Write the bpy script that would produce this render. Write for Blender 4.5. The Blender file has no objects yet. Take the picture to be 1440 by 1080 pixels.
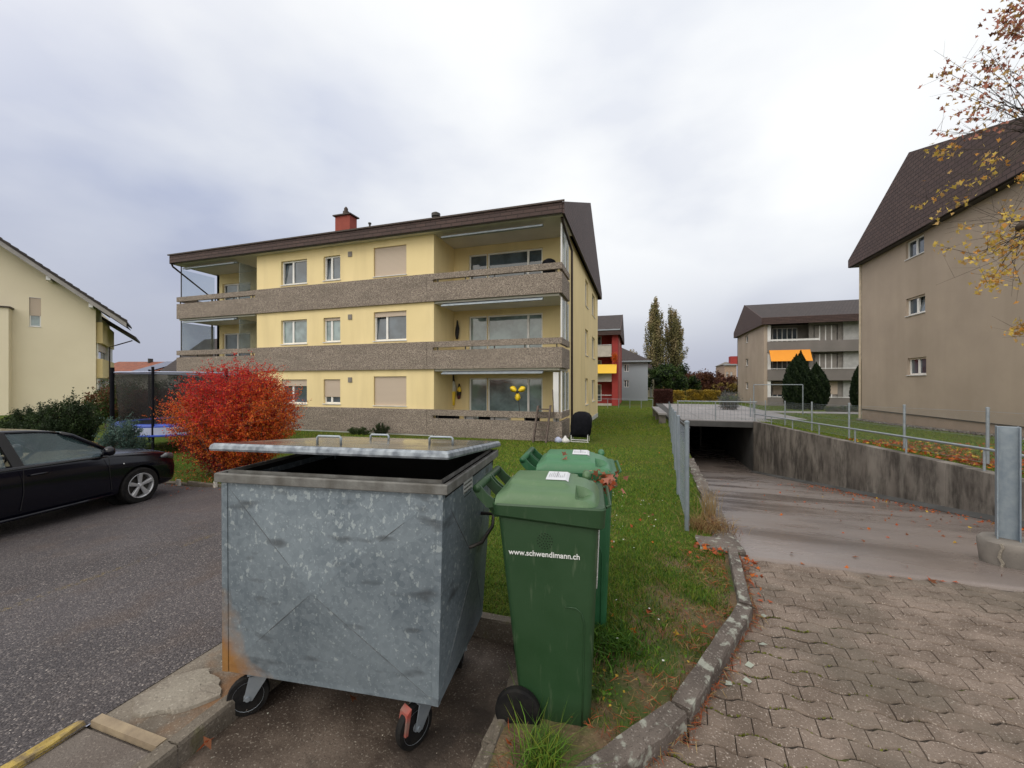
import bpy, bmesh, math, random
import numpy as np
from mathutils import Vector, Matrix, Euler
R = math.radians
rnd = random.Random(7)
rng = np.random.default_rng(11)
scene = bpy.context.scene
COL = scene.collection
YAW = R(17.5)
CY, SY = math.cos(YAW), math.sin(YAW)
F, H = 565.0, 1.7

# ---------- surveying helpers: the world axes follow the buildings ----------
def c2w(X, Y):                       # sideways / forward distance from the viewpoint -> ground position
    return (CY*X - SY*Y, SY*X + CY*Y)
def atd(px, py, Y):                  # sight line at forward distance Y
    x, y = c2w((px-720)/F*Y, Y)
    return Vector((x, y, H+(540-py)/F*Y))
def onY(px, py, y):                  # sight line meets the plane y = const
    r = (px-720)/F
    x = y*(CY*r-SY)/(CY+SY*r)
    Y = -SY*x+CY*y
    return x, H+(540-py)/F*Y
def onX(px, py, x):                  # sight line meets the plane x = const
    r = (px-720)/F
    y = x*(-SY*r-CY)/(SY-CY*r)
    Y = -SY*x+CY*y
    return y, H+(540-py)/F*Y
def lerpt(t, tab):
    if t <= tab[0][0]: return tab[0][1]
    for (a, va), (b, vb) in zip(tab, tab[1:]):
        if t <= b: return va+(vb-va)*(t-a)/(b-a)
    return tab[-1][1]
def rampL(y): return 0.95+0.053*(min(max(y, 4.43), 24.2)-4.43)
RX = 5.8
def gl(y): return lerpt(y, [(1.5,.03),(4.6,.02),(10,-.2),(14.6,-.43),(29,-.64),(60,-.7)])
def gr(y): return lerpt(y, [(2,.15),(9,.15),(24.2,-.30),(46,-.44),(70,-.7)])
def lotz(x): return max(-.43, -.07*max(0, -2.63-x))
def g(x, y):
    wx = min(1, max(0, (x-.5)/5.3))
    a = gl(y)*(1-wx)+gr(y)*wx
    f = min(1, max(0, (13-y)/7))
    return max(-.7, a+lotz(x)*f)

# ---------- objects ----------
ORG = {}
def tag(o, label=None, cat=None, group=None, kind=None):
    if label: o['label'] = label
    if cat: o['category'] = cat
    if group: o['group'] = group
    if kind: o['kind'] = kind
    return o
def thing(name, label, cat, loc=(0,0,0), rz=0, group=None, local=False):
    o = bpy.data.objects.new(name, None); COL.objects.link(o)
    o.location = loc; o.rotation_euler = (0,0,rz); o.empty_display_size = .2
    ORG[o.name] = Vector((0,0,0)) if local else Vector(loc)
    return tag(o, label, cat, group)
def link_mesh(name, me, parent=None):
    o = bpy.data.objects.new(name, me); COL.objects.link(o)
    if parent is not None:
        o.parent = parent
        ORG[o.name] = ORG[parent.name]
    else: ORG[o.name] = Vector((0,0,0))
    return o
class MB:
    def __init__(s): s.v = []; s.f = []; s.m = []
    def add(s, vs, fs, mi=0):
        b = len(s.v); s.v += [tuple(p) for p in vs]
        s.f += [tuple(i+b for i in f) for f in fs]; s.m += [mi]*len(fs); return s
    def quad(s, a, b, c, d, mi=0): return s.add([a,b,c,d], [(0,1,2,3)], mi)
    def box(s, x0,x1,y0,y1,z0,z1, mi=0):
        v = [(x,y,z) for z in (z0,z1) for y in (y0,y1) for x in (x0,x1)]
        return s.add(v, [(0,2,3,1),(4,5,7,6),(0,1,5,4),(2,6,7,3),(0,4,6,2),(1,3,7,5)], mi)
    def hexa(s, bot, top, mi=0):     # two quads of 4 points
        return s.add(list(bot)+list(top), [(3,2,1,0),(4,5,6,7),(0,1,5,4),(1,2,6,5),(2,3,7,6),(3,0,4,7)], mi)
    def fbox(s, P, a0,a1,d0,d1,z0,z1, mi=0):
        bot = [P(a0,d0,z0),P(a1,d0,z0),P(a1,d1,z0),P(a0,d1,z0)]
        top = [P(a0,d0,z1),P(a1,d0,z1),P(a1,d1,z1),P(a0,d1,z1)]
        return s.hexa(bot, top, mi)
    def tube(s, pts, r, n=8, mi=0, cap=True):
        pts = [Vector(p) for p in pts]; k = len(pts)
        rs = r if isinstance(r, (list,tuple)) else [r]*k
        ref = None; vs = []
        for i, p in enumerate(pts):
            d = (pts[min(i+1,k-1)]-pts[max(i-1,0)])
            d = d.normalized() if d.length > 1e-9 else Vector((0,0,1))
            if ref is None:
                ref = d.cross(Vector((0,0,1)))
                if ref.length < .05: ref = d.cross(Vector((1,0,0)))
                ref.normalize()
            else:
                ref = (ref-d*ref.dot(d))
                if ref.length < 1e-6: ref = d.cross(Vector((1,0,0)))
                ref.normalize()
            q = d.cross(ref)
            for j in range(n):
                a = 2*math.pi*(j+.5)/n
                vs.append(p+ref*(math.cos(a)*rs[i])+q*(math.sin(a)*rs[i]))
        fs = [(i*n+j, i*n+(j+1)%n, (i+1)*n+(j+1)%n, (i+1)*n+j) for i in range(k-1) for j in range(n)]
        if cap: fs += [tuple(reversed(range(n))), tuple(range((k-1)*n, k*n))]
        return s.add(vs, fs, mi)
    def prism(s, pts, off, mi=0):    # polygon (3d points) extruded by vector off
        n = len(pts); off = Vector(off)
        v = [Vector(p) for p in pts]+[Vector(p)+off for p in pts]
        return s.add(v, [tuple(reversed(range(n))), tuple(range(n,2*n))]+[(i,(i+1)%n,n+(i+1)%n,n+i) for i in range(n)], mi)
    def loft(s, rings, closed=True, cap=True, mi=0):
        n = len(rings[0]); v = [p for r_ in rings for p in r_]
        m = n if closed else n-1
        fs = [(i*n+j, i*n+(j+1)%n, (i+1)*n+(j+1)%n, (i+1)*n+j) for i in range(len(rings)-1) for j in range(m)]
        if cap: fs += [tuple(reversed(range(n))), tuple(range((len(rings)-1)*n, len(rings)*n))]
        return s.add(v, fs, mi)
    def lathe(s, prof, c=(0,0,0), axis='z', n=24, mi=0, cap=True):   # prof: (radius, height)
        rings = []
        for r_, h in prof:
            ring = []
            for j in range(n):
                a = 2*math.pi*j/n; u, w = r_*math.cos(a), r_*math.sin(a)
                p = (u,w,h) if axis == 'z' else ((h,u,w) if axis == 'x' else (u,h,w))
                ring.append((c[0]+p[0], c[1]+p[1], c[2]+p[2]))
            rings.append(ring)
        return s.loft(rings, True, cap, mi)
    def build(s, name, mat, parent=None, bevel=0, smooth=False, seg=2, recalc=True):
        me = bpy.data.meshes.new(name)
        o = link_mesh(name, me, parent)
        off = ORG[o.name]
        me.from_pydata([(a[0]-off.x, a[1]-off.y, a[2]-off.z) for a in s.v], [], s.f)
        mats = mat if isinstance(mat, (list,tuple)) else [mat]
        for m_ in mats: me.materials.append(m_)
        if len(mats) > 1: me.polygons.foreach_set('material_index', s.m)
        if recalc:
            bm = bmesh.new(); bm.from_mesh(me); bmesh.ops.recalc_face_normals(bm, faces=bm.faces); bm.to_mesh(me); bm.free()
        if smooth: me.polygons.foreach_set('use_smooth', [True]*len(me.polygons))
        if bevel:
            b = o.modifiers.new('bevel','BEVEL'); b.width = bevel; b.segments = seg; b.limit_method = 'ANGLE'; b.angle_limit = R(35)
        me.update()
        return o
def struct(o): o['kind'] = 'structure'; return o
def bake(o):                          # apply modifiers into the mesh
    dg = bpy.context.evaluated_depsgraph_get(); dg.update()
    me = bpy.data.meshes.new_from_object(o.evaluated_get(dg)); o.modifiers.clear(); o.data = me
def copy_tree(o, parent=None):
    c = o.copy(); COL.objects.link(c)
    if parent is not None: c.parent = parent
    for ch in list(o.children): copy_tree(ch, c)
    return c
def facade(kind, plane):              # (along, depth into the wall, height) -> point
    if kind == '-y': return lambda a,d,z: (a, plane+d, z)
    if kind == '+y': return lambda a,d,z: (a, plane-d, z)
    if kind == '+x': return lambda a,d,z: (plane-d, a, z)
    return lambda a,d,z: (plane+d, a, z)
def wall_holes(mb, P, a0,a1,z0,z1, holes, dep=.22, mi=0):
    A = sorted({a0,a1,*[v for h in holes for v in h[:2] if a0 < v < a1]})
    Z = sorted({z0,z1,*[v for h in holes for v in h[2:4] if z0 < v < z1]})
    for i in range(len(A)-1):
        for j in range(len(Z)-1):
            ca, cz = (A[i]+A[i+1])/2, (Z[j]+Z[j+1])/2
            if any(h[0] < ca < h[1] and h[2] < cz < h[3] for h in holes): continue
            mb.quad(P(A[i],0,Z[j]),P(A[i+1],0,Z[j]),P(A[i+1],0,Z[j+1]),P(A[i],0,Z[j+1]),mi)
    for h in holes:
        b0,b1,y0,y1 = h[:4]
        mb.quad(P(b0,0,y0),P(b0,dep,y0),P(b0,dep,y1),P(b0,0,y1),mi)
        mb.quad(P(b1,0,y0),P(b1,dep,y0),P(b1,dep,y1),P(b1,0,y1),mi)
        mb.quad(P(b0,0,y0),P(b1,0,y0),P(b1,dep,y0),P(b0,dep,y0),mi)
        mb.quad(P(b0,0,y1),P(b1,0,y1),P(b1,dep,y1),P(b0,dep,y1),mi)

# ---------- materials ----------
def nodes(name):
    m = bpy.data.materials.new(name); m.use_nodes = True
    nt = m.node_tree; return m, nt, nt.nodes['Principled BSDF']
def N(nt, t, **kw):
    n = nt.nodes.new(t)
    for k, v in kw.items():
        if hasattr(n, k) and k not in n.inputs: setattr(n, k, v)
        else: n.inputs[k].default_value = v
    return n
def ramp(nt, src, stops):
    r = nt.nodes.new('ShaderNodeValToRGB'); e = r.color_ramp.elements
    while len(e) < len(stops): e.new(.5)
    for k, (p, c) in enumerate(stops):
        e[k].position = p; e[k].color = (c,c,c,1) if isinstance(c,(int,float)) else (*c[:3],1)
    nt.links.new(src, r.inputs[0]); return r.outputs[0]
def mix(nt, fac, a, b, blend='MIX'):
    m = nt.nodes.new('ShaderNodeMix'); m.data_type = 'RGBA'; m.blend_type = blend
    for sock, v in ((m.inputs[0],fac),(m.inputs[6],a),(m.inputs[7],b)):
        if isinstance(v, bpy.types.NodeSocket): nt.links.new(v, sock)
        elif isinstance(v, (int,float)): sock.default_value = v
        else: sock.default_value = (*v[:3],1)
    return m.outputs[2]
def mth(nt, op, a, b=None, c=None, clamp=False):
    m = nt.nodes.new('ShaderNodeMath'); m.operation = op; m.use_clamp = clamp
    for i, v in enumerate((a,b,c)):
        if v is None: continue
        if isinstance(v, bpy.types.NodeSocket): nt.links.new(v, m.inputs[i])
        else: m.inputs[i].default_value = v
    return m.outputs[0]
def coord(nt, scale=(1,1,1), kind='Object', world=False):
    if world:
        gq = nt.nodes.new('ShaderNodeNewGeometry'); out = gq.outputs['Position']
    else:
        t = nt.nodes.new('ShaderNodeTexCoord'); out = t.outputs[kind]
    mp = nt.nodes.new('ShaderNodeMapping'); mp.inputs['Scale'].default_value = scale
    nt.links.new(out, mp.inputs[0]); return mp.outputs[0]
def noise(nt, vec, scale, detail=4, rough=.55, out='Fac'):
    n = nt.nodes.new('ShaderNodeTexNoise'); n.inputs['Scale'].default_value = scale
    n.inputs['Detail'].default_value = detail; n.inputs['Roughness'].default_value = rough
    nt.links.new(vec, n.inputs['Vector']); return n.outputs[out]
def voro(nt, vec, scale, feature='F1', out='Distance', rand=1):
    n = nt.nodes.new('ShaderNodeTexVoronoi'); n.feature = feature
    n.inputs['Scale'].default_value = scale; n.inputs['Randomness'].default_value = rand
    nt.links.new(vec, n.inputs['Vector']); return n.outputs[out]
def bumpn(nt, b, h, strength=.3, dist=.01):
    n = nt.nodes.new('ShaderNodeBump'); n.inputs['Strength'].default_value = strength; n.inputs['Distance'].default_value = dist
    nt.links.new(h, n.inputs['Height']); nt.links.new(n.outputs[0], b.inputs['Normal']); return n
def mat(name, c1, c2=None, scale=3, rough=.8, metal=0, bump=0, bscale=60, bdist=.005, spec=.5, sc=(1,1,1), rough2=None, streak=None):
    m, nt, b = nodes(name)
    v = coord(nt, sc, world=True) if sc == 'w' else coord(nt, sc)
    b.inputs['Roughness'].default_value = rough; b.inputs['Metallic'].default_value = metal
    b.inputs['Specular IOR Level'].default_value = spec
    if c2 is None: c2 = tuple(k*.8 for k in c1)
    n1 = noise(nt, v, scale, 6)
    col = mix(nt, ramp(nt, n1, [(.35,0),(.65,1)]), c1, c2)
    if streak:
        sv = coord(nt, (streak[1],streak[1],streak[1]*.12))
        sn = noise(nt, sv, 1, 4)
        col = mix(nt, ramp(nt, sn, [(.48,0),(.72,streak[2] if len(streak) > 2 else 1)]), col, streak[0])
    nt.links.new(col, b.inputs['Base Color'])
    if rough2 is not None:
        rr = nt.nodes.new('ShaderNodeMapRange'); rr.inputs[3].default_value = rough; rr.inputs[4].default_value = rough2
        nt.links.new(n1, rr.inputs[0]); nt.links.new(rr.outputs[0], b.inputs['Roughness'])
    if bump:
        bumpn(nt, b, noise(nt, v, bscale, 4), bump, bdist)
    return m
MT = {}
MT['render_y'] = mat('yellow_render', (.84,.69,.385), (.79,.645,.35), .5, .9, bump=.4, bscale=120, bdist=.003, spec=.2, streak=((.55,.44,.25),1.6,.28))
MT['render_cream'] = mat('cream_render', (.80,.72,.545), (.76,.68,.51), .4, .9, bump=.3, bscale=90, bdist=.004, spec=.2)
MT['render_ochre_shade'] = mat('shaded_ochre_render', (.66,.54,.29), (.62,.50,.26), .6, .9, spec=.2)  # darker tone carries the shade under the cream house roof
MT['render_br'] = mat('brown_render', (.43,.355,.29), (.37,.305,.25), .45, .95, bump=.6, bscale=55, bdist=.012, spec=.15, streak=((.29,.24,.19),.7,.35))
MT['render_brp'] = mat('brown_plinth', (.36,.275,.215), (.30,.23,.18), 1.5, .95, bump=.5, bscale=40, spec=.15)
MT['render_red'] = mat('red_render', (.36,.055,.05), (.30,.045,.045), .6, .9, spec=.2)
MT['render_blue'] = mat('blue_grey_render', (.36,.40,.45), (.33,.37,.42), .3, .9, spec=.2)
MT['render_bei'] = mat('beige_render', (.55,.50,.38), None, .6, .9, spec=.2)
MT['white'] = mat('white_paint', (.70,.70,.70), (.62,.62,.62), 2, .5)
MT['offwhite'] = mat('ceiling_paint', (.62,.60,.54), (.55,.53,.48), 1, .8)
MT['frame'] = mat('window_frame_white', (.82,.81,.79), (.76,.75,.73), 4, .35)
MT['shutter'] = None
MT['metal'] = mat('galvanised_steel', (.36,.40,.44), (.27,.31,.35), 9, .45, metal=.55, bump=.1, bscale=120)
MT['darkmetal'] = mat('dark_metal', (.06,.055,.05), None, 5, .5, metal=.5)
MT['copper'] = mat('brown_downpipe', (.05,.032,.025), None, 5, .5, metal=.3)
MT['gut_cream'] = mat('beige_downpipe', (.55,.47,.36), None, 5, .5)
MT['black'] = mat('black_rubber', (.006,.006,.007), (.016,.015,.014), 20, .75, bump=.2, bscale=90, spec=.2)
MT['blackcloth'] = mat('black_cover_fabric', (.004,.0045,.007), (.008,.008,.012), 6, .85, spec=.15, bump=.6, bscale=9, bdist=.03)
MT['wood'] = mat('weathered_wood', (.13,.10,.085), (.075,.055,.045), 14, .85, bump=.4, sc=(1,1,.15))
MT['conc'] = mat('concrete', (.22,.20,.18), (.13,.12,.11), 2.5, .9, bump=.5, bscale=80, spec=.2)
MT['conc_far'] = mat('concrete_slab', (.29,.28,.285), (.23,.22,.225), .6, .8, spec=.3)
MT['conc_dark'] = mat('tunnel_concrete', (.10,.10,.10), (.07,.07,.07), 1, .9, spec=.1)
MT['orange'] = mat('orange_awning', (.85,.33,.03), (.8,.3,.03), 1, .8)
MT['yellowaw'] = mat('yellow_awning', (.80,.50,.04), (.75,.47,.05), 1, .8)
MT['redbrick'] = mat('red_chimney', (.30,.065,.045), (.26,.055,.04), 3, .85)
MT['tile_dk'] = mat('dark_roof_sheet', (.055,.045,.043), (.035,.03,.03), 1.2, .7, bump=.4, bscale=6, bdist=.02)
MT['plastic_w'] = mat('white_plastic', (.7,.7,.7), None, 4, .4)
MT['blue'] = mat('blue_plastic', (.02,.07,.45), None, 4, .45)
MT['padwhite'] = mat('pale_pad_cover', (.42,.46,.62), (.36,.40,.55), 3, .5)
MT['pinwheel'] = mat('yellow_plastic', (.85,.6,.02), None, 4, .4)
MT['curtain'] = mat('grey_curtain', (.30,.33,.33), (.24,.27,.27), 3, .9)
MT['bark'] = mat('bark', (.10,.078,.06), (.05,.04,.033), 9, .95, bump=.9, bscale=30, bdist=.02)
MT['bark_pale'] = mat('young_bark', (.17,.13,.10), (.10,.08,.065), 12, .9)

def m_shutter():
    m, nt, b = nodes('roller_shutter_slats')
    t = nt.nodes.new('ShaderNodeNewGeometry'); s = nt.nodes.new('ShaderNodeSeparateXYZ'); nt.links.new(t.outputs['Position'], s.inputs[0])
    w = mth(nt, 'FRACT', mth(nt, 'MULTIPLY', s.outputs[2], 20))
    h = ramp(nt, w, [(0,0),(.12,1),(.9,.8),(1,0)])
    nt.links.new(mix(nt, h, (.30,.24,.18), (.56,.46,.37)), b.inputs['Base Color'])
    b.inputs['Roughness'].default_value = .6; bumpn(nt, b, h, .6, .008); return m
MT['shutter'] = m_shutter()

def m_glass(name, tint, rough=.04, trans=.0, wav=.15):
    m, nt, b = nodes(name)
    v = coord(nt)
    col = mix(nt, ramp(nt, noise(nt, v, 1.3, 3), [(.4,0),(.62,1)]), tint, tuple(k*1.9 for k in tint))
    nt.links.new(col, b.inputs['Base Color'])
    b.inputs['Roughness'].default_value = rough; b.inputs['Specular IOR Level'].default_value = .9
    b.inputs['IOR'].default_value = 1.6
    bumpn(nt, b, noise(nt, v, 1.1, 1), wav, .02)
    if trans:
        tr = nt.nodes.new('ShaderNodeBsdfTransparent'); tr.inputs[0].default_value = (.93,.96,.97,1)
        mx = nt.nodes.new('ShaderNodeMixShader'); mx.inputs[0].default_value = trans
        nt.links.new(b.outputs[0], mx.inputs[1]); nt.links.new(tr.outputs[0], mx.inputs[2])
        nt.links.new(mx.outputs[0], nt.nodes['Material Output'].inputs[0])
    return m
MT['glass'] = m_glass('window_glass', (.045,.06,.075))
MT['glass_curt'] = m_glass('window_glass_with_curtain', (.13,.175,.18))
MT['screen'] = m_glass('balcony_wind_screen', (.20,.24,.25), .15, .6)
MT['glass_clear'] = m_glass('clear_screen', (.25,.28,.29), .1, .9)
MT['carglass'] = m_glass('car_glass', (.07,.12,.13), .02, .62, .03)

def m_aggregate():
    m, nt, b = nodes('exposed_aggregate')
    v = coord(nt)
    c = voro(nt, v, 44, out='Color'); d = voro(nt, v, 44)
    sep = nt.nodes.new('ShaderNodeSeparateColor'); nt.links.new(c, sep.inputs[0])
    st = ramp(nt, sep.outputs[0], [(0,(.22,.18,.15)),(.35,(.32,.265,.22)),(.7,(.40,.34,.28)),(1,(.56,.49,.42))])
    mo = ramp(nt, d, [(.35,0),(.75,1)])
    col = mix(nt, mo, st, (.14,.115,.10))
    big = noise(nt, coord(nt, (.5,.5,2)), 1.4, 3)
    col = mix(nt, ramp(nt, big, [(.4,0),(.7,.35)]), col, (.12,.10,.085))
    nt.links.new(col, b.inputs['Base Color']); b.inputs['Roughness'].default_value = .85; b.inputs['Specular IOR Level'].default_value = .25
    bumpn(nt, b, mth(nt,'SUBTRACT',1.0,d), .8, .012); return m
MT['agg'] = m_aggregate()

def m_shingle(name, axes, c1, c2, mortar, w=.45, h=.14, bias=0.0):
    m, nt, b = nodes(name)
    t = nt.nodes.new('ShaderNodeNewGeometry'); s = nt.nodes.new('ShaderNodeSeparateXYZ'); nt.links.new(t.outputs['Position'], s.inputs[0])
    c = nt.nodes.new('ShaderNodeCombineXYZ'); nt.links.new(s.outputs[axes[0]], c.inputs[0]); nt.links.new(s.outputs[axes[1]], c.inputs[1])
    br = nt.nodes.new('ShaderNodeTexBrick'); nt.links.new(c.outputs[0], br.inputs['Vector'])
    br.inputs['Color1'].default_value = (*c1,1); br.inputs['Color2'].default_value = (*c2,1); br.inputs['Mortar'].default_value = (*mortar,1)
    br.inputs['Scale'].default_value = 1; br.inputs['Brick Width'].default_value = w; br.inputs['Row Height'].default_value = h
    br.inputs['Mortar Size'].default_value = h*.09; br.inputs['Mortar Smooth'].default_value = .3
    n = noise(nt, t.outputs['Position'], .9, 5)
    col = mix(nt, ramp(nt, n, [(.35,0),(.7,.5)]), br.outputs[0], tuple(k*.6 for k in c1))
    nt.links.new(col, b.inputs['Base Color']); b.inputs['Roughness'].default_value = .7; b.inputs['Specular IOR Level'].default_value = .3
    fr = mth(nt, 'FRACT', mth(nt, 'DIVIDE', s.outputs[axes[1]], h))
    hh = mth(nt, 'ADD', mth(nt,'MULTIPLY',fr,-.6), mth(nt,'MULTIPLY',br.outputs['Fac'],-.7))
    bumpn(nt, b, hh, .8, .02); return m
B1, B2, BM = (.085,.052,.046), (.06,.038,.036), (.022,.016,.015)
MT['sh_x'] = m_shingle('fibre_cement_shingles_front', (0,2), B1, B2, BM)
MT['sh_y'] = m_shingle('fibre_cement_shingles_gable', (1,2), (.105,.068,.062), (.08,.052,.05), BM, .32, .17)
MT['roof'] = m_shingle('roof_tiles', (0,1), (.06,.045,.043), (.042,.033,.032), (.018,.015,.015), .3, .3)
MT['roof_red'] = m_shingle('red_roof_tiles', (0,1), (.32,.11,.06), (.22,.075,.05), (.08,.03,.02), .6, .5)

def m_asphalt():
    m, nt, b = nodes('asphalt_chippings')
    v = coord(nt, world=True)
    big = noise(nt, v, .7, 5); col = mix(nt, ramp(nt, big, [(.35,0),(.65,1)]), (.047,.041,.044), (.088,.077,.079))
    c = voro(nt, v, 95, out='Color'); d = voro(nt, v, 95)
    sep = nt.nodes.new('ShaderNodeSeparateColor'); nt.links.new(c, sep.inputs[0])
    st = ramp(nt, sep.outputs[0], [(0,(.035,.032,.035)),(.5,(.06,.055,.06)),(.8,(.12,.108,.11)),(1,(.34,.30,.28))])
    col = mix(nt, ramp(nt, d, [(.3,.75),(.6,.25)]), col, st)
    sp = noise(nt, v, 60, 2); col = mix(nt, ramp(nt, sp, [(.68,0),(.71,1)]), col, (.40,.36,.33))
    lf = noise(nt, v, 2.2, 6); col = mix(nt, ramp(nt, lf, [(.52,0),(.7,.3)]), col, (.10,.068,.05))
    nt.links.new(col, b.inputs['Base Color'])
    wet = noise(nt, v, .55, 3); nt.links.new(ramp(nt, wet, [(.35,.42),(.65,.8)]), b.inputs['Roughness'])
    b.inputs['Specular IOR Level'].default_value = .35
    bumpn(nt, b, mth(nt,'ADD',mth(nt,'SUBTRACT',1.0,d),mth(nt,'MULTIPLY',noise(nt,v,25,3),1.2)), 1, .008); return m
MT['asphalt'] = m_asphalt()
def m_patch(name, c1, c2, grav, gs=70, rough=.85, stain=None, moss=None):
    m, nt, b = nodes(name)
    v = coord(nt, world=True)
    col = mix(nt, ramp(nt, noise(nt, v, 3.2, 7), [(.38,0),(.62,1)]), c1, c2)
    col = mix(nt, ramp(nt, noise(nt, v, gs, 2), [(.6,0),(.68,.8)]), col, grav)
    col = mix(nt, ramp(nt, noise(nt, v, gs*1.7, 2), [(.3,.6),(.42,0)]), col, tuple(k*.35 for k in c1))
    if stain: col = mix(nt, ramp(nt, noise(nt, v, stain[1], 5), [(.5,0),(.62,stain[2])]), col, stain[0])
    if moss: col = mix(nt, ramp(nt, noise(nt, v, moss[1], 6), [(.56,0),(.64,moss[2])]), col, moss[0])
    nt.links.new(col, b.inputs['Base Color']); b.inputs['Roughness'].default_value = rough; b.inputs['Specular IOR Level'].default_value = .3
    bumpn(nt, b, noise(nt, v, gs*.7, 5), .9, .006); return m
MT['pad'] = m_patch('stained_concrete_pad', (.055,.040,.031), (.125,.097,.078), (.25,.22,.185), 80, .7, stain=((.024,.018,.015),1.9,.85))
MT['strip'] = m_patch('concrete_strip', (.12,.10,.08), (.19,.165,.135), (.32,.29,.24), 90, stain=((.20,.095,.035),2.0,.7))
MT['strip_as'] = m_patch('tarmac_strip', (.12,.10,.088), (.15,.13,.115), (.24,.21,.18), 110)
MT['lightconc'] = m_patch('pale_mortar', (.26,.235,.195), (.20,.175,.145), (.36,.33,.28), 60)
MT['kerb'] = m_patch('kerb_stone', (.075,.061,.053), (.135,.113,.099), (.27,.245,.22), 75, moss=((.36,.38,.33),13,.7))
MT['kerb_dk'] = m_patch('pad_kerb_stone', (.10,.083,.065), (.16,.138,.112), (.27,.24,.2), 75, moss=((.10,.10,.03),6,.5))
MT['paver'] = m_patch('wavy_paver', (.125,.095,.075), (.21,.165,.135), (.42,.365,.32), 95, stain=((.085,.076,.058),1.1,.5))
MT['joint'] = m_patch('paver_joint', (.030,.023,.018), (.02,.016,.012), (.08,.065,.05), 90, moss=((.10,.12,.02),1.6,.9))
MT['soil'] = None
def m_ramp():
    m, nt, b = nodes('wet_tarmac_ramp')
    v = coord(nt, world=True)
    col = mix(nt, ramp(nt, noise(nt, v, .6, 5), [(.35,0),(.65,1)]), (.20,.165,.148), (.145,.12,.11))
    col = mix(nt, ramp(nt, noise(nt, v, 120, 2), [(.62,0),(.7,.5)]), col, (.36,.32,.3))
    sv = coord(nt, (.6,1.5,1), world=True); sn = noise(nt, sv, .7, 5, .55)
    stx = ramp(nt, sn, [(.50,0),(.72,1)])
    col = mix(nt, mth(nt,'MULTIPLY',stx,.26), col, (.05,.043,.043))
    nt.links.new(col, b.inputs['Base Color'])
    nt.links.new(ramp(nt, sn, [(.4,.40),(.62,.14)]), b.inputs['Roughness'])
    b.inputs['Specular IOR Level'].default_value = .5
    bumpn(nt, b, noise(nt, v, 90, 3), .5, .004); return m
MT['ramp'] = m_ramp()
def m_wall():
    m, nt, b = nodes('weathered_concrete_wall')
    v = coord(nt, world=True)
    col = mix(nt, ramp(nt, noise(nt, v, .9, 6), [(.35,0),(.62,1)]), (.25,.228,.205), (.135,.12,.108))
    sv = coord(nt, (1,1.5,.55), world=True)
    col = mix(nt, ramp(nt, noise(nt, sv, 1.6, 8, .7), [(.45,0),(.62,.8)]), col, (.035,.031,.028))
    col = mix(nt, ramp(nt, noise(nt, coord(nt,(1,3.5,.5),world=True), 1, 6), [(.60,0),(.68,.4)]), col, (.25,.235,.21))
    nt.links.new(col, b.inputs['Base Color']); b.inputs['Roughness'].default_value = .85; b.inputs['Specular IOR Level'].default_value = .25
    bumpn(nt, b, noise(nt, v, 40, 5), .6, .008); return m
MT['wall'] = m_wall()
def m_lawn():
    m, nt, b = nodes('lawn_ground')
    v = coord(nt, world=True)
    col = mix(nt, ramp(nt, noise(nt, v, 6, 6), [(.35,0),(.65,1)]), (.055,.11,.014), (.10,.15,.02))
    col = mix(nt, ramp(nt, noise(nt, v, .45, 4), [(.4,0),(.6,.7)]), col, (.115,.12,.025))
    col = mix(nt, ramp(nt, noise(nt, v, 55, 3), [(.35,.7),(.55,0)]), col, (.02,.035,.006))
    nt.links.new(col, b.inputs['Base Color']); b.inputs['Roughness'].default_value = .95; b.inputs['Specular IOR Level'].default_value = .1
    bumpn(nt, b, noise(nt, v, 45, 4), 1, .04); return m
MT['lawn'] = m_lawn()
MT['soil'] = m_patch('bare_soil', (.095,.062,.038), (.15,.10,.06), (.24,.18,.11), 40, .95, moss=((.07,.09,.02),2.5,.8))
def leafmat(name, c, var=.35, rough=.6, trans=0.0):
    m, nt, b = nodes(name)
    v = coord(nt, world=True)
    col = mix(nt, noise(nt, v, 9, 2), tuple(k*(1-var) for k in c), tuple(min(1,k*(1+var)) for k in c))
    nt.links.new(col, b.inputs['Base Color']); b.inputs['Roughness'].default_value = rough
    b.inputs['Specular IOR Level'].default_value = .25
    t = nt.nodes.new('ShaderNodeBsdfTranslucent'); nt.links.new(col, t.inputs[0])
    mx = nt.nodes.new('ShaderNodeMixShader'); mx.inputs[0].default_value = .25
    nt.links.new(b.outputs[0], mx.inputs[1]); nt.links.new(t.outputs[0], mx.inputs[2])
    nt.links.new(mx.outputs[0], nt.nodes['Material Output'].inputs[0]); return m
LM = {k: leafmat('foliage_'+k, c) for k, c in dict(
    grass=(.10,.205,.02), grassd=(.045,.11,.013), grassy=(.20,.245,.03), straw=(.30,.21,.09),
    red=(.50,.025,.026), redor=(.64,.10,.018), orange=(.58,.17,.022), dkred=(.26,.02,.018), brown=(.12,.05,.022),
    yew=(.018,.034,.012), yewl=(.035,.06,.018), juni=(.10,.17,.14), junid=(.05,.09,.075),
    popl=(.24,.215,.095), popld=(.125,.12,.05), poplb=(.33,.265,.15), thuja=(.014,.028,.011), thujal=(.03,.05,.018),
    maple_p=(.42,.17,.12), maple_o=(.44,.28,.10), maple_y=(.58,.42,.09), maple_yo=(.56,.27,.06), litter=(.38,.085,.03), litterb=(.20,.075,.035),
    hedge=(.42,.29,.04), hedgeb=(.22,.16,.04), darkred=(.075,.028,.022), green=(.05,.085,.02), greyb=(.16,.17,.18), leafor=(.52,.13,.02), leafy=(.55,.36,.05),
    white=(.75,.75,.7)).items()}

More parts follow.
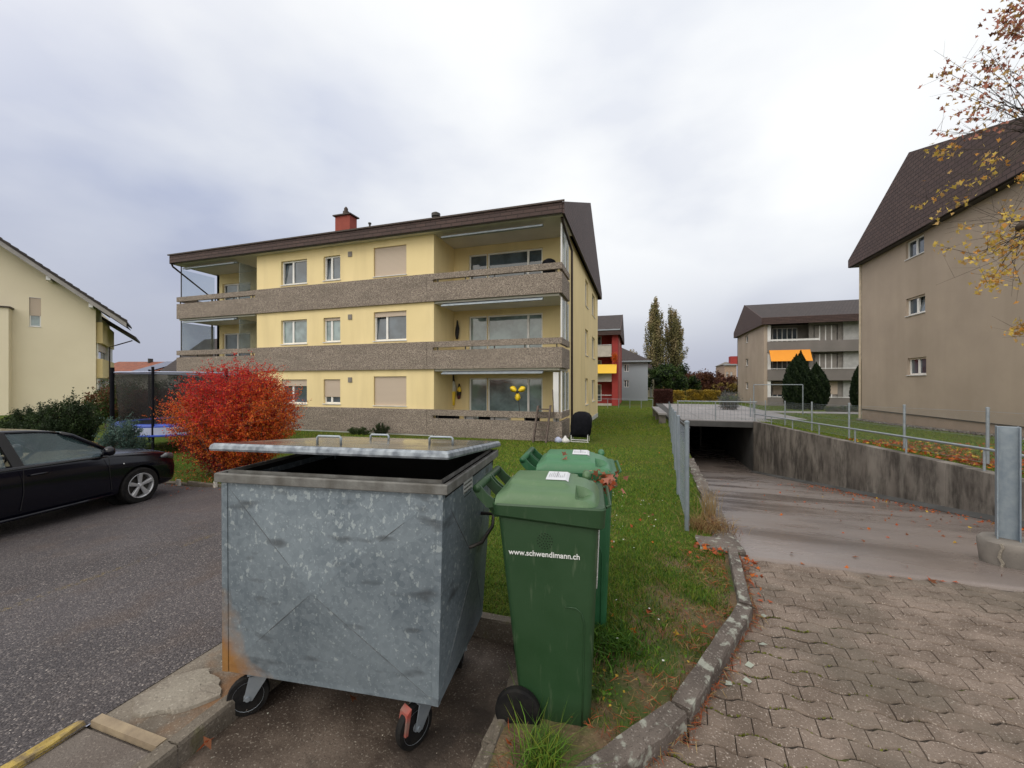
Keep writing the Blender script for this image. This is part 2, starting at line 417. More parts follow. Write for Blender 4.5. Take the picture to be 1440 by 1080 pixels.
# ---------- leaf meshes ----------
def leaf_obj(name, pts, size, mats, idx, parent=None, kind=None, aspect=.55, dirs=None, flat=None, lobes=False):
    n = len(pts); pts = np.asarray(pts, float); size = np.broadcast_to(np.asarray(size, float), (n,))
    a = rng.normal(size=(n,3)) if dirs is None else np.asarray(dirs, float)+rng.normal(size=(n,3))*.35
    if flat is not None: a[:,2] *= flat
    a /= np.linalg.norm(a, axis=1)[:,None]+1e-9
    b = rng.normal(size=(n,3))
    if flat is not None: b[:,2] *= flat
    b -= a*np.sum(a*b, axis=1)[:,None]; b /= np.linalg.norm(b, axis=1)[:,None]+1e-9
    c = np.cross(a, b)
    S = size[:,None]
    if lobes:                         # five-pointed leaf
        prof = [(-.5,0,0),(-.15,.16,.02),(-.25,.5,.08),(.1,.24,.03),(.5,0,-.05),(.1,-.24,.03),(-.25,-.5,.08),(-.15,-.16,.02)]
        V = np.stack([pts+a*S*u+b*S*w+c*S*q for u,w,q in prof], 1)
        k = 8; faces = [(0,1,7),(1,2,3),(1,3,4),(1,4,7),(7,4,5),(7,5,6)]
        fi = np.array(faces)
        loops = (fi[None]+np.arange(n)[:,None,None]*k).reshape(-1); nf = n*len(faces); vpf = 3; rep = len(faces)
    else:
        V = np.stack([pts-a*S*.5, pts+b*S*.5*aspect+c*S*.08, pts+a*S*.5, pts-b*S*.5*aspect+c*S*.08], 1)
        k = 4; loops = np.arange(n*4); nf = n; vpf = 4; rep = 1
    off = ORG[parent.name] if parent is not None else Vector((0,0,0))
    V = V.reshape(-1,3)-np.array([off.x,off.y,off.z])
    me = bpy.data.meshes.new(name)
    me.vertices.add(len(V)); me.vertices.foreach_set('co', V.astype(np.float32).ravel())
    me.loops.add(len(loops)); me.loops.foreach_set('vertex_index', loops.astype(np.int32))
    me.polygons.add(nf); me.polygons.foreach_set('loop_start', (np.arange(nf)*vpf).astype(np.int32))
    me.polygons.foreach_set('loop_total', np.full(nf, vpf, np.int32))
    for m_ in mats: me.materials.append(m_)
    me.polygons.foreach_set('material_index', np.repeat(np.asarray(idx, np.int32), rep))
    me.update(calc_edges=True); me.validate()
    o = link_mesh(name, me, parent)
    if kind: o['kind'] = kind
    return o
def blades(name, base, h, w, mats, idx, parent=None, kind='stuff', lean=.5):
    n = len(base); base = np.asarray(base, float); h = np.broadcast_to(h,(n,))[:,None]; w = np.broadcast_to(w,(n,))[:,None]
    th = rng.uniform(0, 2*np.pi, n); s = np.stack([np.cos(th), np.sin(th), np.zeros(n)],1)
    ln = rng.normal(size=(n,3))*lean; ln[:,2] = 0
    up = np.array([0,0,1.0])
    m1 = base+h*.55*(up+ln*.4); tip = base+h*(up*.9+ln)
    V = np.stack([base-s*w*.5, base+s*w*.5, m1+s*w*.4, m1-s*w*.4, tip],1).reshape(-1,3)
    off = ORG[parent.name] if parent is not None else Vector((0,0,0)); V = V-np.array([off.x,off.y,off.z])
    fi = [0,1,2,3, 3,2,4]
    loops = (np.array(fi)[None]+np.arange(n)[:,None]*5).ravel()
    ls = (np.array([0,4])[None]+np.arange(n)[:,None]*7).ravel(); lt = np.tile([4,3], n)
    me = bpy.data.meshes.new(name)
    me.vertices.add(len(V)); me.vertices.foreach_set('co', V.astype(np.float32).ravel())
    me.loops.add(len(loops)); me.loops.foreach_set('vertex_index', loops.astype(np.int32))
    me.polygons.add(2*n); me.polygons.foreach_set('loop_start', ls.astype(np.int32)); me.polygons.foreach_set('loop_total', lt.astype(np.int32))
    for m_ in mats: me.materials.append(m_)
    me.polygons.foreach_set('material_index', np.repeat(np.asarray(idx, np.int32), 2))
    me.update(calc_edges=True)
    o = link_mesh(name, me, parent)
    if kind: o['kind'] = kind
    return o
# ================= camera, sky, light =================
cam = bpy.data.cameras.new('camera'); camo = bpy.data.objects.new('camera', cam); COL.objects.link(camo)
cam.sensor_width = 36; cam.lens = 36*F/1440; cam.clip_end = 3000; cam.clip_start = .05
camo.location = (0,0,H); camo.rotation_euler = (R(90),0,YAW); scene.camera = camo
scene.view_settings.view_transform = 'Standard'; scene.view_settings.look = 'None'
scene.view_settings.gamma = 1; scene.view_settings.use_curve_mapping = False
scene.view_settings.exposure = 0.2
scene.render.resolution_x, scene.render.resolution_y = 1024, 768
scene.cycles.use_adaptive_sampling = True; scene.cycles.use_denoising = True; scene.cycles.max_bounces = 6
scene.cycles.transparent_max_bounces = 12; scene.cycles.caustics_reflective = False; scene.cycles.caustics_refractive = False

W = bpy.data.worlds.new('World'); scene.world = W; W.use_nodes = True
nt = W.node_tree; bg = nt.nodes['Background']
SUN_EL, SUN_AZ = R(48), R(205)      # veiled sun high behind the left shoulder
sky = nt.nodes.new('ShaderNodeTexSky'); sky.sky_type = 'NISHITA'; sky.sun_disc = False
sky.sun_elevation = SUN_EL; sky.sun_rotation = SUN_AZ; sky.air_density = 1.5; sky.dust_density = 4
tc = nt.nodes.new('ShaderNodeTexCoord'); dirv = tc.outputs['Generated']
sp = nt.nodes.new('ShaderNodeSeparateXYZ'); nt.links.new(dirv, sp.inputs[0])
el = mth(nt, 'MAXIMUM', sp.outputs[2], 0)
base = ramp(nt, el, [(0,(.40,.42,.50)),(.12,(.36,.385,.485)),(.35,(.41,.45,.58)),(.62,(.52,.56,.68)),(1,(.62,.64,.72))])
def lobe(v, k0, k1):
    v = Vector(v).normalized(); d = nt.nodes.new('ShaderNodeVectorMath'); d.operation = 'DOT_PRODUCT'
    nt.links.new(dirv, d.inputs[0]); d.inputs[1].default_value = v
    mr = nt.nodes.new('ShaderNodeMapRange'); mr.interpolation_type = 'SMOOTHSTEP'; mr.inputs[1].default_value = k0; mr.inputs[2].default_value = k1
    nt.links.new(d.outputs['Value'], mr.inputs[0]); return mr.outputs[0]
def cdir(px, py):
    x, y = c2w((px-720)/F, 1); return (x, y, (540-py)/F)
mp = nt.nodes.new('ShaderNodeMapping'); mp.inputs['Scale'].default_value = (1.0,1.0,2.1); nt.links.new(dirv, mp.inputs[0])
cl = noise(nt, mp.outputs[0], 1.5, 6, .5)
cl2 = noise(nt, mp.outputs[0], 3.2, 3, .45)
bright = mth(nt,'MULTIPLY', lobe(cdir(850,60), .74, .985), .9)
bright = mth(nt,'ADD', bright, mth(nt,'MULTIPLY', lobe(cdir(1330,110), .90, .995), .45), clamp=True)
clm = ramp(nt, mth(nt,'ADD',mth(nt,'MULTIPLY',cl,.7),mth(nt,'MULTIPLY',cl2,.3)), [(.42,0),(.60,1)])
hi = nt.nodes.new('ShaderNodeMapRange'); hi.inputs[1].default_value = .05; hi.inputs[2].default_value = .40; nt.links.new(el, hi.inputs[0])
c1 = mix(nt, mth(nt,'MULTIPLY',mth(nt,'MULTIPLY',clm,.8),hi.outputs[0]), base, (.76,.78,.81))
c2 = mix(nt, mth(nt,'MULTIPLY', ramp(nt, cl2, [(.4,0),(.6,1)]), .14), c1, (.36,.39,.50))
bright = mth(nt,'MULTIPLY', bright, mth(nt,'ADD', mth(nt,'MULTIPLY',clm,.40), .60))
c3 = mix(nt, bright, c2, (.88,.89,.89))
back = lobe((-.1,-1,.9), -.1, .8)    # unseen bright sky added behind the viewpoint to lift the facing walls
c4 = mix(nt, back, c3, (1.25,1.2,1.12))
nt.links.new(mix(nt, 1.0, c4, mix(nt, 1.0, sky.outputs[0], (.006,.006,.006), 'MULTIPLY'), 'ADD'), bg.inputs['Color'])
bg.inputs['Strength'].default_value = 1.0
sl = bpy.data.lights.new('sun','SUN'); so = bpy.data.objects.new('sun', sl); COL.objects.link(so)
sl.energy = .8; sl.angle = R(30); sl.color = (1,.955,.89)
az = SUN_AZ
sd = Vector((math.sin(az)*math.cos(SUN_EL), math.cos(az)*math.cos(SUN_EL), math.sin(SUN_EL)))
so.rotation_euler = sd.to_track_quat('Z','Y').to_euler(); so.location = (0,0,30)

# ================= ground =================
def grid_sheet(name, material, xs, ys, zf, skip=None, warp=None):
    mb = MB(); idx = {}
    for i, x in enumerate(xs):
        for j, y in enumerate(ys):
            X = warp(x, y) if warp else x
            idx[i,j] = len(mb.v); mb.v.append((X, y, zf(X, y)))
    for i in range(len(xs)-1):
        for j in range(len(ys)-1):
            if skip and skip((xs[i]+xs[i+1])/2, (ys[j]+ys[j+1])/2): continue
            mb.f.append((idx[i,j], idx[i+1,j], idx[i+1,j+1], idx[i,j+1])); mb.m.append(0)
    return struct(mb.build(name, material, recalc=False, smooth=True))
def warp(x, y):
    if x <= -2 or x >= RX: return x
    s = rampL(y)-.95
    return x+s*((x+2)/2.95 if x < .95 else (RX-x)/(RX-.95))
xs = [-900,-300,-120,-60,-40,-30,-24,-20,-17,-14.5,-12.5,-11,-10,-9,-8,-7,-6,-5,-4,-3.3,-2.63,-2,-1.3,-.62,-.1,.4,.95,2,3,4,5,RX,6.3,7,8,10,12,15,20,26,34,50,90,200,900]
ys = [-900,-100,-20,-6,-2,0,1,2,2.72,3.3,3.9,4.43,5.2,5.96,6.6,7.4,8.4,9.5,11,12.5,14,15.5,17,19,21.5,24.2,27,30,34,38,43,50,60,80,120,250,900]
def nogo(x, y):
    if .95 < x < RX and 4.43 < y < 43: return True        # ramp and the garage below
    if x < -2.63 and y < 5.96: return x > -60 and y > -20   # car park
    if -2.63 < x < -.62 and y < 2.72: return y > -20
    if x > -.62 and y < 4.43: return y > -20
    return False
grid_sheet('lawn', MT['lawn'], xs, ys, g, nogo, warp)
grid_sheet('car_park', MT['asphalt'], [-60,-40,-25,-15,-11,-8.77,-7,-5.5,-4,-3.3,-2.62], [-20,-6,-2,0,1,2,3,4,5,5.4,5.96], lambda x,y: lotz(x) if y < 6 else g(x,y))
# lawn tip between the two kerbs
KO = [(-.70,1.12),(-.62,1.36),(-.15,1.72),(.222,2.13),(.786,3.325),(.916,4.43)]     # outer kerb line
KI = [(-.80,1.22),(-.72,1.46),(-.24,1.80),(.135,2.20),(.672,3.33),(.81,4.43)]
def kx(y, K): return lerpt(y, [(b,a) for a,b in K])
mb = MB(); rows = 27
for j in range(rows+1):
    y = 1.3+(4.56-1.3)*j/rows; x0, x1 = -.63, max(-.62, kx(y, KI)+.04)
    for i in range(9):
        x = x0+(x1-x0)*i/8
        mb.v.append((x, y, g(x,y)-.012+.012*math.sin(x*23+y*7)*math.sin(y*17)))
for j in range(rows):
    for i in range(8):
        a = j*9+i; mb.f.append((a,a+1,a+10,a+9)); mb.m.append(0)
def m_edge():
    m, nt, b = nodes('soil_fading_to_grass')
    v = coord(nt, world=True); s = nt.nodes.new('ShaderNodeSeparateXYZ'); nt.links.new(v, s.inputs[0])
    n = noise(nt, v, 3.0, 5)
    soil = mix(nt, ramp(nt, noise(nt, v, 14, 6), [(.35,0),(.65,1)]), (.10,.062,.036), (.17,.115,.065))
    soil = mix(nt, ramp(nt, noise(nt, v, 70, 2), [(.6,0),(.68,.7)]), soil, (.26,.19,.11))
    gr_ = mix(nt, noise(nt, v, 30, 4), (.035,.07,.01), (.08,.11,.02))
    f = ramp(nt, n, [(.44,0),(.58,1)])
    nt.links.new(mix(nt, f, soil, gr_), b.inputs['Base Color']); b.inputs['Roughness'].default_value = .95
    bumpn(nt, b, noise(nt, v, 50, 5), 1, .015); return m
MT['edge'] = m_edge()
struct(mb.build('lawn_edge_soil', MT['edge'], smooth=True, recalc=False))
# car park markings, worn yellow paint
def m_worn(name, col, lo, hi, sc=14):
    m, nt, b = nodes(name); v = coord(nt, world=True)
    nt.links.new(mix(nt, noise(nt,v,20,3), col, tuple(k*.6 for k in col)), b.inputs['Base Color']); b.inputs['Roughness'].default_value = .8
    al = mth(nt,'MULTIPLY', ramp(nt, noise(nt, v, sc, 6, .7), [(lo,0),(hi,1)]), ramp(nt, noise(nt, v, 1.1, 3), [(.42,0),(.6,1)]))
    nt.links.new(al, b.inputs['Alpha']); return m
MT['worn'] = m_worn('worn_yellow_paint', (.42,.30,.07), .52, .66, 30)
grid_sheet('parking_bay_marking', MT['worn'], [-5.06,-4.96], [0,1,2,3,4,5,5.8], lambda x,y: lotz(x)+.005)
# strip between car park and bin pad
def rough_block(mb, p0, p1, w, z0, z1, seg=6, jit=.004, mi=0, cross=3):
    p0, p1 = Vector((*p0,0)), Vector((*p1,0)); d = (p1-p0); n = Vector((-d.y,d.x,0)).normalized()*w/2
    rings = []
    for i in range(seg+1):
        c = p0+d*i/seg
        prof = [(-1,z0),(-1,z1-.015),(-.85,z1)]+[(-.85+1.7*k/cross,z1) for k in range(1,cross)]+[(.85,z1),(1,z1-.015),(1,z0)]
        rings.append([c+n*a+Vector((rnd.gauss(0,jit),rnd.gauss(0,jit),z+(rnd.gauss(0,jit*.7) if z > z0 else 0))) for a,z in prof])
    mb.loft(rings, True, True, mi)
mb = MB()
for y0,y1 in ((-1,.15),(.17,1.27)):
    mb.box(-2.635,-2.14,y0,y1,-.2,-.012)
struct(mb.build('tarmac_strip', MT['strip_as']))
mb = MB(); mb.box(-2.635,-2.14,1.34,2.9,-.2,-.004)
struct(mb.build('concrete_strip', MT['strip']))
mb = MB()
n = 26
cx, cy = -2.40, 1.56
ring0 = []; ring1 = []
for i in range(n):
    a = 2*math.pi*i/n; k = 1+.10*math.sin(3*a+1)+.07*math.sin(7*a)+rnd.uniform(-.05,.05)
    x, y = cx+math.cos(a)*.20*k, cy+math.sin(a)*.17*k
    x, y = cx+(x-cx)*1.0+(y-cy)*.25, y
    ring0.append((x,y,-.02)); ring1.append((cx+(x-cx)*.95, cy+(y-cy)*.95, .014+rnd.uniform(-.004,.004)))
mb.loft([ring0, ring1, [(cx+(p[0]-cx)*.5, cy+(p[1]-cy)*.5, .018+rnd.uniform(-.003,.003)) for p in ring1]])
struct(mb.build('mortar_patch', MT['lightconc']))
mb = MB()
for y0,y1 in ((-1,.3),(.31,1.32),(1.33,2.34),(2.35,2.9)): rough_block(mb, (-2.10,y0), (-2.10,y1), .08, -.2, .012, 8, .003)
struct(mb.build('pad_kerb', MT['kerb_dk']))
mb = MB()
for y0,y1 in ((.2,.95),(.96,1.75),(1.76,2.6)): rough_block(mb, (-.665,y0), (-.665,y1), .07, -.2, .025, 8, .004)
rough_block(mb, (-2.04,2.69), (-.68,2.69), .07, -.2, .045, 12, .003)
struct(mb.build('pad_edging', MT['kerb_dk']))
mb = MB(); rough_block(mb, (-2.655,.1), (-2.655,1.27), .06, -.2, .012, 10, .004)
MT['ykerb'] = m_patch('yellow_painted_kerb', (.46,.34,.09), (.34,.25,.08), (.26,.21,.13), 40, stain=((.14,.11,.08),9,.85))
struct(mb.build('yellow_painted_kerb', MT['ykerb']))
mb = MB(); rough_block(mb, (-2.63,1.305), (-2.14,1.305), .042, -.05, .018, 6, .002)
mb = MB(); mb = MB(); mb.box(-2.66,-2.06,-1,2.9,-.3,-.03); struct(mb.build('strip_bedding', MT['strip_as'])); mb = MB(); mb.hexa([(-2.625,1.285,-.02),(-2.14,1.285,-.02),(-2.14,1.333,-.02),(-2.625,1.333,-.02)],[(-2.62,1.287,.012),(-2.145,1.287,.010),(-2.145,1.331,.012),(-2.62,1.331,.014)])
o = mb.build('wooden_batten', mat('pale_wood', (.33,.26,.17), (.22,.17,.115), 9, .8, bump=.4, bscale=60))
tag(o, 'pale wooden batten lying across the concrete strip left of the metal container', 'batten')
grid_sheet('bin_pad', MT['pad'], [-2.06,-1.8,-1.5,-1.2,-.9,-.69], [-1,0,.7,1.1,1.5,1.9,2.3,2.66], lambda x,y: -.10+.004*math.sin(x*9+y*5))
# kerb round the lawn
mb = MB()
CKp = [((a[0]+b[0])/2, (a[1]+b[1])/2) for a,b in zip(KO,KI)]
def seg(p, q, w, e=.006, n_=10, z1=.10):
    p, q = Vector(p), Vector(q); d = (q-p).normalized()*e
    rough_block(mb, p+d, q-d, w, -.12, z1, n_, .0028, cross=4)
seg((-1.05,.80),(-.42,1.40),.115,z1=.07)
seg((-.41,1.41),(.185,2.150),.112); seg((.195,2.165),(.734,3.28),.10); seg((.745,3.31),(.876,4.40),.085)
struct(mb.build('kerb', MT['kerb']))
# concrete apron beside the head of the ramp, and the rough edge running down it
mb = MB(); rough_block(mb, (.60,4.62), (1.0,4.62), .36, -.2, .055, 5, .01)
for a in range(5):
    y0 = 4.82+a*1.2; rough_block(mb, (rampL(y0)-.07,y0), (rampL(y0+1.18)-.07,y0+1.18), .18, -.4, g(.9,y0)+.02, 6, .012)
struct(mb.build('ramp_edge_kerb', MT['kerb']))

# pavers: interlocking wavy stones, one mesh
mb = MB(); PX, PY = .205, .116
def wave(x):
    t = (x/PX) % 1.0
    a = .0125
    if t < .30: return -a
    if t < .48: return -a+2*a*(t-.30)/.18
    if t < .80: return a
    return a-2*a*(t-.80)/.20
for j in range(-12, 39):
    yb = 4.40-(j+1)*PY
    for i in range(-6, 48):
        xb = -.9+i*PX+(PX/2 if j % 2 else 0)
        if xb+PX*.92 < kx(min(max(yb+.06,1.2),4.4), KO) or yb < -.6 or yb > 4.32: continue
        ts = [0,.15,.30,.48,.64,.80,.9,1.0]
        low = [(xb+t*PX, yb+wave(xb+t*PX)) for t in ts]
        up = [(xb+t*PX+.010, yb+PY+wave(xb+t*PX+.010)) for t in ts][::-1]
        o_ = low+up; cx_ = sum(p[0] for p in o_)/len(o_); cy_ = sum(p[1] for p in o_)/len(o_)
        tz = rnd.gauss(0,.0018); ta, tb = rnd.gauss(0,.010), rnd.gauss(0,.022)
        def ring(inset, z):
            r_ = []
            for (x,y) in o_:
                dx, dy = x-cx_, y-cy_
                sx = max(0,abs(dx)-inset*.34)*(1 if dx>0 else -1); sy = max(0,abs(dy)-inset*1.25)*(1 if dy>0 else -1)
                r_.append((cx_+sx, cy_+sy, z+tz+ta*dx+tb*dy))
            return r_
        mb.loft([ring(.004,-.04), ring(.004,-.008), ring(.009,0)], True, False)
        k = len(mb.v); mb.f.append(tuple(range(k-16,k))); mb.m.append(0)
struct(mb.build('paving', MT['paver'], recalc=False))
grid_sheet('paving_bed', MT['joint'], [-.03,.2,.5,1,2,3,5,9,20], [-20,-2,0,.8,1.12,1.36,1.72,2.13,2.7,3.325,3.9,4.43], lambda x,y: -.013 if x > 1.3 else -.009, None, lambda x,y: x+kx(y, KO))
# ramp
def rz(y):
    return 0 if y < 4.4 else (-(y-4.4)**2*.0775 if y < 5.4 else -.0775-(y-5.4)*.155)
mb = MB(); yy = [4.402,4.405,4.5,4.6,4.7,4.8,4.9,5.0,5.1,5.2,5.3,5.45,5.7,6,7,8,10,12,14,17,20,24.2,30,44]
for y in yy:
    zz = rz(min(y,24.2)) if y > 4.403 else -.06; L = rampL(y)
    for i in range(7):
        x = L-.02+(RX+.05-L)*i/6; mb.v.append((x,y,zz+.006))
for j in range(len(yy)-1):
    for i in range(6):
        a = j*7+i; mb.f.append((a,a+1,a+8,a+7)); mb.m.append(0)
struct(mb.build('ramp', MT['ramp'], recalc=False, smooth=True))
mb = MB(); mb.box(RX,22,-4,4.43,-.2,.0); struct(mb.build('paved_edge', MT['conc']))

# retaining walls (things)
t = thing('retaining_wall', 'long stained concrete retaining wall on the right of the garage ramp', 'wall', (RX,14,0))
mb = MB()
segs = [3.2,5.0,7.6,10.2,13.0,16.2,20.0,24.2]
def topz(y): return gr(y)
for a,b in zip(segs, segs[1:]):
    e = .006
    mb.hexa([(RX,a+e,rz(a)-.6),(RX+.24,a+e,rz(a)-.6),(RX+.24,b-e,rz(b)-.6),(RX,b-e,rz(b)-.6)],
            [(RX,a+e,topz(a)+.02),(RX+.24,a+e,topz(a)+.02),(RX+.24,b-e,topz(b)+.02),(RX,b-e,topz(b)+.02)])
mb.build('wall_panel', MT['wall'], t, bevel=.012)
mb = MB()                                       # gutter at the foot, full of leaves
mb.hexa([(RX-.16,6,rz(6)-.2),(RX,6,rz(6)-.2),(RX,24.2,rz(24.2)-.2),(RX-.16,24.2,rz(24.2)-.2)],
        [(RX-.16,6,rz(6)+.02),(RX,6,rz(6)+.09),(RX,24.2,rz(24.2)+.09),(RX-.16,24.2,rz(24.2)+.02)])
mb.build('wall_footing', MT['conc_dark'], t)
mb = MB()
for a,b in zip([4.9,8,12,16,20], [8,12,16,20,24.2]):
    xa, xb = rampL(a), rampL(b)
    mb.hexa([(xa-.2,a,rz(a)-.6),(xa,a,rz(a)-.6),(xb,b,rz(b)-.6),(xb-.2,b,rz(b)-.6)],
            [(xa-.2,a,g(.9,a)),(xa,a,g(.9,a)),(xb,b,g(.9,b)),(xb-.2,b,g(.9,b))])
o = mb.build('retaining_wall', MT['wall']); tag(o, 'concrete retaining wall under the wire fence on the left of the ramp', 'wall')
# garage
t = thing('underground_garage', 'dark entrance of the underground garage below the pale slab roof', 'garage', (4,24.2,-3))
LX = rampL(24.2)
mb = MB(); mb.box(LX-.3,RX+3.2,24.2,24.6,-.62,-.33); mb.box(LX-.3,RX+3.2,24.6,43,-.6,-.30-.02)
mb.build('roof_slab', MT['conc_dark'], t)
mb = MB()
for i in range(6):
    for j in range(9):
        x0 = 2.28+i*1.12; y0 = 24.22+j*2.1
        if i >= 4 and j < 1: continue
        mb.box(x0+.01,x0+1.11,y0+.01,y0+2.09,-.33,-.285+.0*i)
mb.build('slab_tiles', MT['conc_far'], t)
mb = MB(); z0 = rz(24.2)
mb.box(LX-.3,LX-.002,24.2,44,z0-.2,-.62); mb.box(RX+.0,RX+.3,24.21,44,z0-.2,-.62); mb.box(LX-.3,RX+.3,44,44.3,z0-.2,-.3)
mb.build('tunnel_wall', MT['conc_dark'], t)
mb = MB()
for x in (3.0,4.4): mb.box(x,x+.08,33,33.08,z0,-.62)
mb.box(LX,RX,33,33.06,z0+1.9,z0+2.0)
mb.build('inner_gate', MT['darkmetal'], t)
# ================= windows and buildings =================
def window(P, par, a0,a1,z0,z1, cas=2, shut=0.0, glass=None, sill=True, split=None, tilt=False, d=.13, door=False):
    glass = glass or MT['glass']; fw = .068
    zt = z1-(z1-z0)*shut
    mb = MB()
    def bar(x0,x1,y0,y1,dd=0): mb.fbox(P, x0,x1, d-.03+dd, d+.05, y0,y1)
    bar(a0,a1,z1-fw,z1); bar(a0,a1,z0,z0+fw); bar(a0,a0+fw,z0+fw,z1-fw); bar(a1-fw,a1,z0+fw,z1-fw)
    cuts = split or [a0+(a1-a0)*k/cas for k in range(1,cas)]
    for c_ in cuts: bar(c_-.045,c_+.045,z0+fw,z1-fw,-.01)
    fr = mb.build('window', MT['frame'], par)
    edges = [a0+fw]+[v for c_ in cuts for v in (c_-.045,c_+.045)]+[a1-fw]
    if shut < .99:
        for k in range(len(edges)//2):
            m2 = MB(); x0, x1 = edges[2*k], edges[2*k+1]
            tl = .10 if (tilt and k == 0) else 0
            m2.hexa([P(x0,d+.005,z0+fw),P(x1,d+.005,z0+fw),P(x1,d+.03,z0+fw),P(x0,d+.03,z0+fw)],
                    [P(x0,d+.005+tl,z1-fw),P(x1,d+.005+tl,z1-fw),P(x1,d+.03+tl,z1-fw),P(x0,d+.03+tl,z1-fw)])
            m2.build('pane', glass, fr)
    if shut > 0:
        m2 = MB(); m2.fbox(P, a0+.015,a1-.015, d-.065,d-.04, zt, z1-.002); m2.build('roller_shutter', MT['shutter'], fr)
    if sill:
        m2 = MB(); m2.fbox(P, a0-.03,a1+.03, -.04,d, z0-.035,z0-.002); m2.build('sill', MT['plastic_w'], fr)
    return fr
def gable_roof(par, x0,x1, y0,yr,y1, ze,zr, tile, th=.18, ends=(True,True), mat_end=None, zb=None, fascia=None, fz=.65):
    """ridge along x; front eave y0, ridge yr, back eave y1"""
    mb = MB()
    mb.hexa([(x0,y0,ze-th),(x1,y0,ze-th),(x1,yr,zr-th),(x0,yr,zr-th)], [(x0,y0,ze),(x1,y0,ze),(x1,yr,zr),(x0,yr,zr)])
    mb.hexa([(x0,yr,zr-th),(x1,yr,zr-th),(x1,y1,ze-th),(x0,y1,ze-th)], [(x0,yr,zr),(x1,yr,zr),(x1,y1,ze),(x0,y1,ze)])
    rf = mb.build('roof', tile, par)
    if mat_end:
        mb = MB()
        for k, xx in enumerate((x0,x1)):
            if not ends[k]: continue
            s = .08 if k else -.08
            pts = [(xx,y0,zb),(xx,y1,zb),(xx,y1,ze+.02),(xx,yr,zr+.03),(xx,y0,ze+.02)]
            mb = MB(); mb.prism(pts, (s,0,0)); mb.build('gable_cladding', mat_end, par)
    if fascia:
        mb = MB(); mb.box(x0,x1,y0-.05,y0-.002,zb,ze+.03); mb.build('fascia', fascia, par); mb = MB(); mb.box(x0,x1,y1+.002,y1+.05,zb,ze+.03)
        mb.build('fascia', fascia, par)
    return rf

# ---- yellow apartment block ----
XR, YF = -2.68, 14.57; XL = -22.75; YB = 29.3; LD = 2.0
xa = onY(608.4,400,YF)[0]; xb = onY(358.5,400,YF)[0]     # loggia edges: right / left
yb_ = thing('apartment_building', 'yellow three storey apartment block with pebbled concrete bands and brown shingle roof', 'building', (XR,YF,-.43))
fl = [-.33, 2.42, 5.18]
Pf = facade('-y', YF+.10); Pb = facade('-y', YF)
def wz(px0,px1,py0,py1,P=YF+.10):
    x0, z1 = onY(px0,py0,P); x1, _ = onY(px1,(py0+py1)/2,P); _, z0 = onY(px0,py1,P); return x0,x1,z0,z1
W3 = [wz(395.3,431.6,368,401.5), wz(455,478.5,361,395), wz(525.5,571.5,349,389.5)]
hol = []
cfg = {2:[(0,True),(0,True),(1,False)], 1:[(.03,False),(.12,False),(.17,True)], 0:[(.27,False),(.72,False),(1,False)]}
for f_ in range(3):
    for k,(a0,a1,z0,z1) in enumerate(W3):
        dz = -2.755*(2-f_)
        hol.append((a0,a1,z0+dz,z1+dz,f_,k))
mb = MB(); wall_holes(mb, Pf, xb,xa,-.7,7.9,hol); 
# gable walls, back, loggia walls, core
LY = YF+LD
sidewin = []
for (p0,p1,t0,t1) in ((826.2,830.0,391,428.5),(835.3,839.2,411,441.5)):
    y0,_ = onX(p0,400,XR+.0); y1,_ = onX(p1,400,XR); _,z1 = onX(p0,t0,XR); _,z0 = onX(p0,t1,XR)
    for f_ in range(3): sidewin.append((y0,y1,z0-2.755*(2-f_),z1-2.755*(2-f_)))
wall_holes(mb, facade('+x', XR-.12), LY,YB,-.7,8.0,sidewin)
mb.box(XR-.42,XR-.36,LY+.3,YB-.1,-.7,8.0)
mb.box(XL+.12,XL+.3,LY,YB,-.7,8.0); mb.box(XL+.12,XR-.36,YB-.2,YB,-.7,8.0)
mb.box(xa-.25,xa,YF+.101,LY,-.7,7.9); mb.box(xb,xb+.25,YF+.101,LY,-.7,7.9)
mb.box(xb+.3,xa-.3,YF+.5,YF+.56,-.7,7.9)
PL = facade('-y', LY)
# loggia windows: door + large + narrow
LWr = []
def lw(px0,px1,py0,f_): 
    x0,z1 = onY(px0,py0,LY); x1,_ = onY(px1,py0,LY); return x0,x1,fl[f_]+.05,z1
for f_ in range(3):
    xd0 = onY(659,400,LY)[0]; xd1 = onY(685,400,LY)[0]; xw1 = onY(763,400,LY)[0]
    z1 = onY(763,347.5,LY)[1]-2.755*(2-f_)
    LWr.append((xd0,xd1,fl[f_]+.06,z1)); LWr.append((xd1+.003,xw1,fl[f_]+.62,z1))
LWl = []
for f_ in range(3):
    x0 = onY(313,400,LY)[0]; x1 = onY(352,400,LY)[0]
    LWl.append((x0,x1,fl[f_]+.06,fl[f_]+2.1))
wall_holes(mb, PL, xa,XR-.12,-.7,7.9,LWr); wall_holes(mb, PL, XL+.12,xb,-.7,7.9,LWl)
mb.build('wall', MT['render_y'], yb_)
mb = MB(); mb.box(XL+.35,xb-.1,LY+.4,LY+.45,-.6,7.8); mb.build('curtain', MT['curtain'], yb_); mb = MB(); mb.box(xa+.1,XR-.5,LY+.4,LY+.45,-.6,7.8)
mb.build('curtain', MT['curtain'], yb_)
for (a0,a1,z0,z1,f_,k) in hol:
    s_, tl = cfg[f_][k]
    window(Pf, yb_, a0,a1,z0,z1, 2 if k != 2 or f_ == 1 else 2, s_, MT['glass_curt'] if (f_ == 1 and k < 2) else MT['glass'], tilt=tl, split=[a0+(a1-a0)*(.42 if k < 2 else .38)])
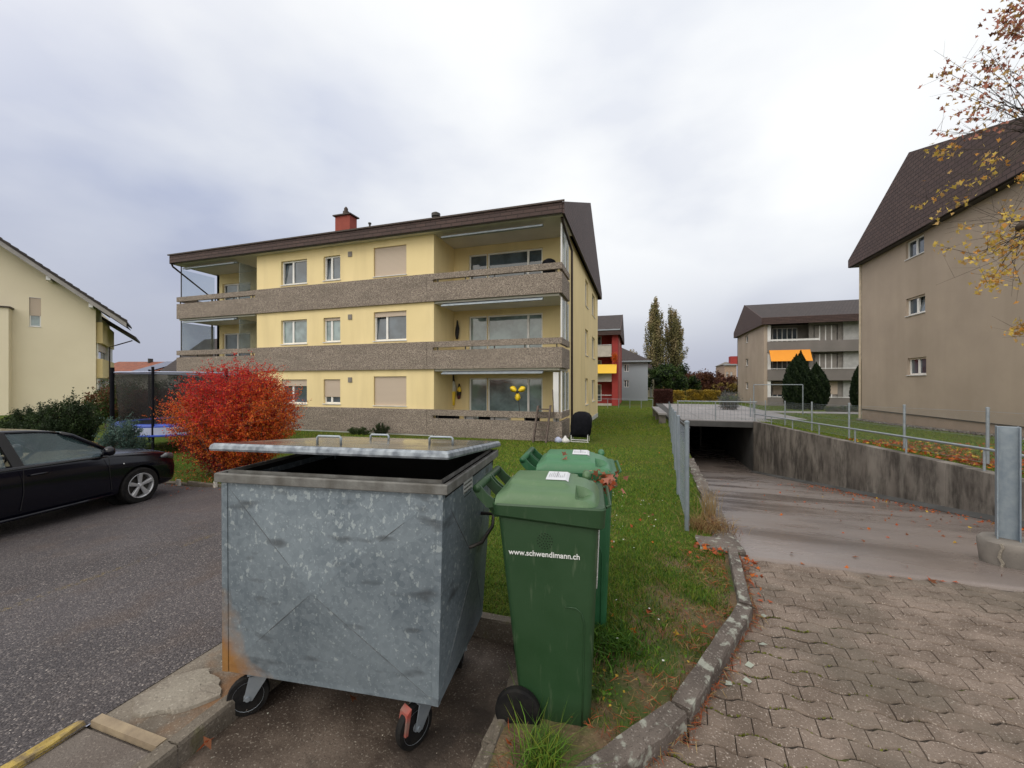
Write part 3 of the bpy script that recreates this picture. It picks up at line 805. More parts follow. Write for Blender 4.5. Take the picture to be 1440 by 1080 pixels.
for i,(a0,a1,z0,z1) in enumerate(LWr):
    f_ = i//2
    gm = MT['glass_curt'] if f_ == 0 or f_ == 1 else MT['glass']
    if i % 2 == 0: window(PL, yb_, a0,a1,z0,z1, 1, 0, gm, False)
    else: window(PL, yb_, a0,a1,z0,z1, 2, 0, gm, True, split=[a0+(a1-a0)*.74])
for i,(a0,a1,z0,z1) in enumerate(LWl): window(PL, yb_, a0,a1,z0,z1, 2, 0, MT['glass'], False)
for (y0,y1,z0,z1) in sidewin: window(facade('+x', XR-.12), yb_, y0,y1,z0,z1,1,0,MT['glass'],True)
# bands and loggia parapets
bt, bb = 6.18, 5.06
for f_ in range(3):
    dz = -2.755*(2-f_); z1, z0 = bt+dz, (bb+dz if f_ else -.36)
    mb = MB(); 
    mids = [xb+.25, xa-.28]
    mb.box(xb+.0,xa-.285,YF,YF+.0985,z0,z1); mb.box(xa-.275,xa,YF,YF+.0985,z0,z1)
    mb.build('concrete_band', MT['agg'], yb_)
    for (x0,x1,side) in ((xa,XR,1),(XL,xb,-1)):
        pz0 = z0 if f_ else -.55
        mb = MB(); mb.box(x0+.001,x1-.001,YF+.001,YF+.12,pz0,z1-.36); mb.box(x0+.001,x1-.001,YF-.002,YF+.14,z1-.24,z1-.01)
        xs_ = (x1-.12,x1) if side > 0 else (x0,x0+.12)
        mb.box(*xs_,YF+.121,YF+1.75,pz0,z1-.36); mb.box(*xs_,YF+.141,YF+1.75,z1-.24,z1-.012)
        mb.build('balcony_parapet', MT['agg'], yb_)
        for k in range(5):
            xx = x0+.2+(x1-x0-.4)*k/4; mb = MB(); mb.box(xx-.02,xx+.02,YF+.04,YF+.08,z1-.361,z1-.239)
            mb.build('rail_bracket', MT['darkmetal'], yb_)
        mb = MB(); mb.box(x0+.01,x1-.13,YF+.13,LY-.002,fl[f_]-.2,fl[f_]); mb.build('balcony_floor', MT['offwhite'], yb_)
# loggia top ceiling
mb = MB(); mb.box(XL+.0,XR+.05,YF-.15,LY-.003,7.82,7.9); mb.build('soffit', MT['offwhite'], yb_)
# plinth
mb = MB(); mb.box(xb,xa-.01,YF+.03,YF+.099,-.75,-.362); mb.box(XR-.119,XR-.10,LY,YB,-.75,-.35)
mb.build('plinth', MT['plastic_w'], yb_)
# small wall vents
for f_ in range(3):
    x,z = onY(492.5,357.5,YF+.1); mb = MB(); mb.box(x-.1,x+.1,YF+.07,YF+.0995,z-.11-2.755*(2-f_),z+.11-2.755*(2-f_))
    mb.build('wall_vent', mat('vent_grey', (.22,.2,.18)), yb_)
# awning cassettes over the loggias
for f_ in range(3):
    z = fl[f_]+2.50
    for (x0,x1) in ((xa+.35,XR-.75),(XL+.35,xb-1.4)):
        mb = MB(); mb.tube([(x0,YF+.22,z),(x1,YF+.22,z)], .06, 8); mb.box(x0,x1,YF+.05,YF+.10,z-.075,z-.02)
        mb.build('awning_cassette', MT['metal'], yb_)
# glass wind screens and posts, right side and left side
for f_ in range(3):
    zt = fl[f_]+2.52; zb = fl[f_]+1.02
    mb = MB(); mb.box(XR-.07,XR-.055,YF+.25,YF+1.7,zb,zt-.05); mb.build('wind_screen', MT['screen'], yb_)
    mb = MB()
    for y in (YF+.22,YF+1.0,YF+1.70): mb.box(XR-.09,XR-.035,y,y+.05,zb-.05,zt)
    if f_ == 0: mb.box(XR-.36,XR-.16,YF+.16,YF+.36,fl[0],zt-.05)
    mb.build('screen_post', MT['white'], yb_)
    mb = MB(); mb.box(XL+.06,XL+.075,YF+.2,YF+1.9,zb,zt-.05); mb.build('wind_screen', MT['glass_clear'] if f_ == 2 else MT['screen'], yb_)
    mb = MB(); mb.box(xb-1.25,xb-1.235,YF+.2,YF+1.9,zb,zt-.05); mb.build('partition_screen', MT['screen'], yb_)
    mb = MB(); mb.tube([(XL+.07,YF+.18,zb),(XL+.07,YF+.18,zt+.1)], .025, 6); mb.build('screen_post', MT['darkmetal'], yb_)
# roof
RY0, RYR, RY1 = YF-.28, YF+8.0, YB+.45
gable_roof(yb_, XL-.0, XR+.06, RY0, RYR, RY1, 8.22, 11.72, MT['roof'], .16, (True,True), MT['sh_y'], 7.83, MT['sh_x'])
mb = MB(); mb.box(XL-.08,XR+.16,RY0-.10,RY0-.051,8.22,8.28); mb.build('gutter', MT['copper'], yb_)
mb = MB()                                             # downpipes
mb.tube([(XR-.0,YF+.0,7.8),(XR+.03,YF+.7,7.5),(XR+.07,LY-.12,7.15),(XR+.07,LY-.12,-.5)], .05, 8); mb.build('downpipe', MT['copper'], yb_); mb = MB()
mb.tube([(XL+.02,RY0-.02,7.95),(XL+.02,RY0+.1,7.7),(XL+.02,LY-.2,6.5),(XL+.02,LY-.2,-.5)], .045, 8)
mb.build('downpipe', MT['copper'], yb_)
mb = MB(); xc = onY(474.5,310,RYR)[0]; xc2 = onY(499,310,RYR)[0]; _,zc = onY(487,306,RYR)
mb.box(xc+.12,xc2-.12,RYR-.35,RYR+.35,10.6,zc); ch = mb.build('chimney', MT['redbrick'], yb_)
mb = MB(); mb.box(xc+.0,xc2-.0,RYR-.47,RYR+.47,zc,zc+.08); xm = (xc+xc2)/2
mb.lathe([(.22,0),(.2,.3),(.13,.35),(.13,.5),(.05,.62)], (xm,RYR,zc+.1)); mb.build('chimney_cap', MT['copper'], ch)
mb = MB(); xv,_ = onY(613,303,YF+5); zv = 8.42+(5.28/8.28)*3.3
mb.lathe([(.17,0),(.17,.62),(.24,.64),(.24,.8),(.1,.88)], (xv,YF+5,zv-.38)); mb.build('roof_vent', MT['darkmetal'], yb_)
xv,_ = onY(520,317,YF+7.4); mb = MB(); mb.lathe([(.06,0),(.06,.7),(.1,.72),(.1,.8)], (xv,YF+7.4,11.3)); mb.build('roof_vent', MT['darkmetal'], yb_)

# things on and by the yellow block
def cloth_on_wall(name, label, cat, px, py0, py1, w, mats, y=LY-.12):
    x, z1 = onY(px,py0,y); _, z0 = onY(px,py1,y); mb = MB(); rows_ = 9
    rings = []
    for i in range(rows_+1):
        t_ = i/rows_; ww = w*(.25+.75*min(1,t_*2.2))*(1-.25*max(0,t_-.8)*4)
        n_ = 8; r_ = []
        for j in range(n_):
            a = 2*math.pi*j/n_; r_.append((x+math.cos(a)*ww*(1+.2*math.sin(5*t_+j)), y+math.sin(a)*.05*(1+.4*math.sin(3*j+t_*4)), z1+(z0-z1)*t_+.03*math.sin(j*2.1)))
        rings.append(r_)
    base_ = len(mb.v); mb.loft(rings)
    for q in range(len(mb.f)):
        zz = sum(mb.v[i][2] for i in mb.f[q])/len(mb.f[q]); mb.m[q] = int((z1-zz)/(z1-z0)*3.99) % len(mats) if len(mats) > 1 else 0
    o = mb.build(name, mats, smooth=True); tag(o, label, cat); return o
YEL = MT['pinwheel']; BLK = mat('black_cloth', (.02,.018,.02)); DRD = mat('dark_red_cloth', (.09,.02,.02))
cloth_on_wall('hanging_flag', 'black and yellow flag hanging furled on the ground floor balcony wall', 'flag', 637,527,570,.13,[BLK,mat('white_cloth',(.6,.6,.55)),YEL,YEL])
cloth_on_wall('hanging_scarf', 'narrow dark scarf with yellow edge hanging right of the furled flag', 'scarf', 645.5,540,560.5,.10,[BLK,YEL,BLK,DRD])
cloth_on_wall('wall_hanging', 'long dark fabric hanging on the middle floor balcony wall', 'wall hanging', 643,451,476,.09,[BLK])
# dark kettle barbecue on the top balcony
x, z = onY(773,376,YF+.9); mb = MB()
mb.lathe([(.03,-.62),(.25,-.25),(.3,0),(.3,.05),(.24,.2),(.12,.27),(.02,.29)], (x,YF+.8,z+.02), n=20); t = mb.build('kettle_barbecue', MT['blackcloth'], smooth=True)
tag(t, 'dark round covered kettle barbecue on the top right balcony', 'barbecue')
# blue crate on the middle balcony, boxes on the ground floor balcony
def crate(x, y, z, w, d_, h, m_, name, label, cat, group=None):
    mb = MB(); mb.hexa([(x,y,z),(x+w,y,z),(x+w,y+d_,z),(x,y+d_,z)],[(x-.02,y-.02,z+h),(x+w+.02,y-.02,z+h),(x+w+.02,y+d_+.02,z+h),(x-.02,y+d_+.02,z+h)])
    mb.box(x-.035,x+w+.035,y-.035,y+d_+.035,z+h-.05,z+h)
    o = mb.build(name, m_, bevel=.01); tag(o, label, cat, group); return o
xq = onY(664,486,YF+.6)[0]; crate(xq,YF+.45,fl[1],.5,.4,.62,MT['blue'],'storage_box','blue storage box behind the rail of the middle right balcony','box')
for (p, w_, m_, lb) in ((612,1.0,MT['blackcloth'],'long dark storage box at the left end of the ground floor balcony'),(656,.38,MT['white'],'narrow white box near the middle of the ground floor balcony'),
        (676,.5,MT['blackcloth'],'dark box behind the ground floor rail under the large window'),(692,.7,MT['white'],'wide white box under the yellow pinwheel'),(741,.45,MT['blackcloth'],'dark box right of the wide white box on the ground floor balcony')):
    xq = onY(p,590,YF+.5)[0]; crate(xq,YF+.3,fl[0],w_,.4,.78,m_,'storage_box',lb,'box')
# pinwheel
x, z = onY(728.5,551,YF+.1)
t = thing('pinwheel', 'yellow garden pinwheel with four petals standing at the ground floor parapet', 'pinwheel', (x,YF+.1,.6))
mb = MB(); mb.tube([(x+.06,YF+.12,.55),(x,YF+.1,z)], .014, 6); mb.build('pole', MT['darkmetal'], t)
mb = MB()
for k in range(3):
    a = R(90+120*k+180); rings = []
    for (s,w_) in ((.03,.03),(.12,.09),(.22,.12),(.30,.08),(.34,.02)):
        c_ = Vector((x+math.cos(a)*s, YF+.05, z+math.sin(a)*s)); n_ = Vector((-math.sin(a),0,math.cos(a)))*w_
        rings.append([c_-n_+Vector((0,.0,0)), c_+Vector((0,-.05,0)), c_+n_, c_+Vector((0,.02,0))])
    mb.loft(rings)
mb.build('petals', MT['pinwheel'], t, smooth=True)
mb = MB(); mb.lathe([(.02,-.05),(.06,-.02),(.06,.02),(.02,.05)], (x,YF+.0,z), 'y', 12); mb.build('hub', BLK, t)
# wooden steps leaning on the parapet
x0,_ = onY(752,625,YF-.35); x1,_ = onY(769,625,YF-.35)
t = thing('wooden_steps', 'weathered wooden step ladder leaning against the ground floor parapet', 'ladder', (x0,YF-.4,g(x0,YF-.4)))
zg = g(x0,YF-.5)
for xx, hh in ((x0,1.30),(x1+.02,1.32)):
    mb = MB(); mb.hexa([(xx-.03,YF-.66,zg),(xx+.03,YF-.66,zg),(xx+.03,YF-.52,zg),(xx-.03,YF-.52,zg)],[(xx-.03+.06,YF-.14,zg+hh),(xx+.03+.06,YF-.14,zg+hh),(xx+.09,YF-.01,zg+hh),(xx+.03,YF-.01,zg+hh)])
    mb.build('side_rail', MT['wood'], t)
for k in range(5):
    mb = MB(); z_ = zg+.2+k*.24; y_ = YF-.6+.5*(k*.24+.2)/1.3; s = .06*(k*.24+.2)/1.3
    mb.box(x0+.031+s,x1-.011+s,y_-.1,y_+.06,z_,z_+.035); mb.build('step', MT['wood'], t)
mb = MB(); mb.tube([(x1+.2,YF-.1,zg+.9),(x1+.16,YF-.1,zg+1.9)], .02, 6); mb.build('rail_post', MT['wood'], t)
# covered barbecue trolley
x,_ = onY(816,600,14.9)
t = thing('covered_barbecue', 'garden barbecue under a black cover at the right corner of the yellow block', 'barbecue', (x,14.9,g(x,14.9)))
zg = g(x,14.9); mb = MB(); rings = []
for (z_,w_,d_) in ((.22,.28,.24),(.3,.36,.3),(.6,.38,.32),(.8,.37,.32),(.95,.34,.3),(1.06,.26,.24),(1.12,.12,.12)):
    rings.append([(x+math.copysign(abs(math.cos(a))**.6,math.cos(a))*w_*(1+.07*math.sin(5*a+z_*6))+(.05 if z_>.5 else 0), 14.9+math.copysign(abs(math.sin(a))**.6,math.sin(a))*d_*(1+.07*math.cos(4*a+z_*5)), zg+z_+(.04*math.sin(3*a) if z_ < .4 else 0)) for a in [2*math.pi*k/28 for k in range(28)]])
mb.loft(rings); mb.build('cover', MT['blackcloth'], t, smooth=True)
mb = MB()
for sx in (-.3,.3):
    for (ya,yb2) in ((14.68,14.66),(15.1,15.12)): m2 = MB(); m2.tube([(x+sx,ya,zg+.3),(x+sx,yb2,zg+.02)], .015, 6); m2.build('leg', MT['white'], t)
mb.tube([(x-.3,14.66,zg+.1),(x+.3,14.66,zg+.1)], .015, 6); mb.build('cross_tube', MT['white'], t); mb = MB(); mb.tube([(x-.3,14.66,zg+.03),(x+.34,14.66,zg+.03)], .015, 6)
mb.build('cross_tube', MT['white'], t)
# crumpled bags by the parapet
for px, m_, lb in ((785,MT['padwhite'],'crumpled pale plastic bag on the grass beside the wooden steps'),(795,MT['plastic_w'],'small white plastic canister on the grass by the balcony corner')):
    x,_ = onY(px,620,14.35); zg = g(x,14.35); mb = MB()
    rings = [[(x+math.cos(a)*w_*(1+.25*math.sin(3*a+z_*20)), 14.35+math.sin(a)*w_*.7*(1+.2*math.cos(4*a)), zg+z_) for a in [2*math.pi*k/14 for k in range(14)]] for (z_,w_) in ((0,.12),(.07,.15),(.14,.11),(.2,.05),(.26 if px > 790 else .21,.03))]
    mb.loft(rings); o = mb.build('plastic_bag' if px < 790 else 'canister', m_, smooth=True); tag(o, lb, 'bag' if px < 790 else 'canister')

# ---- brown building on the right ----
BX, BY1 = 11.8, 27.1; Pr = facade('-x', BX)
t = thing('apartment_building', 'brown rendered apartment block with a large shingled gable at the right edge', 'building', (BX,BY1,-.3))
BY0 = 13.9; BR = BY1-4.87
wins = []
for (p0,p1,q0,q1) in ((1273.5,1299.5,341.5,366),(1274,1301,421,445),(1276,1302.5,504,527.5)):
    y0,z1 = onX(p0,q0,BX); y1,_ = onX(p1,q0,BX); _,z0 = onX(p0,q1,BX); wins.append((y1,y0,z0,z1))
mb = MB(); wall_holes(mb, Pr, BY0,BY1,.32,8.4,wins)
mb.box(BX+.3,BX+.36,BY0+.1,BY1-.1,-.5,8.4)
mb.quad((BX,BY1,-.5),(BX+25,BY1,-.5),(BX+25,BY1,8.4),(BX,BY1,8.4)); mb.quad((BX,BY0,-.5),(BX+25,BY0,-.5),(BX+25,BY0,8.4),(BX,BY0,8.4))
mb.build('wall', MT['render_br'], t)
mb = MB(); mb.box(BX+.03,BX+.2,BY0,BY1-.02,-.6,.3); mb.build('plinth', MT['render_brp'], t)
mb = MB(); mb.box(BX-.01,BX+.04,BY0,BY1,.3,.33); mb.build('plinth_rail', MT['darkmetal'], t)
for k,(a0,a1,z0,z1) in enumerate(wins): window(Pr, t, a0,a1,z0,z1, 2, .10 if k else 0, MT['glass'], tilt=(k == 1))
gable_roof(t, BX-.32, BX+25, BY0-.9, BR, BY1+.55, 8.72, 11.92, MT['roof'], .16, (True,False), MT['sh_y'], 8.32, MT['sh_x'])
mb = MB(); mb.tube([(BX-.03,BY1+.06,8.3),(BX-.06,BY1+.05,-.2)], .055, 8); mb.build('downpipe', MT['gut_cream'], t)
mb = MB(); mb.box(BX-.30,BX-.002,BY0-.9,BY1+.5,8.30,8.34); mb.build('soffit', MT['darkmetal'], t)
mb = MB()
for k in range(60): 
    y = BY0+.1+k*.22; mb.tube([(BX-.16+rnd.uniform(-.04,.04),y,g(BX,y)+.0),(BX-.16,y+.19,g(BX,y)+.06)], .07, 5)
mb.build('gravel_edge', MT['kerb'], t)

# ---- far brown and grey building ----
GX, GY = 11.9, 45.7; GYB = 57; GX1 = 32
t = thing('apartment_building', 'distant brown apartment block with grey balconies and an orange awning', 'building', (GX,GY,-.45))
Pg = facade('-y', GY); Pgs = facade('-x', GX); gf = [-.4,2.35,5.1]
sw = []
for (p0,p1,q0,q1) in ((1048.3,1052,473,482.5),(1048.3,1052,505,514.5),(1048.3,1052,537.5,547)):
    y1,z1 = onX(p0,q0,GX); y0,_ = onX(p1,q0,GX); _,z0 = onX(p0,q1,GX); sw.append((y0,y1,z0,z1))
mb = MB(); wall_holes(mb, Pgs, GY,GYB,-.6,7.9,sw); mb.box(GX+.3,GX+.35,GY+.4,GYB,-.6,7.9)
mb.box(GX,GX1,GYB-.2,GYB,-.6,7.9); mb.box(GX+.001,GX+.3,GY,GY+1.8,-.6,7.6)
mb.build('wall', MT['render_br'], t)
for (a0,a1,z0,z1) in sw: window(Pgs, t, a0,a1,z0,z1,1,0,MT['glass'])
xs1 = onY(1141,500,GY)[0]; xs2 = onY(1200,500,GY)[0]
mb = MB(); mb.box(xs1,xs2+3,GY+.6,GY+.7,-.5,7.7); mb.box(GX+.3,GX1,GY+1.8,GY+1.9,-.5,7.7); mb.build('recessed_wall', mat('grey_render', (.27,.25,.23)), t)
mb = MB(); mb.box(xs2-.6,xs2+6,GY+.45,GY+.59,-.5,7.7); mb.build('white_wall', mat('shaded_white_render', (.44,.44,.43)), t)  # white render greyed to put the facade's shade into its colour
mb = MB()
for k in range(3): mb.box(GX+.302,xs2+8,GY-.02,GY+1.7,gf[k]-.25,gf[k]+.0 if k == 0 else gf[k])
mb.build('balcony_floor', MT['conc'], t)
GB = mat('grey_balcony_front', (.20,.18,.17), (.17,.155,.145), 1, .9)
for k in range(3):
    mb = MB(); mb.box(GX+.302,xs2+8,GY-.12,GY-.021,gf[k]-.3,gf[k]+.78); mb.build('balcony_parapet', GB, t)
    mb = MB(); mb.box(GX+.4,xs1+.6 if k == 2 else xs2+8,GY-.16,GY-.10,gf[k]+.82,gf[k]+(1.0 if k==2 else .88)); mb.build('handrail', MT['white'], t)
    Pw = facade('-y', GY+.5)
    window(Pw, t, xs1+.4, xs2-1.0, gf[k]+.7, gf[k]+2.35, 4, .75 if k == 0 else 0, MT['glass_curt'], False)
    Pw = facade('-y', GY+1.65)
    window(Pw, t, GX+1.2, xs1-.6, gf[k]+.7, gf[k]+2.3, 5, .8 if k == 0 else 0, MT['glass'], False)
    mb = MB(); mb.box(GX+.31,GX+.6,GY+.02,GY+.2,gf[k],gf[k]+2.45); mb.build('balcony_post', MT['white'], t)
x0,z1 = onY(1083,494,GY-.4); x1,_ = onY(1141,494,GY-.4); _,z0 = onY(1083,507,GY-.4)
mb = MB(); mb.hexa([(x0,GY-.75,z0-.1),(x1,GY-.75,z0-.1),(x1,GY-.72,z0-.1),(x0,GY-.72,z0-.1)],[(x0,GY-.1,z1+.15),(x1,GY-.1,z1+.15),(x1,GY-.06,z1+.15),(x0,GY-.06,z1+.15)])
mb.build('awning', MT['orange'], t)
gable_roof(t, GX-.25, GX1+.3, GY-.5, GY+6.4, GYB+.5, 8.2, 10.75, MT['roof'], .16, (True,False), MT['sh_y'], 7.55, MT['sh_x'])
mb = MB(); mb.box(27.2,28.2,GY+5.9,GY+6.9,10.4,12.0); mb.build('chimney', MT['render_brp'], t)

# ---- red building beyond the lawn ----
EX, EY = -2.17, 45.1; EYB = 56; EX0 = -22
t = thing('apartment_building', 'red rendered apartment block with pale balconies and a yellow awning', 'building', (EX,EY,-.7))
mb = MB(); mb.box(EX0,EX-.0,EY+1.9,EYB,-.8,7.4); mb.box(EX-.62,EX+.001,EY+.1,EY+1.899,-.8,7.3)
mb.build('wall', MT['render_red'], t)
mb = MB(); mb.box(EX-.02,EX+.06,EY+2.2,EY+3.0,-.8,7.3); mb.box(EX-.02,EX+.06,EY+6,EY+6.5,-.8,7.3); mb.build('wall_strip', mat('pink_render', (.5,.2,.16)), t)
ef = [-.55,2.2,4.95]
for k in range(3):
    mb = MB(); mb.box(EX0,EX-.66,EY-.02,EY+.1,ef[k]-.25,ef[k]+(.12 if k == 0 else .95)); mb.box(EX0,EX-.66,EY+.1,EY+1.88,ef[k]-.2,ef[k])
    mb.build('balcony_parapet', mat('pale_balcony', (.50,.46,.41), None, 2), t)
    mb = MB(); mb.box(EX0,EX-.66,EY-.05,EY+.0,ef[k]+1.0,ef[k]+1.06); mb.build('handrail', MT['white'], t)
    window(facade('-y', EY+1.72), t, EX-4.4, EX-1.9, ef[k]+.3, ef[k]+2.2, 3, 0, MT['glass'], False)
x1,z1 = onY(867,512,EY-.5); _,z0 = onY(867,525,EY-.5)
mb = MB(); mb.hexa([(EX0,EY-.8,z0),(x1,EY-.8,z0),(x1,EY-.77,z0),(EX0,EY-.77,z0)],[(EX0,EY-.1,z1),(x1,EY-.1,z1),(x1,EY-.06,z1),(EX0,EY-.06,z1)]); mb.build('awning', MT['yellowaw'], t)
gable_roof(t, EX0, EX+.25, EY-.5, EY+6.0, EYB+.5, 7.6, 10.2, MT['roof'], .16, (False,True), MT['sh_y'], 7.0, MT['sh_x'])
mb = MB(); mb.box(EX0,EX+.3,EY-.62,EY-.50,7.5,7.62); mb.build('gutter', MT['metal'], t)
p = onY(864.5,503,EY-.15); leaf_obj('balcony_flower_tuft', np.array([(p[0]+rnd.gauss(0,.14), EY-.25+rnd.gauss(0,.05), p[1]+rnd.gauss(0,.25)) for _ in range(500)]), .12, [LM['orange'],LM['redor']], rng.integers(0,2,500))
tag(bpy.data.objects['balcony_flower_tuft'], 'orange red flowers hanging over the top balcony of the red block', 'flowers')

# ---- blue-grey house and beige house further back ----
def house(label, px0, px1, Y, zw, ztop, depth, wallm, roofm, over=.4, wins=(), hip=True, base=-.8, gablem=None, name='house', cat='house'):
    """front wall parallel to the streets (facing -y), left at px0, right at px1"""
    p0 = atd(px0,540,Y); y = p0.y; x0 = p0.x; x1 = onY(px1,540,y)[0]
    t = thing(name, label, cat, (x0,y,base))
    hol_ = []
    for (a0,a1,b0,b1) in wins:
        wx0,wz1 = onY(a0,b0,y); wx1,_ = onY(a1,b0,y); _,wz0 = onY(a0,b1,y); hol_.append((wx0,wx1,wz0,wz1))
    mb = MB(); P_ = facade('-y', y); wall_holes(mb, P_, x0,x1,base,zw,hol_)
    mb.box(x0,x1,y+.3,y+depth,base,zw); mb.quad((x1,y,base),(x1,y+.3,base),(x1,y+.3,zw),(x1,y,zw)); mb.quad((x0,y,base),(x0,y+.3,base),(x0,y+.3,zw),(x0,y,zw))
    mb.build('wall', wallm, t)
    for h_ in hol_: window(P_, t, *h_, 2, 0, MT['glass'], False)
    mb = MB(); a,b,c,d_ = x0-over,x1+over,y-over,y+depth+over; ym = (c+d_)/2
    if hip:
        s = min((b-a)*.45,(d_-c)/2)
        v = [(a,c,zw),(b,c,zw),(b,d_,zw),(a,d_,zw),(a+s,ym,ztop),(b-s,ym,ztop)]
        mb.add(v, [(0,1,5,4),(1,2,5),(2,3,4,5),(3,0,4),(0,3,2,1)])
    else:
        v = [(a,c,zw),(b,c,zw),(b,d_,zw),(a,d_,zw),(a,ym,ztop),(b,ym,ztop)]
        mb.add(v, [(0,1,5,4),(1,2,5),(2,3,4,5),(3,0,4),(0,3,2,1)])
    mb.build('roof', roofm, t)
    mb = MB(); mb.box(a,b,c-.1,c,zw-.15,zw+.05); mb.build('gutter', MT['metal'], t)
    return t, x0, x1, y
house('blue grey two storey house with dark tiled hip roof behind the red block', 826, 911, 60, 5.0, 7.4, 9, MT['render_blue'], MT['roof'], .5, [(877.5,884.5,512,522.5),(877.5,884.5,534.5,544.5)], True)
house('small beige house wall seen right of the blue grey house', 905, 920, 72, 3.9, 5.6, 8, MT['render_bei'], MT['roof'], .4, [(914,917,530,560)], True)

# ---- cream house on the left, turned so that its right return is seen ----
HA = R(40); hp = (math.cos(HA), math.sin(HA)); hd = (-math.sin(HA), math.cos(HA))
HC = ((134.7-720)/F*31.0, 31.0)
hx, hy_ = c2w(*HC)
t = thing('gable_house', 'large cream rendered house with overhanging tiled gable roof at the left edge', 'house', (hx,hy_,-.6), YAW+HA, local=True)
def hs(px, py, off=0):              # sight line on the gable plane shifted by off -> (along, height)
    r = (px-720)/F; bx0, by0 = HC[0]+hd[0]*off, HC[1]+hd[1]*off
    s_ = (r*by0-bx0)/(hp[0]-r*hp[1]); Y = by0+s_*hp[1]
    return s_, H+(540-py)/F*Y+.6
_, ze = hs(134.7,436); OV = -1.2
e1 = hs(179,452,OV); e0 = hs(0,335,OV); sl_ = (e0[1]-e1[1])/(e1[0]-e0[0])
def rz2(x): return e1[1]+(e1[0]-x)*sl_
xp = -7.6
def roofz(x): return (rz2(x) if x > xp else rz2(xp)-(xp-x)*sl_)-.42
wn = (hs(41,420)[0], hs(57.6,420)[0], hs(49,459.2)[1], hs(49,418.6)[1]); P_ = facade('-y', 0)
mb = MB()
mb.add([(-15.2,0,0),(wn[0],0,0),(wn[0],0,roofz(wn[0])),(xp,0,roofz(xp)),(-15.2,0,roofz(-15.2))], [(0,1,2,3,4)])
mb.add([(wn[1],0,0),(0,0,0),(0,0,roofz(0)),(wn[1],0,roofz(wn[1]))], [(0,1,2,3)])
mb.add([(wn[0],0,0),(wn[1],0,0),(wn[1],0,wn[2]),(wn[0],0,wn[2])], [(0,1,2,3)])
mb.add([(wn[0],0,wn[3]),(wn[1],0,wn[3]),(wn[1],0,roofz(wn[1])),(wn[0],0,roofz(wn[0]))], [(0,1,2,3)])
mb.quad((0,0,0),(0,9,0),(0,9,roofz(0)),(0,0,roofz(0))); mb.quad((-15.2,0,0),(-15.2,9,0),(-15.2,9,roofz(-15.2)),(-15.2,0,roofz(-15.2)))
for h_ in (wn[0],wn[1]): mb.quad((h_,0,wn[2]),(h_,.3,wn[2]),(h_,.3,wn[3]),(h_,0,wn[3]))
mb.build('wall', MT['render_cream'], t, recalc=False)
s0 = hs(12,433,-.8); mb = MB(); mb.box(-14,s0[0],-.8,-.002,0,s0[1]); mb.build('annex_wall', MT['render_cream'], t)
mb = MB(); mb.box(-14.1,s0[0]+.1,-.9,-.001,s0[1]+.002,s0[1]+.1); mb.build('annex_sill', MT['copper'], t)
window(P_, t, *wn, 1, .62, MT['glass_curt'], True)
def slab(mb, x0, x1, y0, y1, th, zf):
    mb.hexa([(x0,y0,zf(x0)-th),(x1,y0,zf(x1)-th),(x1,y1,zf(x1)-th),(x0,y1,zf(x0)-th)],[(x0,y0,zf(x0)),(x1,y0,zf(x1)),(x1,y1,zf(x1)),(x0,y1,zf(x0))])
VB = mat('pale_verge_board', (.36,.34,.33)); SOF = mat('dark_wood_soffit', (.075,.06,.052), (.055,.045,.04), 3, .8)
mb = MB(); slab(mb, xp, e1[0], OV, 3.2, .14, rz2); mb.build('roof', MT['tile_dk'], t)
mb = MB(); slab(mb, -16.2, xp, OV, 9, .14, lambda x: rz2(xp)-(xp-x)*sl_); mb.build('roof', MT['tile_dk'], t)
mb = MB(); slab(mb, xp, -.0, 3.2, 9, .14, rz2); mb.build('roof', MT['tile_dk'], t)
mb = MB(); slab(mb, xp, e1[0]-.05, OV+.03, OV+.09, .34, lambda x: rz2(x)-.142); mb.build('verge_board', VB, t)
mb = MB(); slab(mb, xp, e1[0]-.06, OV+.1, 3.1, .04, lambda x: rz2(x)-.30); mb.build('soffit', SOF, t)
mb = MB(); n_ = 26
for i in range(n_):
    a = xp+(e1[0]-xp)*i/n_; b = xp+(e1[0]-xp)*(i+1)/n_
    mb.hexa([(a,OV-.05,rz2(a)-.03),(b,OV-.05,rz2(b)-.03),(b,OV+.2,rz2(b)-.03),(a,OV+.2,rz2(a)-.03)],[(a,OV-.05,rz2(a)+.05),(b,OV-.05,rz2(b)+.11),(b,OV+.2,rz2(b)+.11),(a,OV+.2,rz2(a)+.05)])
mb.build('verge_tiles', MT['tile_dk'], t)
for px in (70,129):
    x = hs(px,440,-.6)[0]; mb = MB(); mb.box(x-.11,x+.11,OV+.12,-.002,roofz(x)-.30,roofz(x)-.02); mb.build('purlin', MT['white'], t)
# right return: three loggia parapets, ochre darkened for the roof's shade, white framed windows between
def zr_(py): return H+(540-py)/F*33.6+.6
for (q0,q1) in ((459,486.5),(507,532),(553,579)):
    mb = MB(); mb.box(.01,.35,.25,8.0,zr_(q1),zr_(q0)); mb.build('balcony_parapet', MT['render_ochre_shade'], t)
PR = facade('+x', .12)
for (q0,q1) in ((486.5,507),(532,553),(579,597)):
    window(PR, t, .4, 4.6, zr_(q1)+.01, zr_(q0)-.01, 2, .5 if q0 < 500 else 0, MT['glass'], False, d=.05)
    mb = MB(); mb.box(.01,.28,4.7,7.6,zr_(q1)+.002,zr_(q0)-.002); mb.build('white_panel', MT['white'], t)
l1 = hs(191.5,474,3.3)
zl = lambda x: l1[1]+(l1[0]-x)*.75
mb = MB(); slab(mb, -.3, l1[0], 3.22, 8.6, .16, zl); mb.build('lower_roof', MT['tile_dk'], t)
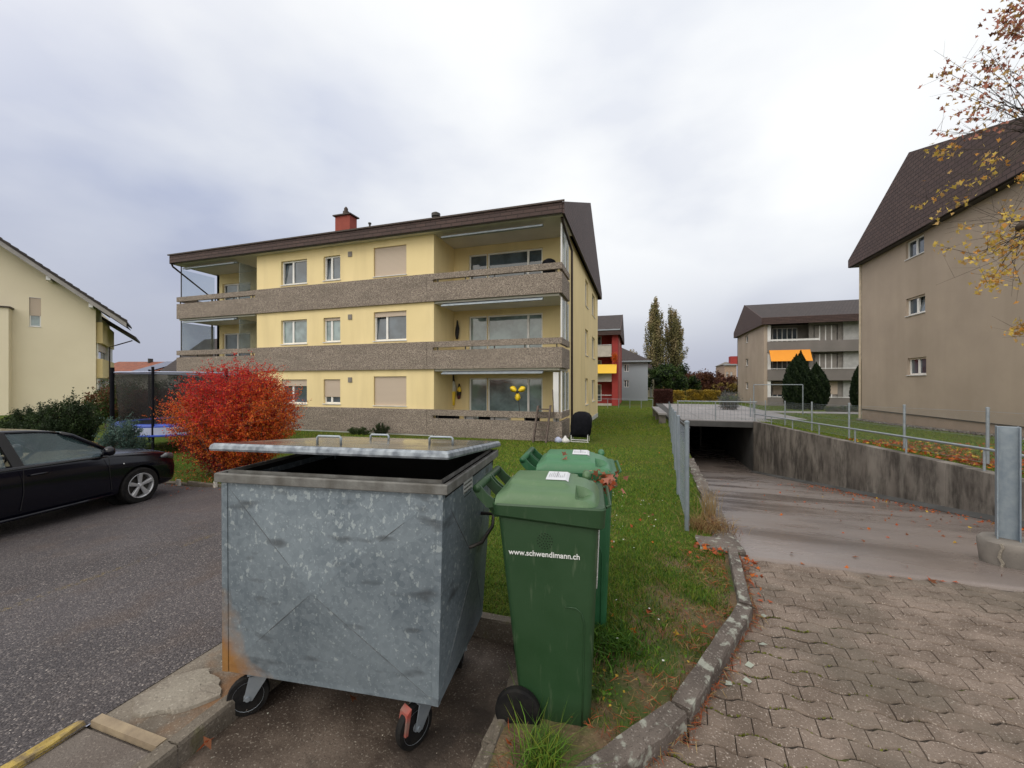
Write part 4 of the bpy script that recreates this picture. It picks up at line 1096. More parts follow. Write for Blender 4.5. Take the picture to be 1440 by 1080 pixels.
mb = MB(); slab(mb, -.3, l1[0]-.05, 3.26, 8.5, .05, lambda x: zl(x)-.162); mb.build('soffit', SOF, t)
mb = MB(); mb.tube([(l1[0]-.25,3.6,zl(l1[0])-.3),(l1[0]-1.2,3.5,zl(l1[0])-.75),(.45,3.5,zl(l1[0])-.95),(.45,3.5,0)], .05, 8); mb.build('downpipe', MT['copper'], t)

# ---- farmhouse with solar roof, far left; gable behind yellow block ----
p = atd(154, 505, 80)
t = thing('farmhouse', 'distant farmhouse with red tiled roof and a large solar panel field', 'house', (p.x,p.y,-.7), YAW, local=True)
def fx(px): return (px-154)/F*80
def fz(py): return H+(540-py)/F*80+.7
mb = MB(); mb.box(-4,fx(236),2,14,0,fz(526)); mb.build('wall', mat('pale_farm_wall', (.42,.40,.37)), t)
mb = MB(); a, b = -6, fx(238); zt, zb = fz(505.5), fz(526)
v = [(a,0,zb),(fx(205),0,zb),(b,9,fz(524)),(b,16,zb),(a,16,zb),(a,8,zt),(fx(218),8,zt)]
mb.add(v, [(0,1,6,5),(3,4,5,6)]); mb.add([(fx(218),8,zt),(b,5,fz(520)),(b,13,fz(520))], [(0,1,2)]); mb.build('roof', MT['roof_red'], t, recalc=False)
mb = MB(); mb.add([(fx(203),1.8,fz(525)),(fx(237),4.6,fz(525)),(fx(235),4.8,fz(517)),(fx(219),6.5,fz(509)),(fx(214),5.5,fz(514))], [(0,1,2,3,4)]); mb.build('gable_wall', MT['white'], t, recalc=False)
mb = MB(); mb.add([(fx(176),.2,fz(525)),(fx(201),.2,fz(525)),(fx(214),7.7,fz(506)),(fx(188),7.7,fz(506))], [(0,1,2,3)]); mb.add([(fx(176),.0,fz(525)+.1),(fx(201),.0,fz(525)+.1),(fx(214),7.6,fz(506)+.12),(fx(188),7.6,fz(506)+.12)], [(0,1,2,3)])
mb.build('solar_panels', mat('solar_panel', (.10,.11,.16), (.08,.09,.14), 1, .25), t, recalc=False)
mb = MB(); mb.box(fx(163),fx(165),7,8,zt-.5,fz(501)); mb.build('chimney', MT['darkmetal'], t)
t, x0, x1, y = house('white house with grey pitched roof peeking out behind the yellow block', 236, 300, 45, 2.9, 7.2, 9, MT['white'], MT['roof'], .7, [], False)

# more distant houses right of the poplars
t, x0, x1, y = house('distant pink and beige terraced house left of the brown and grey block', 1019, 1036, 85, 5.8, 6.6, 10, mat('peach_render', (.42,.30,.22)), MT['conc'], .3, [(1021,1024,540,548),(1027,1030,540,548),(1021,1024,523,530),(1027,1030,523,530)], True)
mb = MB(); xr = onY(1026,508,y+2)[0]; mb.box(xr,xr+1.9,y+1,y+3,5.7,7.6); mb.build('red_attic', MT['render_red'], t)
house('low distant house with grey hip roof above the dark red trees', 975, 1000, 120, 2.4, 5.4, 9, MT['render_bei'], MT['conc'], .5, [], True)
# ================= metal container =================
def m_galv():
    m, nt, b = nodes('hot_dip_galvanised_sheet')
    v = coord(nt); s = nt.nodes.new('ShaderNodeSeparateXYZ'); nt.links.new(v, s.inputs[0])
    n1 = noise(nt, v, 2.0, 5)
    col = mix(nt, ramp(nt, n1, [(.35,0),(.65,1)]), (.112,.142,.170), (.172,.210,.24))
    vc = voro(nt, coord(nt,(1,1,1)), 42, out='Color'); sc_ = nt.nodes.new('ShaderNodeSeparateColor'); nt.links.new(vc, sc_.inputs[0])
    col = mix(nt, ramp(nt, sc_.outputs[0], [(0,.0),(1,.42)]), col, (.25,.295,.33))
    # pale corrosion flecks, thicker towards the rim
    fl_ = noise(nt, coord(nt,(1,1,.75)), 34, 3, .55)
    thr = mth(nt,'MULTIPLY', mth(nt,'SUBTRACT', s.outputs[2], .25), .085)
    fk = ramp(nt, mth(nt,'ADD', fl_, thr), [(.665,0),(.70,1)])
    col = mix(nt, mth(nt,'MULTIPLY',fk,.5), col, (.42,.47,.48))
    f2 = noise(nt, v, 70, 2); col = mix(nt, ramp(nt, f2, [(.60,0),(.70,.35)]), col, (.38,.43,.46))
    # dull dark smears
    d_ = noise(nt, coord(nt,(1,1,2.6)), 4.2, 3, .4); col = mix(nt, ramp(nt, d_, [(.61,0),(.71,.72)]), col, (.045,.05,.056))
    # rust stain at the lower left corner
    rx_ = mth(nt,'ADD', mth(nt,'MULTIPLY', s.outputs[0], -1.0), mth(nt,'MULTIPLY', s.outputs[2], -.80))
    rs = mth(nt,'ADD', rx_, mth(nt,'MULTIPLY', mth(nt,'SUBTRACT', noise(nt,v,5,5), .5), .55))
    col = mix(nt, ramp(nt, rs, [(.09,0),(.33,.9)]), col, mix(nt, noise(nt,v,14,4), (.27,.10,.018), (.36,.19,.04)))
    nt.links.new(col, b.inputs['Base Color'])
    b.inputs['Metallic'].default_value = .3
    nt.links.new(ramp(nt, n1, [(.3,.42),(.7,.62)]), b.inputs['Roughness'])
    bumpn(nt, b, mth(nt,'ADD', noise(nt, v, 5, 2), mth(nt,'MULTIPLY', fk, .08)), .22, .02); return m
MT['galv'] = m_galv()
MT['galv_rim'] = mat('weathered_galvanised_rim', (.20,.20,.19), (.12,.117,.11), 11, .6, metal=.3, bump=.4, bscale=70, streak=((.09,.085,.075),9))
MT['galv_lid'] = mat('speckled_galvanised_lid', (.13,.15,.18), (.33,.37,.41), 26, .42, metal=.35, bump=.2, bscale=40)
def m_lidtop():
    m, nt, b = nodes('wet_lid_top'); v = coord(nt)
    n = noise(nt, v, 3, 4)
    nt.links.new(mix(nt, ramp(nt, n, [(.4,0),(.6,1)]), (.19,.18,.16), (.27,.25,.20)), b.inputs['Base Color'])
    b.inputs['Metallic'].default_value = .5; nt.links.new(ramp(nt, n, [(.4,.12),(.6,.32)]), b.inputs['Roughness'])
    bumpn(nt, b, noise(nt, v, 7, 3), .12, .01); return m
MT['lidtop'] = m_lidtop()
# dull inside
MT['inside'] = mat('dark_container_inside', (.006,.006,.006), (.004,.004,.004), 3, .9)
RX_, RY_ = .665, .53
dc = thing('waste_container', 'large galvanised steel waste container with a rust stained corner and its flat lid ajar', 'waste container', (-1.586,2.184,-.10), R(6.2), local=True)
ZR = 1.32; Z0 = .25
def body_ring(x0,x1,y0,y1,z): return [(x0,y0,z),(x1,y0,z),(x1,y1,z),(x0,y1,z)]
bot = body_ring(-.615,.615,-.518,.27,Z0); top = body_ring(-.635,.635,-.505,.50,ZR-.045)
mb = MB(); pv = bot+top
def lerp3(a,b,t): return tuple(a[i]+(b[i]-a[i])*t for i in range(3))
def pyr(mb, a,b,c,d_, out, inset=.05, skewt=.5):     # cushioned panel with a low pyramid pressed in
    cc = tuple(sum(p[i] for p in (a,b,c,d_))/4+out[i] for i in range(3))
    ins = [lerp3(p, cc, inset) for p in (a,b,c,d_)]
    ins = [tuple(q[i]-out[i]*inset for i in range(3)) for q in ins]
    i0 = [a,b,c,d_]+ins+[cc]
    mb.add(i0, [(0,1,5,4),(1,2,6,5),(2,3,7,6),(3,0,4,7),(4,5,8),(5,6,8),(6,7,8),(7,4,8)])
pyr(mb, bot[0],bot[1],top[1],top[0], (-.05,-.042,-.02)); pyr(mb, bot[1],bot[2],top[2],top[1], (.035,0,0))
pyr(mb, bot[2],bot[3],top[3],top[2], (0,.03,0)); pyr(mb, bot[3],bot[0],top[0],top[3], (-.03,0,0))
mb.quad(bot[0],bot[1],bot[2],bot[3])
body = mb.build('body', MT['galv'], dc)
def rimring(o, z): return [(-RX_+o,-RY_+o,z),(RX_-o,-RY_+o,z),(RX_-o,RY_-o,z),(-RX_+o,RY_-o,z)]
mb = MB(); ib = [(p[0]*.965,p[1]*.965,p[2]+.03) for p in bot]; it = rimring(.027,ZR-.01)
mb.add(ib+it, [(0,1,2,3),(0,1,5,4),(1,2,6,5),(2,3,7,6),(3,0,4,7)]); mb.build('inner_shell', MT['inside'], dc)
mb = MB()                         # rolled rim
mb.loft([rimring(.03,ZR-.055),rimring(0,ZR-.05),rimring(0,ZR-.004),rimring(.006,ZR),rimring(.022,ZR),rimring(.025,ZR-.005),rimring(.025,ZR-.05)], True, False)
mb.build('rim', MT['galv_rim'], dc, bevel=.004)
mb = MB(); mb.loft([rimring(.046,ZR-.01),rimring(.046,ZR+.010),rimring(.052,ZR+.010),rimring(.052,ZR-.01)], True, False); mb.build('inner_lip', MT['galv_rim'], dc)
# lid, hinged at the back and standing a hand's width open at the front
TL = R(5.4); hy, hz = .535, ZR+.035
def L_(x,y,z):                    # lid frame: y from -1.08 (front) to 0 (hinge)
    return (x, hy+y*math.cos(TL)-0*z, hz-y*math.sin(TL)+z)
mb = MB(); rings = []; LXW = .675
for (i_, z) in ((.0,-.014),(-.004,-.004),(.0,.014),(.012,.026)):
    rings.append([L_(-LXW+i_,-1.085+i_,z),L_(LXW-i_,-1.085+i_,z),L_(LXW-i_,.02-i_,z),L_(-LXW+i_,.02-i_,z)])
mb.loft(rings, True, False); lid = mb.build('lid', MT['galv_lid'], dc, bevel=.006)
mb = MB(); nx, ny = 10, 10; st = len(mb.v)
for j in range(ny+1):
    for i in range(nx+1):
        u, w = i/nx, j/ny; mb.v.append(L_(-LXW+.018+(2*LXW-.036)*u, -1.067+1.067*w, .0262+.018*math.sin(math.pi*u)*math.sin(math.pi*w)+rnd.uniform(-.0008,.0008)))
for j in range(ny):
    for i in range(nx): a = j*(nx+1)+i; mb.f.append((a,a+1,a+nx+2,a+nx+1)); mb.m.append(0)
mb.build('lid_top', MT['lidtop'], lid, smooth=True, recalc=False)
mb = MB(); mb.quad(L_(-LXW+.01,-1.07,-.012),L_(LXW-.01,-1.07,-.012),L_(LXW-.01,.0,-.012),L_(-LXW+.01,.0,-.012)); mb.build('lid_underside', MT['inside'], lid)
def handle(x, y, w, h, ax='x'):
    m2 = MB(); p = [(0,.0),(0,h*.85),(w*.06,h),(w*.94,h),(w,h*.85),(w,.0)]
    m2.tube([L_(x+(a if ax == 'x' else 0), y+(0 if ax == 'x' else a), .03+b) for a,b in p], .0065, 8); m2.build('lid_handle', MT['metal'], lid, smooth=True)
handle(-.10,-.98,.14,.045); handle(.0,-.62,.12,.045); handle(.42,-.70,.14,.045)
# bent bar handle on the right side
mb = MB(); mb.tube([(.625,-.14,.87),(.66,-.14,.87),(.715,-.10,.885),(.745,.03,.935),(.73,.12,.98),(.632,.12,.98)], .011, 8); mb.build('side_handle', MT['darkmetal'], dc, smooth=True)
mb = MB(); mb.tube([(-.632,-.25,.955),(-.70,-.22,.965),(-.72,-.10,1.02),(-.70,.0,1.07),(-.632,.0,1.07)], .011, 8); mb.build('side_handle', MT['darkmetal'], dc, smooth=True)
# folded corner seams
mb = MB()
for (a,b,sx) in ((bot[1],top[1],1),(bot[0],top[0],-1)):
    mb = MB()
    mb.hexa([(a[0]-.035*sx,a[1]-.004,a[2]),(a[0]+.002*sx,a[1]-.006,a[2]),(a[0]+.004*sx,a[1]+.02,a[2]),(a[0]-.03*sx,a[1]+.0,a[2])],
            [(b[0]-.035*sx,b[1]-.004,b[2]),(b[0]+.002*sx,b[1]-.006,b[2]),(b[0]+.004*sx,b[1]+.02,b[2]),(b[0]-.03*sx,b[1]+.0,b[2])])
    mb.build('corner_seam', MT['galv'], dc, bevel=.002)
# pressed creases that cross the front and side panels
MT['crease'] = mat('dark_crease_line', (.06,.066,.072), (.13,.15,.165), 30, .7)
def creases(a,b,c,d_,out, spans, nm):
    cc = Vector([sum(p[i] for p in (a,b,c,d_))/4+out[i] for i in range(3)]); o_ = Vector(out).normalized()*.0004
    for p,(f0,f1) in zip((a,b,c,d_), spans):
        m2 = MB(); p = Vector(p)+(cc-Vector(p))*.05-Vector(out)*.05; m2.tube([p.lerp(cc,f0)+o_, p.lerp(cc,(f0+f1)/2)+o_, p.lerp(cc,f1)+o_], [.0008,.0025,.0012], 5); m2.build(nm, MT['crease'], body)
creases(bot[0],bot[1],top[1],top[0],(-.05,-.042,-.02), ((.35,.97),(.03,.95),(.25,.45),(.05,.75)), 'crease')
creases(bot[1],bot[2],top[2],top[1],(.035,0,0), ((.05,.9),(.1,.8),(.1,.7),(.15,.8)), 'crease')
# label on the side: rows of dark print
mb = MB(); sx = .637
def side(y,z,o=0): return (.637+o, y, z+.04)
mb.hexa([side(-.20,1.04),side(-.03,1.04),side(-.03,1.04,.001),side(-.20,1.04,.001)],[side(-.20,1.215),side(-.03,1.215),side(-.03,1.215,.001),side(-.20,1.215,.001)])
lb = mb.build('label', MT['plastic_w'], dc)
mb = MB()
for r_ in range(7):
    y_ = -.19
    while y_ < -.06:
        w_ = rnd.uniform(.006,.02); mb.quad(side(y_,1.055+r_*.022,.002),side(min(y_+w_,-.04),1.055+r_*.022,.002),side(min(y_+w_,-.04),1.064+r_*.022,.002),side(y_,1.064+r_*.022,.002)); y_ += w_+.006
mb.build('print', MT['black'], lb)
# castors
def castor(x, y, rot, brake):
    t = Matrix.Translation((x,y,0))@Matrix.Rotation(rot,4,'Z')@Matrix.Diagonal((1,1,1.066,1))
    def tr(mb): mb.v = [tuple(t@Vector(p)) for p in mb.v]; return mb
    m2 = MB(); m2.box(-.055,.055,-.055,.055,.222,.234); m2.lathe([(.04,.20),(.045,.222)], n=16)
    for s in (-1,1):
        m2.hexa([(s*.033,-.075,.095),(s*.039,-.075,.095),(s*.039,-.035,.085),(s*.033,-.035,.085)],[(s*.033,-.05,.205),(s*.039,-.05,.205),(s*.039,.05,.205),(s*.033,.05,.205)])
    m2.box(-.04,.04,-.05,.05,.20,.207); m2.lathe([(.012,-.045),(.012,.045)], (0,-.055,.1), 'x', 10)
    cs = tr(m2).build('castor', MT['metal'], dc)
    m2 = MB(); m2.lathe([(.072,-.021),(.096,-.019),(.1,-.009),(.1,.009),(.096,.019),(.072,.021)], (0,-.055,.1), 'x', 28); tr(m2).build('tyre', MT['black'], cs, smooth=False)
    m2 = MB(); m2.lathe([(.015,-.024),(.04,-.012),(.060,-.014),(.074,-.0215),(.074,.0215),(.060,.014),(.04,.012),(.015,.024)], (0,-.055,.1), 'x', 24); tr(m2).build('rim', MT['metal'], cs)
    if brake:
        m2 = MB(); m2.hexa([(-.035,.09,.10),(.035,.09,.10),(.035,.075,.10),(-.035,.075,.10)],[(-.03,.075,.19),(.03,.075,.19),(.03,.05,.205),(-.03,.05,.205)])
        m2.v = [(p[0],-p[1]-.04,p[2]) for p in m2.v]; tr(m2).build('brake_pedal', mat('red_brake_paint', (.30,.06,.045), (.2,.12,.1), 14, .5), cs)
castor(-.455,-.44,R(-52),False); castor(.50,-.43,R(-30),True); castor(-.5,.17,R(20),False); castor(.5,.17,R(10),False)

# ================= wheelie bins =================
def m_plastic(name, c1, c2):
    m, nt, b = nodes(name); v = coord(nt); n1 = noise(nt, v, 3.2, 6)
    s = nt.nodes.new('ShaderNodeNewGeometry'); sp_ = nt.nodes.new('ShaderNodeSeparateXYZ'); nt.links.new(s.outputs['Normal'], sp_.inputs[0])
    col = mix(nt, ramp(nt, n1, [(.35,0),(.7,1)]), c1, c2)
    col = mix(nt, ramp(nt, noise(nt, coord(nt,(1,1,.2)), 26, 3), [(.60,0),(.74,.25)]), col, (.16,.2,.13))
    nt.links.new(col, b.inputs['Base Color']); nt.links.new(ramp(nt, n1, [(.3,.38),(.7,.55)]), b.inputs['Roughness'])
    b.inputs['Specular IOR Level'].default_value = .45
    bumpn(nt, b, noise(nt, v, 160, 2), .12, .002); return m
def make_bin(label, bodym, lidm, loc, rz_):
    t = thing('wheelie_bin', label, 'wheelie bin', loc, rz_, 'green wheelie bins beside the container', local=True)
    def ring(x0,x1,yh,z,c=.035,n=4):
        pts = []
        for (cx_,cy_,a0) in ((x1-c,-yh+c,-90),(x1-c,yh-c,0),(x0+c,yh-c,90),(x0+c,-yh+c,180)):
            for k in range(n+1):
                a = R(a0+90*k/n); pts.append((cx_+math.cos(a)*c, cy_+math.sin(a)*c, z))
        return pts
    mb = MB(); rings = [ring(-.07,.245,.210,.0),ring(-.085,.255,.222,.02)]
    for k in range(1,7):
        f = k/6; rings.append(ring(-.085-.125*f,.255+.045*f,.222+.018*f,.02+1.06*f,.035))
    mb.loft(rings); bd = mb.build('body', bodym, t, smooth=False, bevel=.0)
    for p_ in bd.data.polygons: p_.use_smooth = True
    bd.data.set_sharp_from_angle(angle=R(40)) if hasattr(bd.data,'set_sharp_from_angle') else None
    # arch-shaped relief line at the front edge of the side
    for s in (-1,1):
        mb = MB()
        def sp(x,z,o=.002): 
            yh = .222+.018*(z-.02)/1.06+o; return (x, s*yh, z)
        mb.tube([sp(.135,.64),sp(.185,.64),sp(.215,.62),sp(.228,.57),sp(.222,.25),sp(.215,.06)], .0035, 6); mb.build('relief_line', bodym, bd, smooth=True)
        mb = MB()
        for r_, n_ in ((.0,1),(.014,6),(.026,11),(.037,16)):
            for k in range(n_):
                a = 2*math.pi*k/n_; c_ = sp(.035+math.cos(a)*r_, .950+math.sin(a)*r_, .001)
                mb.lathe([(.0026,-.001),(.0026,.0015)], c_, 'y', 6)
        mb.build('dot_emblem', MT['black'], bd)
    # collar below the rim
    mb = MB()
    rr = [ring(-.205,.302,.243,1.052,.03),ring(-.225,.325,.264,1.070,.035),ring(-.232,.332,.270,1.12,.035),ring(-.226,.326,.264,1.128,.033),ring(-.205,.29,.235,1.128,.03),ring(-.205,.29,.235,1.06,.03)]
    rr = [[(x,y,z-(.035*max(0,(x-.1)/.2) if i < 2 else 0)) for (x,y,z) in r__] for i,r__ in enumerate(rr)]
    mb.loft(rr, True, False); c_ = mb.build('collar', bodym, t)
    for p_ in c_.data.polygons: p_.use_smooth = True
    c_.data.set_sharp_from_angle(angle=R(35))
    mb = MB(); mb.tube([(.334,-.20,1.118),(.352,-.19,1.125),(.352,.19,1.125),(.334,.20,1.118)], .008, 6); mb.build('front_lip', bodym, c_)
    # lid: domed, with raised centre field, tucked front grips
    mb = MB(); nx, ny = 64, 56; x0, x1, yh = -.215,.305,.262
    def prof(u, w):
        x = x0+(x1-x0)*u; y = -yh+2*yh*w
        e = min(w,1-w)*2; ef = min(1,(1-u)*6.0); eb = min(1,u*8)
        edge = min(1,e*5.5); z = 1.132+.046*(1-(1-edge)**2.2)*(1-(1-ef)**2.0)*(.55+.45*eb)
        z += .022*math.sin(min(1,e*1.2)*math.pi/2)*min(1,eb)
        fld = max(0,min(1,(e-.30-.22*(1-u))*14))*max(0,min(1,(.72-u)*18))*max(0,min(1,(u-.04)*18)); z += .017*fld     # raised field
        z -= .025*max(0,u-.72)/.28
        # grips
        for gy in (.17,.83):
            t_ = (w-gy)/.13*(1 if gy < .5 else -1)
            if -1 < t_ < 1: q = min(1,(1-t_)*4)*(.35+.65*(t_+1)/2)*max(0,min(1,(u-.765)*40))*max(0,min(1,(.94-u)*9)); z -= .055*q
        # rounded front corners
        cr = .075; dx = max(0, x-(x1-cr)); dy = max(0, abs(y)-(yh-cr)); d2 = math.hypot(dx,dy)
        if dx > 0 and dy > 0 and d2 > cr: x = x1-cr+dx/d2*cr; y = math.copysign(yh-cr+dy/d2*cr, y)
        return (x,y,z)
    for j in range(ny+1):
        for i in range(nx+1): mb.v.append(prof(i/nx, j/ny))
    for j in range(ny):
        for i in range(nx): a = j*(nx+1)+i; mb.f.append((a,a+1,a+nx+2,a+nx+1)); mb.m.append(0)
    per = [i for i in range(nx+1)]+[j*(nx+1)+nx for j in range(1,ny+1)]+[ny*(nx+1)+i for i in range(nx-1,-1,-1)]+[j*(nx+1) for j in range(ny-1,0,-1)]
    b0 = len(mb.v)
    for k in per: p = mb.v[k]; mb.v.append((p[0]*1.0,p[1]*1.008,1.122))
    for k in range(len(per)): k2 = (k+1)%len(per); mb.f.append((per[k],per[k2],b0+k2,b0+k)); mb.m.append(0)
    ld = mb.build('lid', lidm, t, smooth=True)
    ld.data.set_sharp_from_angle(angle=R(38))
    # tipping knob at the lid front edge (far side)
    mb = MB(); mb.lathe([(.0,-.04),(.02,-.037),(.025,-.02),(.025,.03)], (.235,.0,1.17), 'y', 14)
    mb.v = [(p[0], p[1]+.21, p[2]+.012) for p in mb.v]; mb.build('lid_knob', lidm, ld, smooth=True)
    # hinge bar handle with side cheeks
    mb = MB(); mb.tube([(-.315,-.242,1.188),(-.315,.242,1.188)], .021, 14); mb.build('handle', bodym, t, smooth=True)
    for yc in (-.235,-.02,.02,.235):
        mb = MB(); pts = [(-.338,1.185),(-.332,1.203),(-.315,1.210),(-.298,1.203),(-.262,1.165),(-.222,1.135),(-.222,1.10),(-.262,1.095),(-.318,1.150)]
        mb.prism([(a,yc-.005,b) for a,b in pts], (0,.01,0)); mb.build('hinge_cheek', bodym, t)
    mb = MB(); mb.hexa([(-.232,-.2,1.04),(-.232,.2,1.04),(-.21,.2,1.04),(-.21,-.2,1.04)],[(-.262,-.23,1.10),(-.262,.23,1.10),(-.21,.23,1.115),(-.21,-.23,1.115)]); mb.build('rear_bracket', bodym, t)
    # wheels
    for s in (-1,1):
        mb = MB(); yy_ = s*.245
        mb.lathe([(.085,-.026),(.108,-.024),(.115,-.012),(.115,.012),(.108,.024),(.085,.026)], (-.10,yy_,.115), 'y', 36); w_ = mb.build('wheel', MT['black'], t); 
        mb = MB(); mb.lathe([(.0,.014*s),(.02,.018*s),(.045,.006*s),(.07,.008*s),(.086,.024*s),(.086,-.024*s),(.02,-.01*s)], (-.10,yy_,.115), 'y', 30); mb.build('hub', mat('black_plastic_hub', (.014,.014,.017), None, 5, .45), w_, smooth=True)
    mb = MB(); mb.tube([(-.10,-.262,.115),(-.10,.262,.115)], .011, 8); mb.build('axle', MT['metal'], t)
    # label on the lid
    def onlid(u,w,o): x,y,z = prof(u,w); return (x,y,z+o)
    mb = MB(); u0_,u1_,w0_,w1_ = .46,.69,.30,.68
    for a_ in range(8):
        for b_ in range(8):
            ua,ub,wa,wb = u0_+(u1_-u0_)*a_/8,u0_+(u1_-u0_)*(a_+1)/8,w0_+(w1_-w0_)*b_/8,w0_+(w1_-w0_)*(b_+1)/8
            mb.quad(onlid(ua,wa,.003),onlid(ub,wa,.003),onlid(ub,wb,.003),onlid(ua,wb,.003))
    lb_ = mb.build('label', mat('label_paper', (.60,.62,.66), (.55,.57,.6)), ld)
    mb = MB()
    for r_ in range(9):
        u_ = .485+r_*.019; w0 = .38+.01*(r_ % 3)
        if r_ == 4: w1_, th_ = .64, .007
        else: w1_, th_ = .44+rnd.uniform(.03,.17), .0035
        mb.quad(onlid(u_,w0,.0052),onlid(u_+th_*.9,w0,.0052),onlid(u_+th_*.9,w1_,.0052),onlid(u_,w1_,.0052))
    mb.build('print', mat('grey_ink', (.15,.15,.17)), lb_)
    return t, bd, sp
PG1 = m_plastic('dark_green_plastic', (.016,.050,.018), (.023,.062,.025)); PG1L = m_plastic('faded_green_lid', (.060,.13,.058), (.10,.175,.085))
PG2 = m_plastic('mid_green_plastic', (.014,.088,.034), (.022,.11,.046)); PG2L = m_plastic('bright_green_lid', (.036,.145,.066), (.062,.185,.09))
b1, b1body, sp1 = make_bin('dark green wheelie bin with a white web address printed on its side', PG1, PG1L, (-.5066,2.187,-.06), R(6.5)); b1.scale.z = 1.03
b2, b2body, sp2 = make_bin('brighter green wheelie bin standing behind the dark green one', PG2, PG2L, (-.489,2.974,-.02), R(6.5))
# leaf of bright sticker on the front of the first bin
mb = MB()
def frontx(z, o): return .255+.045*(z-.02)/1.06+o
pts = [(-.12,1.0),(-.155,.95),(-.16,.75),(-.14,.70),(.10,.70),(.15,.76),(.155,.95),(.12,1.0)]
mb.prism([(frontx(z,.001),y,z) for y,z in pts], (.0015,0,0)); st_ = mb.build('recycling_sticker', mat('bright_green_sticker', (.02,.30,.09), None, 9, .4), b1)
mb = MB(); mb.tube([(frontx(z,.004),y,z) for y,z in pts+[pts[0]]], .003, 5); mb.build('sticker_edge', MT['white'], st_)
def text_on(par, s, size, mtx, m_, name):
    c = bpy.data.curves.new(name, 'FONT'); c.body = s; c.size = size; c.align_x = 'CENTER'; c.extrude = .0008; c.offset = .0005
    tmp = bpy.data.objects.new(name, c); COL.objects.link(tmp); bpy.context.view_layer.update()
    me = bpy.data.meshes.new_from_object(tmp); bpy.data.objects.remove(tmp)
    o = bpy.data.objects.new(name, me); COL.objects.link(o); o.parent = par; o.matrix_local = mtx; me.materials.clear(); me.materials.append(m_); return o
tilt = math.atan(.018/1.06)
WHT = mat('white_print', (.75,.77,.77), None, 3, .5)
for b_, bd_ in ((b1,b1body),):
    z_ = .875; y_ = -(.222+.018*(z_-.02)/1.06)-.0022
    text_on(bd_, 'www.schwendimann.ch', .0375, Matrix.Translation((.030,y_-.0015,z_))@Matrix.Rotation(math.pi/2+tilt,4,'X'), WHT, 'web_address')
# maple leaves caught between the bins
pts = np.array([( -.20+rnd.gauss(0,.055), 2.52+rnd.gauss(0,.05), 1.10+rnd.gauss(0,.025)) for _ in range(60)])
tag(leaf_obj('leaf_cluster', pts, rng.uniform(.03,.055,60), [LM['litter'],LM['litterb'],LM['maple_p']], rng.integers(0,3,60), lobes=True), 'dry red leaves caught between the rims of the two green bins', 'leaves')
pts = np.array([(-.50,2.80,1.19),(-.5,2.81,1.21),(-.49,2.8,1.17)])
tag(leaf_obj('single_leaf', pts, .05, [LM['maple_p']], [0,0,0], lobes=True), 'single pinkish leaf standing at the back edge of the nearer bin lid', 'leaf')

# ================= parked car =================
MT['carpaint'] = m_c = mat('black_car_paint', (.0022,.0025,.006), (.003,.0033,.008), 2, .12, spec=.42)
MT['trim'] = mat('black_trim', (.012,.012,.012), None, 5, .6)
MT['alloy'] = mat('alloy_silver', (.50,.51,.53), (.44,.45,.47), 8, .32, metal=.5)
car = thing('parked_car', 'black saloon car with five spoke alloy wheels parked in the bay at the left edge', 'car', (-9.37,4.72,lotz(-9.2)-.0), R(9), local=True)
def car_ring(zb,w,ze,zc,tuck=.0):
    half = [(0,zb),(w*.55,zb),(w*.90,zb+.01),(w*.975,zb+.07),(w*.992,zb+.22),(w*1.0,(zb+ze)/2+.05),(w*.99,ze-.17),(w*.965,ze-.10),(w*.945,ze-.02),(w*.90,ze+.012),(w*.70,ze+(zc-ze)*.55),(w*.35,ze+(zc-ze)*.92),(0,zc)]
    return half
ST = [(-3.80,.52,.50,.70,.74),(-3.76,.34,.70,.84,.88),(-3.62,.26,.82,.94,.98),(-3.30,.22,.87,.99,1.03),(-2.70,.20,.905,1.00,1.01),(-2.0,.20,.91,.985,.99),(-1.2,.20,.91,.965,.97),(-.62,.20,.91,.95,.97),(-.40,.20,.905,.93,1.00),
      (-.1,.20,.90,.90,.975),(.25,.20,.885,.86,.935),(.50,.20,.86,.815,.89),(.68,.21,.80,.765,.835),(.80,.24,.70,.70,.76),(.865,.30,.54,.61,.65),(.885,.42,.34,.55,.57)]
rings = []
for (l,zb,w,ze,zc) in ST:
    hf = car_ring(zb,w,ze,zc); r_ = [(x,l,z) for x,z in hf]+[(-x,l,z) for x,z in hf[-2:0:-1]]
    rings.append(r_)
mb = MB(); mb.loft(rings)
bodyo = mb.build('body', [MT['carpaint']], car, smooth=True)
sm = bodyo.modifiers.new('s','SUBSURF'); sm.levels = 2; sm.render_levels = 2; bake(bodyo)
cut = MB()
for l in (0,-2.60): cut.lathe([(.355,-1.2),(.355,1.2)], (0,l,.325), 'x', 40)
cu = cut.build('cutter', MT['trim']); cu.parent = car; cu.matrix_local = Matrix()
bpy.context.view_layer.update()
bm_ = bodyo.modifiers.new('b','BOOLEAN'); bm_.object = cu; bm_.operation = 'DIFFERENCE'; bm_.solver = 'EXACT'; bake(bodyo)
bpy.data.objects.remove(cu)
for p_ in bodyo.data.polygons: p_.use_smooth = True
bodyo.data.set_sharp_from_angle(angle=R(35))
mb = MB()                                          # wheel arch liners
for l in (0,-2.60):
    for s in (-1,1):
        mb.lathe([(.37,.55*s),(.36,.60*s),(.36,.62*s)], (0,l,.325), 'x', 30)
mb.box(-.5,.5,-3.0,.4,.2,.5); mb.build('wheel_arch_liner', MT['trim'], car)
